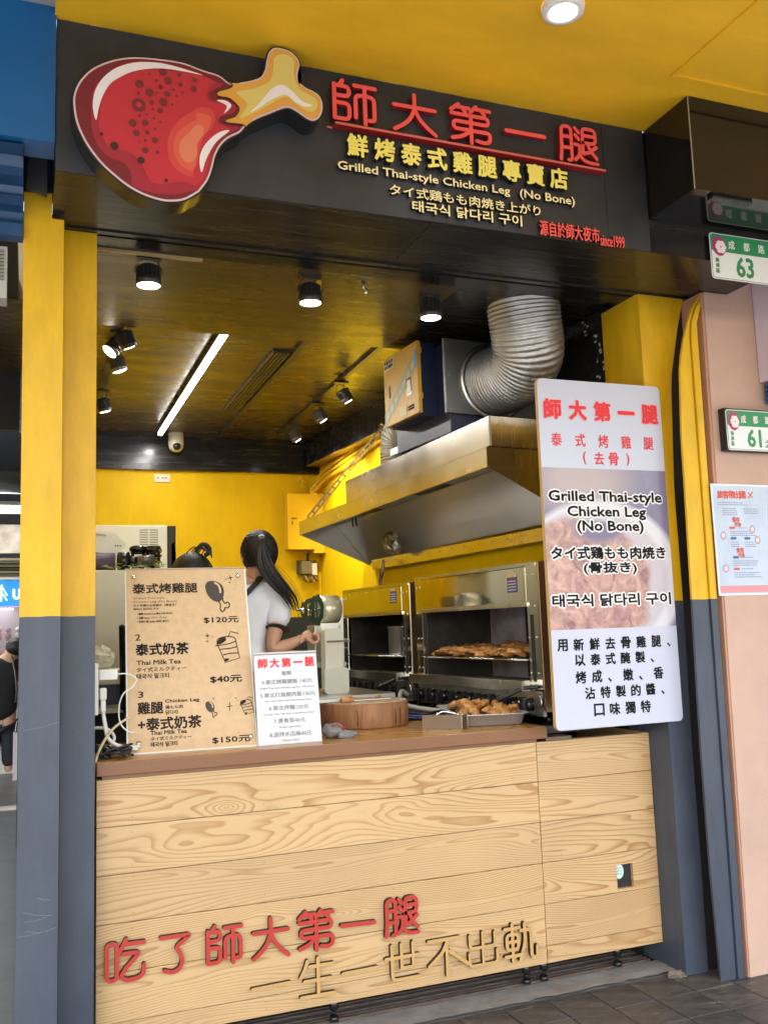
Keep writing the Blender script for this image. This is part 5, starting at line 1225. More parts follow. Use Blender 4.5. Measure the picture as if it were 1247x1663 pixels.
# control box
c2 = Grp('control_box', 'yellow and navy electrical control box on the side of the extractor fan', 'control box', (-.66, 1.05, 2.67), skew=True)
c2.part('body', bx(-.692, .862, 2.66, -.601, 1.25, 3.065), M_navy)
dr = c2.part('door', bx(-.716, .852, 2.672, -.693, 1.262, 3.068, bev=.002), mat('enamel_yellow', (.62, .36, .03), .4, mottle=.06))
X_ = -.7168
def sidepoly(pts, k, m, name='print'):
    bm = bmesh.new(); bm.faces.new([bm.verts.new((X_-.0004*k, u, z)) for u, z in pts]); return c2.part(name, bm, m)
sidepoly([(1.262, 2.672), (1.262, 2.75), (.852, 3.03), (.852, 2.93)], 1, mat('print_olive', (.30, .34, .26), .4), 'swoosh')
sidepoly([(.852, 2.93), (.852, 3.03), (.875, 3.015), (.875, 2.915)], 2, mat('print_blue', (.10, .30, .62), .4), 'swoosh')
for i in range(7):
    u = 1.235-i*.052; z = 2.700+i*.0355
    sidepoly([(u, z), (u, z+.036), (u-.034, z+.060), (u-.034, z+.024)], 3, mat('print_straw', (.58, .48, .16), .4), 'square')
sidepoly([(1.255, 2.995), (1.255, 3.055), (1.13, 3.055), (1.13, 2.995)], 3, mat('label_cream', (.72, .66, .42), .5), 'caution_label')
sidepoly([(.985, 2.79), (.985, 2.885), (.925, 2.885), (.925, 2.79)], 3, M_mirror, 'switch_plate'); sidepoly([(.975, 2.80), (.975, 2.875), (.935, 2.875), (.935, 2.80)], 4, M_white, 'switch')
sidepoly([(1.20, 2.83), (1.20, 2.90), (1.18, 2.90), (1.18, 2.83)], 3, M_blk, 'handle_slot'); sidepoly([(1.07, 2.69), (1.07, 2.75), (.99, 2.75), (.99, 2.69)], 3, MATS['label_cream'], 'data_label'); 
for z in (2.705, 2.72): sidepoly([(.975, z), (.975, z+.010), (.90, z+.012), (.90, z+.002)], 3, M_ink, 'logo_print')
for i, z in enumerate((3.035, 3.008)):
    bm = text_mesh('高壓危險' if i == 0 else '請勿觸摸', 0, 0, .11, .020, 0, .0006, 0, False)
    for v in bm.verts: v.co = Vector((X_-.0020, 1.248-v.co.x, z-.004+v.co.z))
    c2.part('caution_print', bm, M_ink)
for z in (2.75, 3.0): c2.part('hinge', bx(-.712, .846, z, -.69, .8518, z+.03), MATS['enamel_yellow'])
# ribbed ducts
def ribbed(name, path, r, label, m, ring=.0185, amp=.010, seg=40):
    P = spline(path, 14); L = [0]
    for a, b_ in zip(P, P[1:]): L.append(L[-1]+(b_-a).length)
    n = int(L[-1]/(ring/6)); Q = []; j = 0
    for i in range(n+1):
        s_ = L[-1]*i/n
        while j < len(L)-2 and L[j+1] < s_: j += 1
        t = (s_-L[j])/max(1e-6, L[j+1]-L[j]); Q.append(P[j].lerp(P[j+1], t))
    bm = bmesh.new(); 
    tube(bm, Q, lambda t: r+amp*(abs(math.sin(math.pi*t*L[-1]/ring)))**.6+random.uniform(-.0008, .0008), seg, caps=False)
    for v in bm.verts: v.co += Vector((random.uniform(-1, 1), random.uniform(-1, 1), random.uniform(-1, 1)))*.0007
    o = ob(name, bm, m, smooth=True)
    return tag(o, label, 'duct')
M_foil = mat('duct_foil', (.50, .50, .51), .46, .92, mottle=.12, mscale=14, bump=.45, bscale=55, rvar=.06)
def wp(v, u, z): return (2.474-v*CS-u*SN, -v*SN+u*CS, z)
ribbed('flexible_duct', [wp(.335, .71, 2.83), wp(.335, .60, 2.82), wp(.33, .47, 2.835), wp(.345, .36, 2.89), wp(.38, .31, 2.98), wp(.405, .29, 3.10), wp(.415, .28, 3.24)], .172, 'big silver ribbed duct bending up from the fan box', M_foil)
ribbed('flexible_duct', [wp(.42, 1.66, 2.52), wp(.42, 1.66, 2.62), wp(.42, 1.62, 2.72), wp(.40, 1.50, 2.79), wp(.38, 1.34, 2.81)], .125, 'smaller grey ribbed duct between the hood top and the fan box', mat('duct_dull', (.42, .40, .34), .4, .9, mottle=.2, bump=.2, bscale=30), ring=.020, amp=.010)

# grills
def grill(u0, u1, zt, label, first, kn):
    g = Grp('gas_grill', label, 'grill', (-.25, (u0+u1)/2, 1.075), group='salamander grills along the right wall', skew=True)
    V = .50; zb = 1.10
    Zo, Zc = 1.285, 1.615       # opening bottom and top
    pl = .105
    g.part('back', bx(-.012, u0, zb, -.004, u1, zt-.004), M_soot)
    g.part('near_side', bx(-V+.004, u0, zb+.03, -.0125, u0+.006, zt-.004), mat('brown_steel', (.36, .24, .17), .28, .9, mottle=.1))
    g.part('far_side', bx(-V+.004, u1-.006, zb+.03, -.0125, u1, zt-.004), M_brush)
    g.part('top', bx(-V+.004, u0+.0065, zt-.0035, -.0125, u1-.0065, zt), M_brush)
    g.part('front_pillar', bx(-V, u0+.0065, zb+.13, -V+.02, u0+pl, zt-.004, bev=.003), M_mirror)
    g.part('front_pillar', bx(-V, u1-pl*.8, zb+.13, -V+.02, u1-.0065, zt-.004, bev=.003), M_mirror)
    g.part('front_panel', bx(-V-.004, u0+pl+.001, Zc+.02, -V+.015, u1-pl*.8-.001, zt-.02, bev=.002), M_mirror)
    g.part('top_trim', bx(-V-.002, u0+.02, zt-.018, -V+.02, u1-.02, zt-.0045), M_steel)
    g.part('panel_lip', bx(-V-.010, u0+pl-.01, Zc-.002, -V+.012, u1-pl*.8, Zc+.019, bev=.002), M_hood)
    g.part('inner_back', bx(-.05, u0+pl*.4, Zo-.05, -.013, u1-pl*.4, Zc+.15), M_soot)
    g.part('inner_side', bx(-V+.022, u1-pl*.8-.012, Zo-.05, -.051, u1-pl*.8-.004, Zc+.1), mat('dark_soot', (.07, .065, .06), .4, .6, mottle=.4))
    g.part('inner_floor', bx(-V+.021, u0+pl*.4, Zo-.06, -.051, u1-pl, Zo-.05), M_blk)
    g.part('inner_roof', bx(-V+.021, u0+pl*.4, Zc+.10, -.051, u1-pl, Zc+.11), mat('burner_ceramic', (.12, .07, .05), .7))
    g.part('inner_divider', bx(-.065, (u0+u1)/2+.12, Zo-.04, -.0505, (u0+u1)/2+.14, Zc+.09), M_blk)
    for k in range(6):
        u = u0+pl+(u1-u0-pl*1.8)*(k+.5)/6; g.part('rivet', cyl(bmesh.new(), (-V-.007, u, zt-.035), (-V-.0035, u, zt-.035), .004, seg=8), M_mirror)
    for u in (u0+.035, u0+pl-.012, u1-pl*.8+.012, u1-.03):
        for z in (zt-.06, Zc, (Zc+Zo)/2+.02, Zo+.02): g.part('rivet', cyl(bmesh.new(), (-V-.004, u, z), (-V+.001, u, z), .0045, seg=8), M_white)
    g.part('slide_slot', bx(-V-.0015, u0+.055, Zo-.02, -V+.0005, u0+.078, Zc-.04), M_blk)
    g.part('slot_rim', bx(-V-.003, u0+.079, Zo-.02, -V-.0005, u0+.083, Zc-.04), M_mirror)
    g.part('ledge', bx(-V-.065, u0+.085, 1.222, -V+.02, u1-.02, 1.272, bev=.003), M_hood)
    g.part('ledge_end', bx(-V-.066, u0+.0845, 1.2225, -V-.02, u0+.086, 1.2715), M_brush)
    g.part('manifold_panel', bx(-V+.004, u0+.02, 1.108, -V+.02, u1-.02, 1.2215), mat('dark_mirror', (.50, .48, .40), .4, .85, mottle=.2))
    for k in range(kn):
        u = u0+.11+(u1-u0-.17)*k/(kn-1)
        bm = bmesh.new(); cyl(bm, (-V-.036, u, 1.160), (-V+.004, u, 1.160), .026, .030, seg=16); box(bm, -V-.060, u-.012, 1.122, -V-.030, u+.012, 1.196, bev=.004)
        kb = g.part('knob', bm, M_blkg)
        ob('knob_collar', cyl(bmesh.new(), (-V-.003, u, 1.160), (-V+.003, u, 1.160), .034, seg=16), M_steel, kb)
    g.part('gas_pipe', tube(bmesh.new(), [(-V-.02, u0+.06, 1.125), (-V-.02, u1-.03, 1.125)], .009, 8), M_lampb)
    g.part('lever', tube(bmesh.new(), spline([(-V+.0, u0+.04, 1.242), (-V-.05, u0+.09, 1.238), (-V-.10, u0+.15, 1.205), (-V-.13, u0+.19, 1.185)], 5), lambda t: .008+.007*t, 10), M_blkg)
    g.part('gauge', cyl(bmesh.new(), (-V-.010, u0+.045, 1.175), (-V+.003, u0+.045, 1.175), .030, seg=20), M_brush)
    for u in (u0+.06, u1-.06):
        for v in (.44, .08): g.part('foot', cyl(bmesh.new(), (-v, u, 1.073), (-v, u, 1.108), .016, seg=12), M_blkg)
    sh = g.part('shelf_front', tube(bmesh.new(), [(-V-.012, u0+pl, 1.365), (-V-.012, u1-pl*.8, 1.365)], .005, 8), M_mirror)
    bm = bmesh.new()
    for k in range(46):
        u = u0+pl+(u1-u0-pl*1.8)*k/45; tube(bm, [(-V-.012, u, 1.366), (-.07, u, 1.366)], .0018, 4, caps=False)
    for v in (.40, .25, .12): tube(bm, [(-v, u0+pl, 1.362), (-v, u1-pl*.8, 1.362)], .003, 4, caps=False)
    g.part('rack_bars', bm, M_lampg, kind='stuff')
    g.part('notice_sticker', bx(-V-.0055, u0+.17, 1.685, -V-.0042, u0+.255, 1.775), mat('label_indigo', (.05, .045, .13), .4))
    for q in range(4): g.part('sticker_line', bx(-V-.0062, u0+.178, 1.695+q*.014, -V-.0056, u0+.247, 1.700+q*.014), mat('label_lines', (.55, .48, .58), .5))
    g.part('sticker_head', bx(-V-.0060, u0+.17, 1.758, -V-.0056, u0+.255, 1.775), mat('label_gold', (.55, .40, .12), .5))
    return g
grill(.155, 1.40, 1.822, 'large stainless gas grill nearest the front with chicken on its rack', True, 9)
grill(1.46, 2.48, 1.802, 'second stainless gas grill farther back with steel pots inside', False, 10)
# chicken on the rack
M_chk = mat('grilled_chicken', (.85, .42, .13), .28, color2=(.13, .03, .008), mscale=34, bump=.5, bscale=60, rvar=.1)
M_chl = mat('roast_chicken_light', (.62, .34, .10), .35, color2=(.36, .11, .03), mscale=16, bump=.4, bscale=50, rvar=.1)
def chick(seed, L=.10, W=.06, H_=.022):
    random.seed(seed); bm = bmesh.new(); bmesh.ops.create_icosphere(bm, subdivisions=3, radius=1)
    ph_ = [random.uniform(0, 6.28) for _ in range(6)]
    for v in bm.verts:
        x, y, z = v.co; k = 1+.16*math.sin(3*x+ph_[0])*math.cos(4*y+ph_[1])+.12*math.sin(7*y+ph_[2])+.08*math.sin(9*x+ph_[3]+5*z)
        v.co = Vector((x*L*.5*k, y*W*.5*k*(1+.25*x), max(-.5, z)*H_*.5*k*(1+.35*math.sin(5*x+ph_[4])*math.cos(6*y+ph_[5]))))
    me = bpy.data.meshes.new('chicken_piece'); bm.to_mesh(me); bm.free()
    for p in me.polygons: p.use_smooth = True
    return me
cm = [chick(k) for k in range(6)]
for me in cm: me.materials.append(M_chk)
cl_ = [chick(20+k, .085, .05, .035) for k in range(5)]
for me in cl_: me.materials.append(M_chl)
random.seed(5)
k = 0
for row in range(4):
    for i in range(11):
        u = .42+i*.082+random.uniform(-.02, .02); v = .45-row*.085+random.uniform(-.015, .015)
        o = bpy.data.objects.new('chicken_piece', random.choice(cm)); COL.objects.link(o)
        x, y, z = wp(v, u, 1.382+random.uniform(0, .012)+row*.008); o.location = (x, y, z); o.rotation_euler = (random.uniform(-.3, .3), random.uniform(-.3, .3), random.uniform(0, 6.28)); s_ = random.uniform(.85, 1.35); o.scale = (s_, s_, s_*random.uniform(.9, 1.5))
        tag(o, 'charred piece of chicken grilling on the rack of the front grill', 'chicken', 'chicken pieces on the grill rack'); k += 1
# pots in the second grill
def pot(v, u, label, r=.095, h=.165):
    x, y, z = wp(v, u, 1.372)
    e = T('steel_pot', label, 'pot', (x, y, z), 0, 'steel pots in the far grill')
    ob('wall', lathe(bmesh.new(), [(r*.9, 0), (r*.97, .006), (r, .02), (r, h), (r+.006, h+.003), (r+.004, h+.006), (r-.003, h+.002), (r-.004, .02), (0, .012)], seg=36), M_brush, e, smooth=True)
    return e
pot(.38, 1.80, 'left stainless steel pot standing in the far grill'); pot(.40, 1.60, 'right steel pot half hidden by the far grill frame')
# yellow cable conduits in the corner and breaker boxes
M_ypaint = mat('yellow_gloss_paint', (.78, .50, .02), .3, bump=.1, bscale=8)
g = Grp('conduits', 'bundle of yellow painted conduits along the top of the right wall', 'conduits', (2.1, 4.0, 2.6))
for k in range(3):
    v = .02+.018*k; dz = .042*k
    P = spline([wp(.035+.002*k, 2.2, 3.10-.03-dz*.7), wp(.035, 3.2, 2.97-dz), wp(.035+.004*k, 3.85, 2.90-dz), wp(.05+.02*k, 3.97, 2.86-dz*1.4), wp(.07+.022*k, 4.00, 2.78-.01*k), wp(.07+.022*k, 4.01, 2.70)], 6)
    g.part('pipe', tube(bmesh.new(), P, .013, 8), M_ypaint)
g.part('loose_tail', tube(bmesh.new(), spline([(2.0, 4.02, 2.84), (1.95, 3.98, 2.86), (1.92, 4.0, 2.83), (1.96, 4.0, 2.80)], 5), .008, 6), M_ypaint)
g.part('loose_tail', tube(bmesh.new(), spline([(2.02, 4.02, 2.80), (1.97, 3.97, 2.82), (1.95, 3.99, 2.77), (2.0, 4.03, 2.74)], 5), .008, 6), M_ypaint)
g = Grp('breaker_box', 'yellow painted breaker box on the back wall behind the hood', 'electrical box', (1.9, 4.0, 2.2))
g.part('door', bx(1.818, 3.955, 2.226, 2.046, 3.985, 2.706, bev=.003), M_ypaint); g.part('box', bx(1.825, 3.986, 2.23, 2.046, 4.098, 2.70), M_ypaint)
g.part('side_box', bx(2.049, 3.97, 2.195, 2.150, 4.098, 2.715, bev=.003), M_ypaint)
g.part('latch', bx(1.850, 3.948, 2.485, 1.90, 3.9545, 2.500, bev=.002), MATS['galvanised']); g.part('latch', bx(1.852, 3.949, 2.44, 1.866, 3.9546, 2.468, bev=.002), MATS['galvanised'])
g = Grp('switch_gear', 'bare grey contactor with loose wires under the breaker box', 'electrical box', (2.0, 4.0, 1.95))
g.part('block', bx(1.945, 4.0, 2.02, 2.035, 4.095, 2.13, bev=.003), mat('gear_olive', (.18, .16, .08), .5)); g.part('block', bx(2.040, 4.01, 2.01, 2.085, 4.095, 2.11, bev=.003), M_cream); g.part('bracket', bx(1.925, 4.06, 2.02, 2.095, 4.097, 2.14), mat('gear_brown', (.10, .06, .03), .6))
g.part('conduit', cyl(bmesh.new(), (2.02, 4.06, 2.13), (2.02, 4.06, 2.20), .012, seg=8), M_lampb)
for i in range(8):
    x = 1.95+i*.017; g.part('wire', tube(bmesh.new(), spline([(x, 4.03, 2.02), (x+.01, 4.0, 1.98-.01*(i % 3)), (x+.03, 4.02, 1.955), (2.06, 4.06, 1.95+.012*i)], 4), .0035, 5), [M_blkg, M_lampg, mat('wire_yellow', (.6, .45, .05), .5)][i % 3])
# ================================================================== ON THE WORKTOP
g = Grp('chopping_block', 'thick round wooden chopping block with a worn top', 'chopping board', (1.215, .60, 1.0842))
bm = bmesh.new(); prof = [(0, .0), (.205, .0), (.208, .006), (.208, .104), (.203, .112), (.195, .1125), (0, .112)]
lathe(bm, prof, (1.262, .59, 1.0845), 56)
for v in bm.verts:
    a_ = math.atan2(v.co.y-.59, v.co.x-1.262); q_ = 1+.010*math.sin(3*a_)+.006*math.sin(7*a_+1)+.003*math.sin(31*a_); v.co.x = 1.262+(v.co.x-1.262)*q_; v.co.y = .59+(v.co.y-.59)*q_
M_blk_w = mat('block_wood', (.36, .17, .075), .6, color2=(.20, .085, .035), mscale=9, stretch=(3, 3, .5), bump=.5, bscale=18)
g.part('block', bm, M_blk_w)
g.part('cut_surface', lathe(bmesh.new(), [(0, .1130), (.199, .1130), (.200, .1122)], (1.262, .59, 1.0845), 48), mat('cut_wood', (.62, .50, .32), .7, color2=(.30, .21, .13), mscale=10, bump=.4, bscale=40))
for a in (4.2, 5.1, 5.25): 
    x = 1.262+.209*math.cos(a); y = .59+.209*math.sin(a)
    g.part('crack', tube(bmesh.new(), [(x, y, 1.10), (x+.002, y, 1.13), (x-.001, y, 1.17)], .0016, 4), M_blk)
bm = bmesh.new(); f = [(-.02, 0), (.22, -.004), (.26, .012), (.22, .045), (0, .05)]
top = [bm.verts.new((1.16+a, .55+b_, 1.205)) for a, b_ in f]; bot = [bm.verts.new((1.16+a, .55+b_, 1.201)) for a, b_ in f]
bm.faces.new(top); bm.faces.new(bot[::-1])
for i in range(5): bm.faces.new((top[i], top[(i+1) % 5], bot[(i+1) % 5], bot[i]))
g = Grp('cleaver', 'steel kitchen knife lying on the chopping block', 'knife', (1.1, .57, 1.199)); g.part('blade', bm, M_brush)
g.part('handle', bx(1.01, .565, 1.199, 1.139, .590, 1.213, bev=.004), M_white)
for x, y, s_, mi in ((1.145, .50, 1.1, 0), (1.335, .60, .45, 1)):
    o = bpy.data.objects.new('chicken_piece', cl_[mi]); COL.objects.link(o); o.location = (x, y, 1.212); o.scale = (s_*.75, s_*.8, s_*.95)
    tag(o, 'golden lump of chicken on the left of the chopping block' if mi == 0 else 'tiny crumb of chicken on the right of the chopping block', 'chicken')
# tray
g = Grp('steel_tray', 'deep stainless tray filled with cooked chicken at the counter edge', 'tray', (1.785, .42, 1.0845))
e_ = g.e
def tray_mesh():
    bm = bmesh.new(); rings = []
    for w_, d_, z, r in ((.128, .265, 0.0, .03), (.136, .273, .004, .032), (.148, .290, .052, .036), (.162, .304, .054, .04), (.165, .307, .051, .04), (.162, .304, .050, .04), (.147, .289, .049, .036), (.135, .272, .006, .032), (.126, .263, .003, .03)):
        ring = []
        for cx, cy, a0 in ((w_-r, -d_+r, -90), (w_-r, d_-r, 0), (-w_+r, d_-r, 90), (-w_+r, -d_+r, 180)):
            for k in range(5): a = R(a0+22.5*k); ring.append(bm.verts.new((cx+r*math.cos(a), cy+r*math.sin(a), z)))
        rings.append(ring)
    for a, b_ in zip(rings, rings[1:]):
        for i in range(20): f = bm.faces.new((a[i], a[(i+1) % 20], b_[(i+1) % 20], b_[i])); f.smooth = True
    bm.faces.new(rings[0][::-1]); bm.faces.new(rings[-1]); return bm
o = ob('tray_body', tray_mesh(), mat('tray_steel', (.72, .73, .76), .42, .75), e_); e_.rotation_euler.z = R(-14)

random.seed(9)
for i in range(24):
    o = bpy.data.objects.new('chicken_piece', random.choice(cl_)); COL.objects.link(o)
    lx, ly = random.uniform(-.11, .11), random.uniform(-.21, .18); a = R(-14)
    o.location = (1.785+lx*math.cos(a)-ly*math.sin(a), .40+lx*math.sin(a)+ly*math.cos(a), 1.126+random.uniform(0, .032)); o.rotation_euler = (random.uniform(-.6, .6), random.uniform(-.6, .6), random.uniform(0, 6.3)); s_ = random.uniform(.9, 1.3); o.scale = (s_, s_, s_)
    tag(o, 'piece of cooked chicken heaped in the steel tray', 'chicken', 'chicken pieces in the steel tray')
g = Grp('skewer_box', 'small brown metal open box beside the tray of chicken', 'box', (1.47, .17, 1.0842))
bm = bmesh.new()
P_ = [(1.404, .235), (1.545, .125), (1.585, .150), (1.444, .262)]
def wallseg(bm, a, b_, z0, z1, t=.002):
    n = Vector((-(b_[1]-a[1]), b_[0]-a[0])).normalized()*t
    vs = [bm.verts.new(p) for z in (z0, z1) for p in ((a[0], a[1], z), (b_[0], b_[1], z), (b_[0]+n.x, b_[1]+n.y, z), (a[0]+n.x, a[1]+n.y, z))]
    for f in ((0, 1, 2, 3), (7, 6, 5, 4), (0, 4, 5, 1), (1, 5, 6, 2), (2, 6, 7, 3), (3, 7, 4, 0)): bm.faces.new([vs[i] for i in f])
wallseg(bm, P_[0], P_[1], 1.085, 1.145); wallseg(bm, (P_[1][0]+.001, P_[1][1]-.001), P_[2], 1.085, 1.147); wallseg(bm, P_[3], P_[2], 1.086, 1.143)
g.part('body', bm, mat('brown_steel2', (.17, .115, .08), .22, .6))
g.part('rim', tube(bmesh.new(), [(P_[1][0], P_[1][1]-.0015, 1.086), (P_[1][0], P_[1][1]-.0015, 1.147), (P_[2][0]+.001, P_[2][1], 1.148), (P_[2][0]+.001, P_[2][1], 1.086)], .0012, 5), M_white)
g.part('clip', tube(bmesh.new(), spline([(1.46, .21, 1.143), (1.49, .20, 1.158), (1.53, .18, 1.15), (1.55, .16, 1.143)], 4), .006, 6), M_mirror)
# gas hoses
g = Grp('gas_hose', 'pale rubber gas hoses looping in front of the grills', 'hose', (1.7, .9, 1.085))
g.part('hose', tube(bmesh.new(), spline([wp(.54, 1.46, 1.15), wp(.60, 1.42, 1.17), wp(.68, 1.25, 1.12), (1.74, .98, 1.10), (1.80, .80, 1.098), (1.86, .7, 1.10)], 8), .013, 10), mat('hose_grey', (.48, .46, .40), .5))
g.part('hose', tube(bmesh.new(), spline([wp(.55, 1.60, 1.14), wp(.66, 1.50, 1.16), wp(.76, 1.35, 1.13), (1.55, 1.05, 1.10)], 8), .012, 10), MATS['hose_grey'])
for k, (m_, dz) in enumerate(((M_blkg, 0), (mat('wire_blue', (.02, .06, .35), .5), .008), (M_lampg, .004), (M_blkg, .012))):
    g.part('cable', tube(bmesh.new(), spline([(1.45, .75+.05*k, 1.091+dz), (1.52, .60+.06*k, 1.095+dz), (1.62, .50+.07*k, 1.092+dz), (1.72, .62+.03*k, 1.10+dz), (1.80, .56+.05*k, 1.10+dz)], 6), .006, 6), m_)
# glove
bm = bmesh.new(); bmesh.ops.create_icosphere(bm, subdivisions=3, radius=.05, matrix=Matrix.Translation((.965, .18, 1.115)) @ Matrix.Diagonal((1.0, .9, .62, 1)))
for v in bm.verts: v.co += Vector((math.sin(v.co.x*90), math.cos(v.co.y*80), math.sin(v.co.x*120+v.co.z*90)))*.0035
for dy_, dz_, L_ in ((0, 0, .065), (.018, .004, .05), (-.016, -.006, .045)): tube(bm, spline([(.985, .16+dy_, 1.105+dz_), (1.02, .145+dy_, 1.099+dz_), (.995+L_, .14+dy_, 1.099)], 4), lambda t: .015-.005*t, 10)
g = Grp('work_glove', 'grey knitted glove with red cuff behind the paper price list', 'glove', (.99, .18, 1.085)); g.part('glove', bm, mat('knit_grey', (.16, .17, .18), .9, color2=(.26, .27, .29), mscale=16, bump=.5, bscale=150), smooth=True)
g.part('cuff', tube(bmesh.new(), spline([(.952, .142, 1.138), (.975, .138, 1.140), (.998, .142, 1.128), (1.008, .15, 1.112)], 4), .0035, 6), mat('cuff_red', (.45, .05, .04), .8))

# ================================================================== BEHIND THE COUNTER, LEFT
g = Grp('tall_fridge', 'tall cream cabinet behind the kraft menu', 'cabinet', (.2, 1.8, .45))
g.part('body', bx(-.14, 1.50, .45, .352, 2.1, 1.895, bev=.006), M_cream)
g = Grp('microwave_oven', 'cream appliance with a slotted vent grille against the yellow wall', 'appliance', (.35, 2.6, 1.93))
g.part('body', bx(-.1, 2.35, 1.93, .585, 2.8, 2.235, bev=.005), M_cream)
for r_ in range(2):
    for i in range(15):
        for c_ in range(2): g.part('vent_slot', bx(.415+c_*.062, 2.3485, 1.985+i*.0155, .415+c_*.062+.052, 2.3497, 1.992+i*.0155), mat('vent_shadow', (.30, .28, .20), .6)) if r_ == 0 else None
bm = bmesh.new(); n_ = 6; pts = [(.588, 1.93), (.588, 2.232), (.640, 2.232)]
for i in range(n_): pts += [(.640, 2.232-.10-i*.034), (.612, 2.232-.10-i*.034-.017)]
pts = pts + [(.636, 1.93)]
g.part('torn_black_edge', prism(pts[::-1], 2.345, 2.36, 0), M_blk)
g.part('stand', bx(-.1, 2.35, .46, .58, 2.8, 1.929), M_cream)
g = Grp('desktop_scale', 'white wedge shaped machine on top of the tall cabinet', 'machine', (.1, 1.7, 2.0))
g.part('body', prism([(-.12, 2.03), (.20, 1.985), (.265, 2.04), (.20, 2.105), (-.12, 2.145)], 1.60, 1.95, 0), M_white)
g.part('screen', prism([(-.10, 2.118), (.15, 2.085), (.16, 2.093), (-.10, 2.128)], 1.596, 1.5995, 0), M_lampg)
for i in range(3): g.part('button', bx(.20+i*.013, 1.597, 2.03, .206+i*.013, 1.5995, 2.038), M_blkg)
bm = bmesh.new(); cyl(bm, (-.1, 1.60, 1.945), (.20, 1.56, 1.945), .047, seg=20)
single('rolled_mat', bm, mat('aubergine_plastic', (.10, .07, .11), .3, mottle=.2, bump=.3, bscale=20, stretch=(1, 30, 30)), 'dark purple roll lying under the white machine', 'roll')
bm = bmesh.new(); cyl(bm, (.215, 1.56, 1.945), (.27, 1.545, 1.945), .050, seg=20); cyl(bm, (.27, 1.545, 1.945), (.31, 1.53, 1.945), .03, .02, seg=16); single('black_grinder', bm, M_blkg, 'round black grinder lying beside the purple roll', 'grinder')
bm = bmesh.new(); cyl(bm, (.31, 1.52, 1.945), (.40, 1.52, 1.955), .024, seg=14); single('pepper_mill', bm, M_lampg, 'small brown metal cylinder next to the black grinder', 'mill')
for k, (x, y, h_) in enumerate(((.325, 1.62, .135), (.405, 1.60, .13))):
    e = T('cup_stack', ('taller stack of black cups with a white label on the cabinet', 'crinkled black cup stack beside the slotted vent')[k], 'cups', (x, y, 1.90), 0, 'black cups on the cabinet')
    bm = bmesh.new()
    for i in range(6): lathe(bm, [(.034, i*.016+(0 if i == 0 else .03)), (.040, i*.016+.045), (.042, i*.016+.046), (.042, i*.016+.050), (.036, i*.016+.05)], seg=20)
    lathe(bm, [(0, 0), (.03, 0), (.038, h_-.03), (.046, h_-.03), (.046, h_-.012), (.030, h_), (0, h_)], seg=20)
    ob('cups', bm, M_blkg, e)
    if k == 0: ob('cup_label', bx(-.024, -.043, .065, .018, -.0405, .085), M_cream, e)
    else:
        bm = bmesh.new(); random.seed(4)
        for i in range(30): a = random.uniform(-3.0, -.1); z = random.uniform(.02, .12); bmesh.ops.create_icosphere(bm, subdivisions=1, radius=.008, matrix=Matrix.Translation((.042*math.cos(a), .042*math.sin(a), z)))
        ob('crinkles', bm, mat('bronze_glint', (.30, .20, .05), .25, .8), e)
bm = bmesh.new(); random.seed(8)
for i in range(46):
    x, y, z = random.uniform(.16, .46), random.uniform(1.48, 1.6), 1.897+random.uniform(0, .03); a = random.uniform(0, 6.28); l_ = random.uniform(.03, .06)
    vs = [bm.verts.new((x+q*math.cos(a)-w_*math.sin(a), y+q*math.sin(a)+w_*math.cos(a), z+dz)) for q, w_, dz in ((0, 0, 0), (l_*.5, .014, .012), (l_, 0, .004), (l_*.5, -.014, .008))]
    bm.faces.new(vs)
o = single('lettuce_leaves', bm, mat('leaf_pale_green', (.45, .62, .18), .5, color2=(.70, .75, .40), mscale=12), 'pale green lettuce leaves strewn along the cabinet top', 'lettuce'); o['kind'] = 'stuff'
# tablet / speaker shape behind the menu
g = Grp('portable_speaker', 'black slab shaped speaker standing behind the left edge of the kraft menu', 'speaker', (.2, .6, 1.1))
bm = bx(-.06, -.02, 0, .06, .02, .38, bev=.012); o = g.part('body', bm, M_blkg); o.location = (.205-.2, .70-.6, 1.22-1.1); o.rotation_euler = (.12, -.10, .5)
g.part('riser', bx(.165, .72, 1.10, .255, .78, 1.25), M_blk)
g.part('top_clip', bx(.185, .73, 1.585, .24, .76, 1.655), M_blk)
t_ = text('name_print', 'BOSE', (-.03, .0, .03, .012), -.0215, mat('faint_grey', (.35, .35, .36), .5), o, bold=.0003, keep=False); t_.rotation_euler = (0, -1.45, 0); t_.location = (-.0, 0, .19)
# shelf with navy front, tissues, plug and cables
g = Grp('side_shelf', 'small cream shelf with a navy front behind the left post', 'shelf', (.1, .9, 1.1))
g.part('shelf', bx(-.11, .75, 1.335, .22, 1.1, 1.365), M_cream); g.part('shelf', bx(-.11, .75, 1.20, .22, 1.1, 1.222), M_cream); g.part('navy_front', bx(-.11, .77, 1.235, .22, .79, 1.325), M_navy)
g.part('tray', bx(-.10, .76, 1.366, .21, 1.05, 1.39, bev=.006), M_cream)
g.part('dark_back', bx(-.11, .95, .46, .24, .97, 1.19), M_blk)
bm = bmesh.new(); bmesh.ops.create_icosphere(bm, subdivisions=3, radius=.07, matrix=Matrix.Translation((.07, .92, 1.44)) @ Matrix.Diagonal((1, .9, .85, 1))); random.seed(2)
for v in bm.verts: v.co += Vector((random.uniform(-1, 1), random.uniform(-1, 1), random.uniform(-1, 1)))*.009
single('tissue_heap', bm, mat('tissue', (.80, .78, .62), .9), 'crumpled cream tissue on the side shelf', 'tissue')
g = Grp('phone_charger', 'white charger plugged in beside the post with its cable looping down', 'charger', (.05, .2, 1.3))
g.part('socket_strip', bx(-.006, .10, 1.245, .014, .16, 1.44, bev=.003), M_white)
g.part('adapter', bx(.016, .10, 1.375, .085, .15, 1.415, bev=.006), M_white)
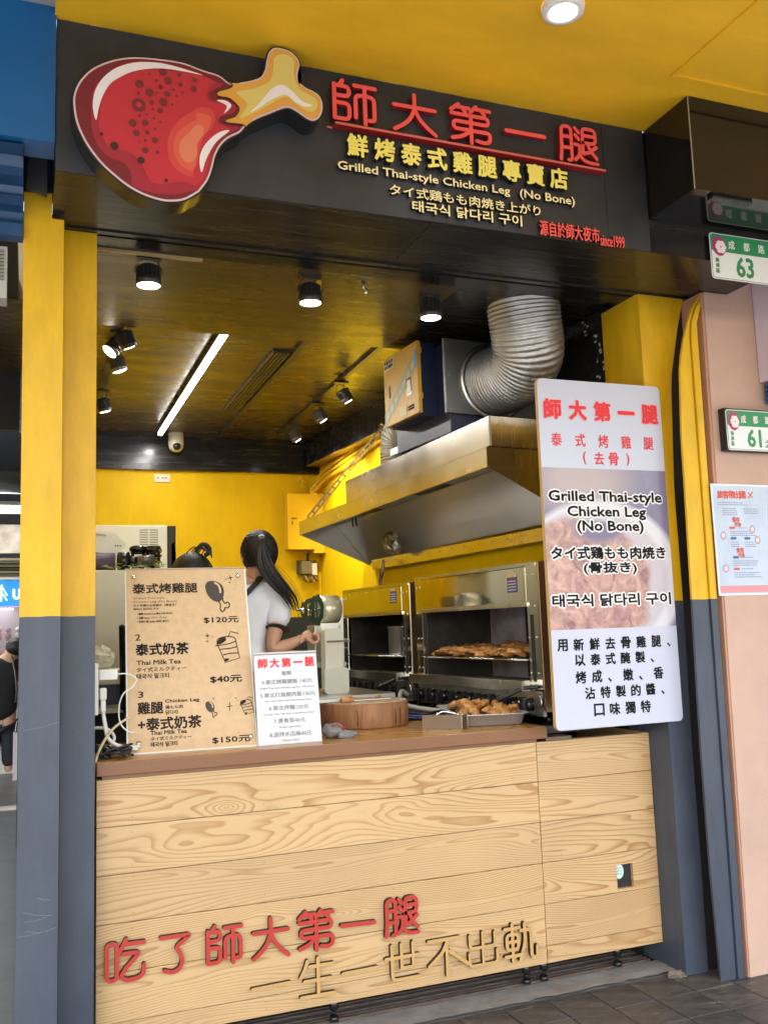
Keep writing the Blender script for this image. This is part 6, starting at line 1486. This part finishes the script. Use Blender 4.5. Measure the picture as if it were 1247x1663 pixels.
g.part('plug', bx(.02, .11, 1.30, .045, .15, 1.345, bev=.006), M_white); g.part('plug_neck', bx(.024, .115, 1.255, .042, .145, 1.2995, bev=.004), M_white)
g.part('cable', tube(bmesh.new(), spline([(.085, .12, 1.395), (.12, .12, 1.395), (.155, .11, 1.375), (.14, .10, 1.345), (.105, .10, 1.32), (.09, .11, 1.27), (.095, .11, 1.21), (.125, .12, 1.175), (.15, .13, 1.17)], 6), .0028, 6), M_white)
g.part('cable', tube(bmesh.new(), spline([(.033, .13, 1.26), (.04, .13, 1.20), (.055, .12, 1.15), (.10, .11, 1.12), (.16, .12, 1.105)], 6), .007, 8), M_white)
g.part('cable', tube(bmesh.new(), spline([(.033, .14, 1.26), (.045, .16, 1.20), (.06, .15, 1.14), (.12, .14, 1.115), (.17, .14, 1.115)], 6), .007, 8), M_white)
g.part('cable', tube(bmesh.new(), spline([(-.008, .02, .95), (-.005, .02, 1.06), (.02, .06, 1.13), (.07, .12, 1.19), (.13, .15, 1.225)], 6), .005, 8), mat('cable_buff', (.62, .50, .30), .5))
g.part('cable', tube(bmesh.new(), spline([(.0, .20, 1.19), (.05, .19, 1.185), (.08, .19, 1.15), (.06, .18, 1.11)], 6), .006, 8), M_white)
bm = bmesh.new(); random.seed(12)
for k in range(7):
    P = [(random.uniform(.0, .14), random.uniform(.02, .14), 1.089+random.uniform(0, .045)) for _ in range(6)]
    tube(bm, spline(P, 5), .0045, 6)
o = single('cable_tangle', bm, M_blkg, 'tangle of black cables on the left end of the worktop', 'cables')

# ================================================================== BEHIND THE COUNTER, MIDDLE
g = Grp('cup_sealer', 'steel cup sealing machine with a roll of clear film beside the woman', 'machine', (1.3, 1.5, 1.1))
bm = bmesh.new(); cyl(bm, (1.352, 1.50, 1.655), (1.47, 1.52, 1.655), .080, seg=36); g.part('film_roll', bm, mat('film_roll', (.74, .68, .48), .2, .3, bump=.1, bscale=40, stretch=(1, 1, 1)))
M_reel = mat('reel_green', (.015, .06, .035), .35, mottle=.5)
for x, r_ in ((1.346, .090), (1.300, .070), (1.268, .05)):
    bm = bmesh.new(); ax = Vector((.985, .17, 0)).normalized(); q = ax.to_track_quat('Z', 'Y'); c0 = Vector((x, 1.499-(1.346-x)*.17, 1.655))
    N_ = 28; inner_ = []; outer_ = []
    for j in range(N_):
        a = j*2*math.pi/N_; rr = r_*(1 if j % 4 < 2 else .90)
        outer_.append([bm.verts.new(c0+q @ Vector((math.cos(a)*rr, math.sin(a)*rr, dz))) for dz in (-.0015, .0015)]); inner_.append([bm.verts.new(c0+q @ Vector((math.cos(a)*r_*.55, math.sin(a)*r_*.55, dz))) for dz in (-.0015, .0015)])
    for j in range(N_):
        k2_ = (j+1) % N_
        for A_, B_ in ((outer_[j][0], inner_[j][0]),): bm.faces.new((outer_[j][0], outer_[k2_][0], inner_[k2_][0], inner_[j][0])); bm.faces.new((outer_[j][1], inner_[j][1], inner_[k2_][1], outer_[k2_][1])); bm.faces.new((outer_[j][0], outer_[j][1], outer_[k2_][1], outer_[k2_][0]))
    for j in range(4): a = j*math.pi/2; cyl(bm, c0, c0+q @ Vector((math.cos(a)*r_*.6, math.sin(a)*r_*.6, 0)), .004, seg=6)
    g.part('green_reel', bm, M_reel)
g.part('axle', cyl(bmesh.new(), (1.22, 1.478, 1.655), (1.50, 1.526, 1.655), .008, seg=8), M_mirror)
g.part('body', bx(1.33, 1.50, 1.36, 1.49, 1.66, 1.565, bev=.006), mat('machine_steel', (.45, .44, .36), .35, .7)); g.part('tower', bx(1.475, 1.5, 1.30, 1.505, 1.66, 1.72), M_brush); g.part('base', bx(1.26, 1.45, 1.325, 1.50, 1.7, 1.352, bev=.004), M_cream)
g.part('plate', bx(1.365, 1.494, 1.545, 1.475, 1.499, 1.575), M_brush); g.part('leg_panel', bx(1.40, 1.5, .46, 1.48, 1.6, 1.324), M_cream)
g.e.location.x -= .035
bm = bmesh.new(); lathe(bm, [(0, 0), (.045, 0), (.055, .10), (.057, .10), (.057, .106), (.05, .106)], (1.36, 1.42, 1.20), 20); single('green_bucket', bm, mat('bucket_green', (.01, .12, .07), .4), 'small dark green tub under the sealing machine', 'tub')
g = Grp('prep_table', 'steel prep table behind the chopping block', 'table', (1.4, 1.3, .45)); g.part('top', bx(.98, 1.05, 1.165, 1.60, 1.75, 1.19), M_brush)
g.part('shelf', bx(.98, 1.05, .95, 1.60, 1.75, .965), M_brush)
for x in (1.0, 1.57):
    for y in (1.07, 1.72): g.part('leg', cyl(bmesh.new(), (x, y, .45), (x, y, 1.164), .016, seg=10), M_brush)
g.part('tub', bx(1.1, 1.2, .97, 1.5, 1.6, 1.10), mat('tub_olive', (.2, .18, .06), .5))
g = Grp('white_board', 'white plastic cutting board standing on edge beside the far grill', 'cutting board', (1.32, 1.28, 1.19))
g.part('board', prism(rrect(1.278, 1.195, 1.378, 1.545, .018), 1.25, 1.33, 0), M_cream); g.part('handle_bar', bx(1.288, 1.242, 1.468, 1.42, 1.2495, 1.478), mat('bar_brown', (.2, .13, .08), .5)); g.part('base', prism(rrect(1.262, 1.191, 1.40, 1.33, .02), 1.22, 1.2415, 0), M_cream)
g = Grp('worktop_shelf', 'dark shelf that carries the grills along the right wall', 'bench', (-.4, 1.3, .45), skew=True)
g.part('top', bx(-.68, .60, 1.040, -.002, 2.6, 1.072), M_lampg); g.part('near_top', bx(-.60, .12, 1.040, -.002, .598, 1.072), M_lampb); g.part('front', bx(-.66, .64, .46, -.64, 2.58, 1.039), M_brush)
g = Grp('black_printer', 'small black receipt printer on the back table beside the woman', 'printer', (1.2, 2.6, 1.4)); g.part('body', bx(1.16, 2.5, 1.40, 1.34, 2.7, 1.53, bev=.008), M_blkg); g.part('lid', bx(1.15, 2.48, 1.535, 1.30, 2.7, 1.56, bev=.005), M_lampb)
for i in range(4): g.part('vent_line', bx(1.20, 2.496, 1.42+i*.02, 1.31, 2.4985, 1.428+i*.02), M_lampg)
g = Grp('back_table', 'narrow steel table against the back wall', 'table', (1.3, 2.9, .45)); g.part('top', bx(.7, 2.4, 1.37, 1.55, 3.2, 1.398), M_brush)
for x in (.72, 1.53):
    for y in (2.42, 3.18): g.part('leg', cyl(bmesh.new(), (x, y, .45), (x, y, 1.369), .016, seg=10), M_brush)

# ================================================================== PEOPLE
def skin_mesh(name, verts, edges, m, parent, root=0, sub=2, label=None):
    me = bpy.data.meshes.new(name); me.from_pydata([v[:3] for v in verts], edges, []); o = bpy.data.objects.new(name, me); COL.objects.link(o)
    o.modifiers.new('s', 'SKIN'); o.modifiers[0].use_smooth_shade = True
    for i, v in enumerate(verts):
        sv = me.skin_vertices[0].data[i]; r_ = v[3]; sv.radius = (r_, v[4] if len(v) > 4 else r_); sv.use_root = (i == root)
    if sub: s_ = o.modifiers.new('d', 'SUBSURF'); s_.levels = sub; s_.render_levels = sub
    dg = bpy.context.evaluated_depsgraph_get(); dg.update(); m2 = bpy.data.meshes.new_from_object(o.evaluated_get(dg)); bpy.data.objects.remove(o)
    m2.name = name; m2.materials.clear(); m2.materials.append(m)
    for p in m2.polygons: p.use_smooth = True
    q = bpy.data.objects.new(name, m2); COL.objects.link(q); q.parent = parent
    if parent: q.location = -parent.location
    if label: q['label'] = label
    return q
W = T('person', 'woman with a long black ponytail and white shirt seen from behind at work', 'person', (.80, 1.08, .45))
body = [(.80, 1.08, 1.28, .125, .10), (.80, 1.08, 1.45, .105, .085), (.80, 1.08, 1.60, .125, .09), (.81, 1.07, 1.74, .10, .075), (.835, 1.04, 1.815, .048), (.855, 1.01, 1.87, .050), (.860, 1.0, 1.95, .074, .082), (.860, 1.0, 2.01, .060, .070),
        (.94, 1.03, 1.735, .055), (.955, 1.0, 1.64, .046), (.92, .965, 1.50, .040), (.90, .95, 1.445, .036), (.97, .95, 1.462, .036), (1.05, .95, 1.492, .024), (1.075, .95, 1.502, .023),
        (.67, 1.12, 1.73, .055), (.63, 1.13, 1.58, .044), (.62, 1.15, 1.44, .038), (.72, 1.28, 1.43, .032), (.82, 1.36, 1.46, .024),
        (.72, 1.10, 1.16, .085), (.715, 1.10, .85, .060), (.71, 1.12, .52, .042), (.71, 1.04, .48, .035), (.88, 1.10, 1.16, .085), (.885, 1.10, .85, .060), (.89, 1.12, .52, .042), (.89, 1.04, .48, .035)]
be = [(0, 1), (1, 2), (2, 3), (3, 4), (4, 5), (5, 6), (6, 7), (3, 8), (8, 9), (9, 10), (10, 11), (11, 12), (12, 13), (13, 14), (3, 15), (15, 16), (16, 17), (17, 18), (18, 19), (0, 20), (20, 21), (21, 22), (22, 23), (0, 24), (24, 25), (25, 26), (26, 27)]
skin_mesh('body', body, be, M_skin, W)
# right hand closing on the machine's handle
hc = Vector((1.085, .95, 1.505))
skin_mesh('right_hand', [(1.06, .95, 1.495, .022, .024), (1.090, .95, 1.512, .022, .030), (1.118, .955, 1.518, .018, .027)], [(0, 1), (1, 2)], M_skin, W)
for k, (dy, L_) in enumerate(((-.024, .9), (-.008, 1.0), (.009, .96), (.025, .8))):
    b0 = (1.112, .955+dy, 1.520-.004*k)
    skin_mesh('finger', [(*b0, .0105), (1.133+.008*L_, .955+dy, 1.515-.004*k, .0098), (1.145, .952+dy, 1.490-.004*k, .009), (1.130, .95+dy, 1.475-.004*k, .0078), (1.115, .95+dy, 1.474-.003*k, .007)], [(0, 1), (1, 2), (2, 3), (3, 4)], M_skin, W)
skin_mesh('thumb', [(1.075, .925, 1.500, .012), (1.095, .915, 1.487, .0115), (1.112, .925, 1.475, .010), (1.124, .935, 1.468, .008)], [(0, 1), (1, 2), (2, 3)], M_skin, W)
skin_mesh('left_hand', [(.81, 1.355, 1.457, .022), (.845, 1.39, 1.465, .024), (.87, 1.41, 1.455, .018)], [(0, 1), (1, 2)], M_skin, W)
for k in range(4): skin_mesh('finger', [(.862+.008*k, 1.425-.014*k, 1.455, .0095), (.885+.008*k, 1.445-.012*k, 1.445, .009), (.89+.008*k, 1.45-.012*k, 1.425, .008)], [(0, 1), (1, 2)], M_skin, W)
skin_mesh('bracelet_wrist', [(1.035, .95, 1.487, .026), (1.043, .95, 1.490, .026)], [(0, 1)], M_skin, W) if False else None
bm = bmesh.new(); tube(bm, [(1.045+.010*math.sin(a*.5236)*.4, .95+.028*math.cos(a*.5236), 1.490+.028*math.sin(a*.5236)) for a in range(13)], .0018, 5)
o = ob('bracelet', bm, mat('gold', (.7, .45, .12), .25, 1.0), W, tuple(-W.location))
# ears, nose, eyes, mouth (she faces away)
for sx in (-1, 1):
    bm = bmesh.new(); bmesh.ops.create_uvsphere(bm, u_segments=12, v_segments=8, radius=.02, matrix=Matrix.Translation((.860+sx*.086, .995, 1.925)) @ Matrix.Diagonal((.45, .8, 1.45, 1))); ob('ear', bm, M_skin, W, tuple(-W.location), smooth=True)
    bm = bmesh.new(); bmesh.ops.create_uvsphere(bm, u_segments=12, v_segments=8, radius=.012, matrix=Matrix.Translation((.862+sx*.03, 1.078, 1.945))); ob('eye', bm, M_blkg, W, tuple(-W.location), smooth=True)
bm = bmesh.new(); bmesh.ops.create_icosphere(bm, subdivisions=2, radius=.016, matrix=Matrix.Translation((.862, 1.092, 1.92)) @ Matrix.Diagonal((.8, 1, 1.5, 1))); ob('nose', bm, M_skin, W, tuple(-W.location), smooth=True)
bm = bmesh.new(); box(bm, .845, 1.080, 1.885, .879, 1.088, 1.892, bev=.002); ob('mouth', bm, mat('lips', (.4, .12, .1), .5), W, tuple(-W.location))
# shirt with black hems, apron
sh = [(.80, 1.08, 1.30, .140, .118), (.80, 1.08, 1.45, .122, .102), (.80, 1.08, 1.60, .140, .106), (.81, 1.07, 1.735, .110, .085), (.825, 1.055, 1.795, .062, .058), (.935, 1.03, 1.745, .066), (.965, 1.0, 1.66, .068), (.945, .975, 1.55, .074), (.675, 1.12, 1.735, .066), (.635, 1.13, 1.64, .064), (.62, 1.14, 1.55, .07)]
ts = skin_mesh('t_shirt', sh, [(0, 1), (1, 2), (2, 3), (3, 4), (3, 5), (5, 6), (6, 7), (3, 8), (8, 9), (9, 10)], M_shirt, W, sub=4)
from mathutils import noise
for v in ts.data.vertices:
    c_ = v.co; f_ = noise.noise(Vector((c_.x*14+c_.z*9, c_.y*14, c_.z*10-c_.x*12)))+.5*noise.noise(Vector((c_.x*30-c_.z*22, c_.y*26, c_.z*12)))
    v.co += v.normal*(.007*f_-.001)
skin_mesh('sleeve_hem', [(.948, .978, 1.560, .0755), (.941, .970, 1.538, .0765)], [(0, 1)], M_blk, W, sub=2)
skin_mesh('sleeve_hem', [(.62, 1.14, 1.56, .0715), (.618, 1.142, 1.54, .0715)], [(0, 1)], M_blk, W, sub=2)
ap = [(.80, 1.12, 1.30, .150, .10), (.80, 1.12, 1.45, .130, .088), (.80, 1.12, 1.55, .120, .085)]
skin_mesh('apron', ap, [(0, 1), (1, 2)], M_blk, W)
ob('apron_strap', tube(bmesh.new(), spline([(.86, .985, 1.815), (.84, .962, 1.79), (.80, .955, 1.75), (.75, .955, 1.70), (.70, .965, 1.62), (.67, 1.0, 1.50)], 6), .020, 8, flat=.35), M_blk, W, tuple(-W.location))
ob('trousers', (lambda: bx(.66, 1.0, .50, .94, 1.2, 1.25, bev=.05))(), M_navy, W, tuple(-W.location)) if False else None
skin_mesh('trousers', [(.80, 1.09, 1.26, .135, .11), (.72, 1.10, 1.12, .098), (.715, 1.10, .85, .075), (.71, 1.12, .56, .06), (.88, 1.10, 1.12, .098), (.885, 1.10, .85, .075), (.89, 1.12, .56, .06)], [(0, 1), (1, 2), (2, 3), (0, 4), (4, 5), (5, 6)], M_navy, W)
# hair: cap with comb lines, tie, ponytail of many locks
bm = bmesh.new(); bmesh.ops.create_uvsphere(bm, u_segments=64, v_segments=32, radius=1)
cap = []
for v in list(bm.verts):
    x, y, z = v.co
    if y > .55 and z < .35 or z < -.72: cap.append(v); continue
    tie = Vector((-.05, -.62, .60)); dd = (Vector((x, y, z))-tie); az = math.atan2(dd.x, dd.z)
    k = 1+.012*math.sin(az*38)+.006*math.sin(az*71+1)
    v.co = Vector((.860+x*.093*k, .995+y*.105*k, 1.945+z*.112*k))
bmesh.ops.delete(bm, geom=cap, context='VERTS')
ob('hair', bm, M_hair, W, tuple(-W.location), smooth=True)
bm = bmesh.new(); random.seed(44)
tie = Vector((.852, .900, 2.012)); cc = Vector((.860, .995, 1.945))
for k in range(230):
    a = random.uniform(0, 6.283); lo = random.uniform(-.75, .9)
    e0 = Vector((math.cos(a)*math.sqrt(1-lo*lo), math.sin(a)*math.sqrt(1-lo*lo), lo))
    if e0.y > .5 and e0.z < .4: continue
    t0 = Vector(((tie.x-cc.x)/.093, (tie.y-cc.y)/.105, (tie.z-cc.z)/.112)).normalized(); P = []
    for i in range(9):
        d_ = e0.lerp(t0, i/8).normalized(); kk = 1.004+random.uniform(0, .012); P.append((cc.x+d_.x*.093*kk, cc.y+d_.y*.105*kk, cc.z+d_.z*.112*kk))
    tube(bm, P, lambda t: .0022, 4, caps=False)
for k in range(0):
    a = random.uniform(0, 6.283); b0 = Vector((.86+.09*math.cos(a), .99+.09*math.sin(a), 2.0)); tube(bm, spline([tuple(b0), tuple(b0+Vector((random.uniform(-.02, .02), -.02, .03))), tuple(b0+Vector((random.uniform(-.04, .04), -.04, .035)))], 5), .0007, 3)
ob('combed_hair', bm, M_hair, W, tuple(-W.location))
random.seed(21); bm = bmesh.new()
core = [(.850, .905, 2.015), (.848, .882, 1.99), (.846, .875, 1.93), (.866, .872, 1.85), (.925, .875, 1.77), (.985, .885, 1.70), (1.015, .895, 1.64)]
wid = [.012, .016, .026, .040, .040, .030, .014]
for k in range(70):
    a = random.uniform(0, 6.28); rr_ = random.uniform(0, 1)**.5; e_len = random.uniform(.75, 1.05) if k % 6 else random.uniform(.5, .8)
    P = []
    for i, (c_, w_) in enumerate(zip(core, wid)):
        j = random.uniform(-.12, .12); P.append((c_[0]+w_*rr_*math.cos(a+j)*(1+.1*i), c_[1]+w_*rr_*.6*math.sin(a+j), c_[2]+w_*.3*rr_*math.sin(a+j)))
    sp = spline(P, 6); n_ = max(6, int(len(sp)*min(1, e_len))); sp = sp[:n_]
    tube(bm, sp, lambda t: .0062*(1-t**2.2)+.0006, 5)
for k in range(9):
    x = .93+random.uniform(-.02, .04); tube(bm, spline([(.905, .95, 1.90), (x, .90, 1.84-.01*k), (x+.06, .90, 1.76-.008*k), (x+.09+random.uniform(-.02, .03), .91, 1.66-.01*k)], 6), .0009, 4)
ob('ponytail', bm, M_hair, W, tuple(-W.location))
ob('hair_tie', tube(bmesh.new(), [(.850+.014*math.cos(a*.5236), .900, 2.008+.014*math.sin(a*.5236)) for a in range(13)], .004, 6), M_white, W, tuple(-W.location))

# second person crouching: only the crown of dark hair shows over the menu
P2 = T('person', 'person with a dark hair bun crouching behind the kraft menu', 'person', (.45, .95, .45))
b2_ = [(.45, 1.0, 1.05, .12, .10), (.45, .98, 1.30, .125, .09), (.45, .96, 1.50, .10, .075), (.45, .93, 1.60, .05), (.46, .91, 1.70, .075, .085), (.46, .90, 1.79, .062, .07), (.58, .96, 1.48, .05), (.62, .92, 1.28, .04), (.58, 1.05, 1.16, .03), (.32, .96, 1.48, .05), (.28, .92, 1.28, .04), (.33, 1.05, 1.16, .03), (.38, 1.08, .95, .08), (.37, 1.25, .85, .06), (.38, 1.15, .5, .04), (.52, 1.08, .95, .08), (.53, 1.25, .85, .06), (.52, 1.15, .5, .04)]
skin_mesh('body', b2_, [(0, 1), (1, 2), (2, 3), (3, 4), (4, 5), (2, 6), (6, 7), (7, 8), (2, 9), (9, 10), (10, 11), (0, 12), (12, 13), (13, 14), (0, 15), (15, 16), (16, 17)], M_skin, P2)
skin_mesh('t_shirt', [(.45, 1.0, 1.05, .135, .115), (.45, .98, 1.30, .138, .105), (.45, .96, 1.50, .115, .09), (.58, .96, 1.48, .062), (.61, .935, 1.36, .058), (.32, .96, 1.48, .062), (.29, .935, 1.36, .058)], [(0, 1), (1, 2), (2, 3), (3, 4), (2, 5), (5, 6)], M_shirt, P2)
bm = bmesh.new(); bmesh.ops.create_uvsphere(bm, u_segments=48, v_segments=24, radius=1)
for v in bm.verts:
    x, y, z = v.co; k = 1+.015*math.sin(math.atan2(x, y)*30); v.co = Vector((.458+x*.105*k, .90+y*.11*k, 1.765+z*.115*k))
tube(bm, spline([(.47, .90, 1.87), (.50, .88, 1.915), (.53, .88, 1.91), (.54, .89, 1.88), (.52, .90, 1.865)], 5), .011, 8)
for k in range(6): tube(bm, spline([(.42+.02*k, .88, 1.865), (.47+.015*k, .88, 1.905), (.55, .88, 1.87-.004*k)], 5), .003, 5)
ob('hair', bm, M_hair, P2, tuple(-P2.location), smooth=True)

for ch_ in P2.children: ch_.location += Vector((.045, 0, .055))
# bystander far left in black
P3 = T('person', 'person in black clothes with a shoulder strap standing behind the left post', 'person', (-.50, 7.9, 0))
b3_ = [(-.50, 7.9, .85, .15, .12), (-.50, 7.88, 1.05, .15, .12), (-.47, 7.85, 1.25, .16, .11), (-.42, 7.82, 1.36, .08), (-.37, 7.80, 1.44, .085, .09), (-.36, 7.79, 1.50, .07), (-.34, 7.85, 1.26, .06), (-.30, 7.80, 1.02, .045), (-.26, 7.95, .92, .035), (-.66, 7.85, 1.26, .06), (-.70, 7.80, 1.02, .045), (-.6, 7.95, .95, .035), (-.58, 7.9, .75, .09), (-.58, 7.9, .42, .06), (-.58, 7.92, .06, .045), (-.42, 7.9, .75, .09), (-.42, 7.9, .42, .06), (-.42, 7.92, .06, .045)]
E3 = [(0, 1), (1, 2), (2, 3), (3, 4), (4, 5), (2, 6), (6, 7), (7, 8), (2, 9), (9, 10), (10, 11), (0, 12), (12, 13), (13, 14), (0, 15), (15, 16), (16, 17)]
skin_mesh('body', b3_, E3, M_skin, P3)
skin_mesh('black_shirt', [(-.50, 7.9, .62, .20, .15), (-.50, 7.88, .95, .18, .14), (-.47, 7.85, 1.22, .18, .13), (-.43, 7.82, 1.34, .09), (-.34, 7.84, 1.27, .08), (-.29, 7.80, 1.06, .07), (-.66, 7.84, 1.27, .08), (-.70, 7.80, 1.06, .07)], [(0, 1), (1, 2), (2, 3), (2, 4), (4, 5), (2, 6), (6, 7)], mat('black_cotton', (.012, .012, .015), .85), P3)
skin_mesh('trousers', [(-.50, 7.9, .72, .17, .14), (-.58, 7.9, .6, .10), (-.58, 7.9, .12, .07), (-.42, 7.9, .6, .10), (-.42, 7.9, .12, .07)], [(0, 1), (1, 2), (0, 3), (3, 4)], mat('dark_denim', (.012, .015, .025), .8), P3)
bm = bmesh.new(); bmesh.ops.create_uvsphere(bm, u_segments=24, v_segments=14, radius=.105, matrix=Matrix.Translation((-.36, 7.785, 1.47))); ob('hair', bm, M_hair, P3, tuple(-P3.location), smooth=True)
ob('bag_strap', tube(bmesh.new(), spline([(-.40, 7.75, 1.38), (-.36, 7.70, 1.20), (-.34, 7.70, 1.0), (-.35, 7.74, .85)], 5), .014, 6, flat=.4), M_lampg, P3, tuple(-P3.location))

# ------------------------------------------------------------------ tidy up
if 'lettering_source' in bpy.data.objects: bpy.data.objects.remove(bpy.data.objects['lettering_source'])
for o in list(bpy.data.objects):
    if o.type == 'MESH' and len(o.data.polygons) == 0: bpy.data.objects.remove(o)
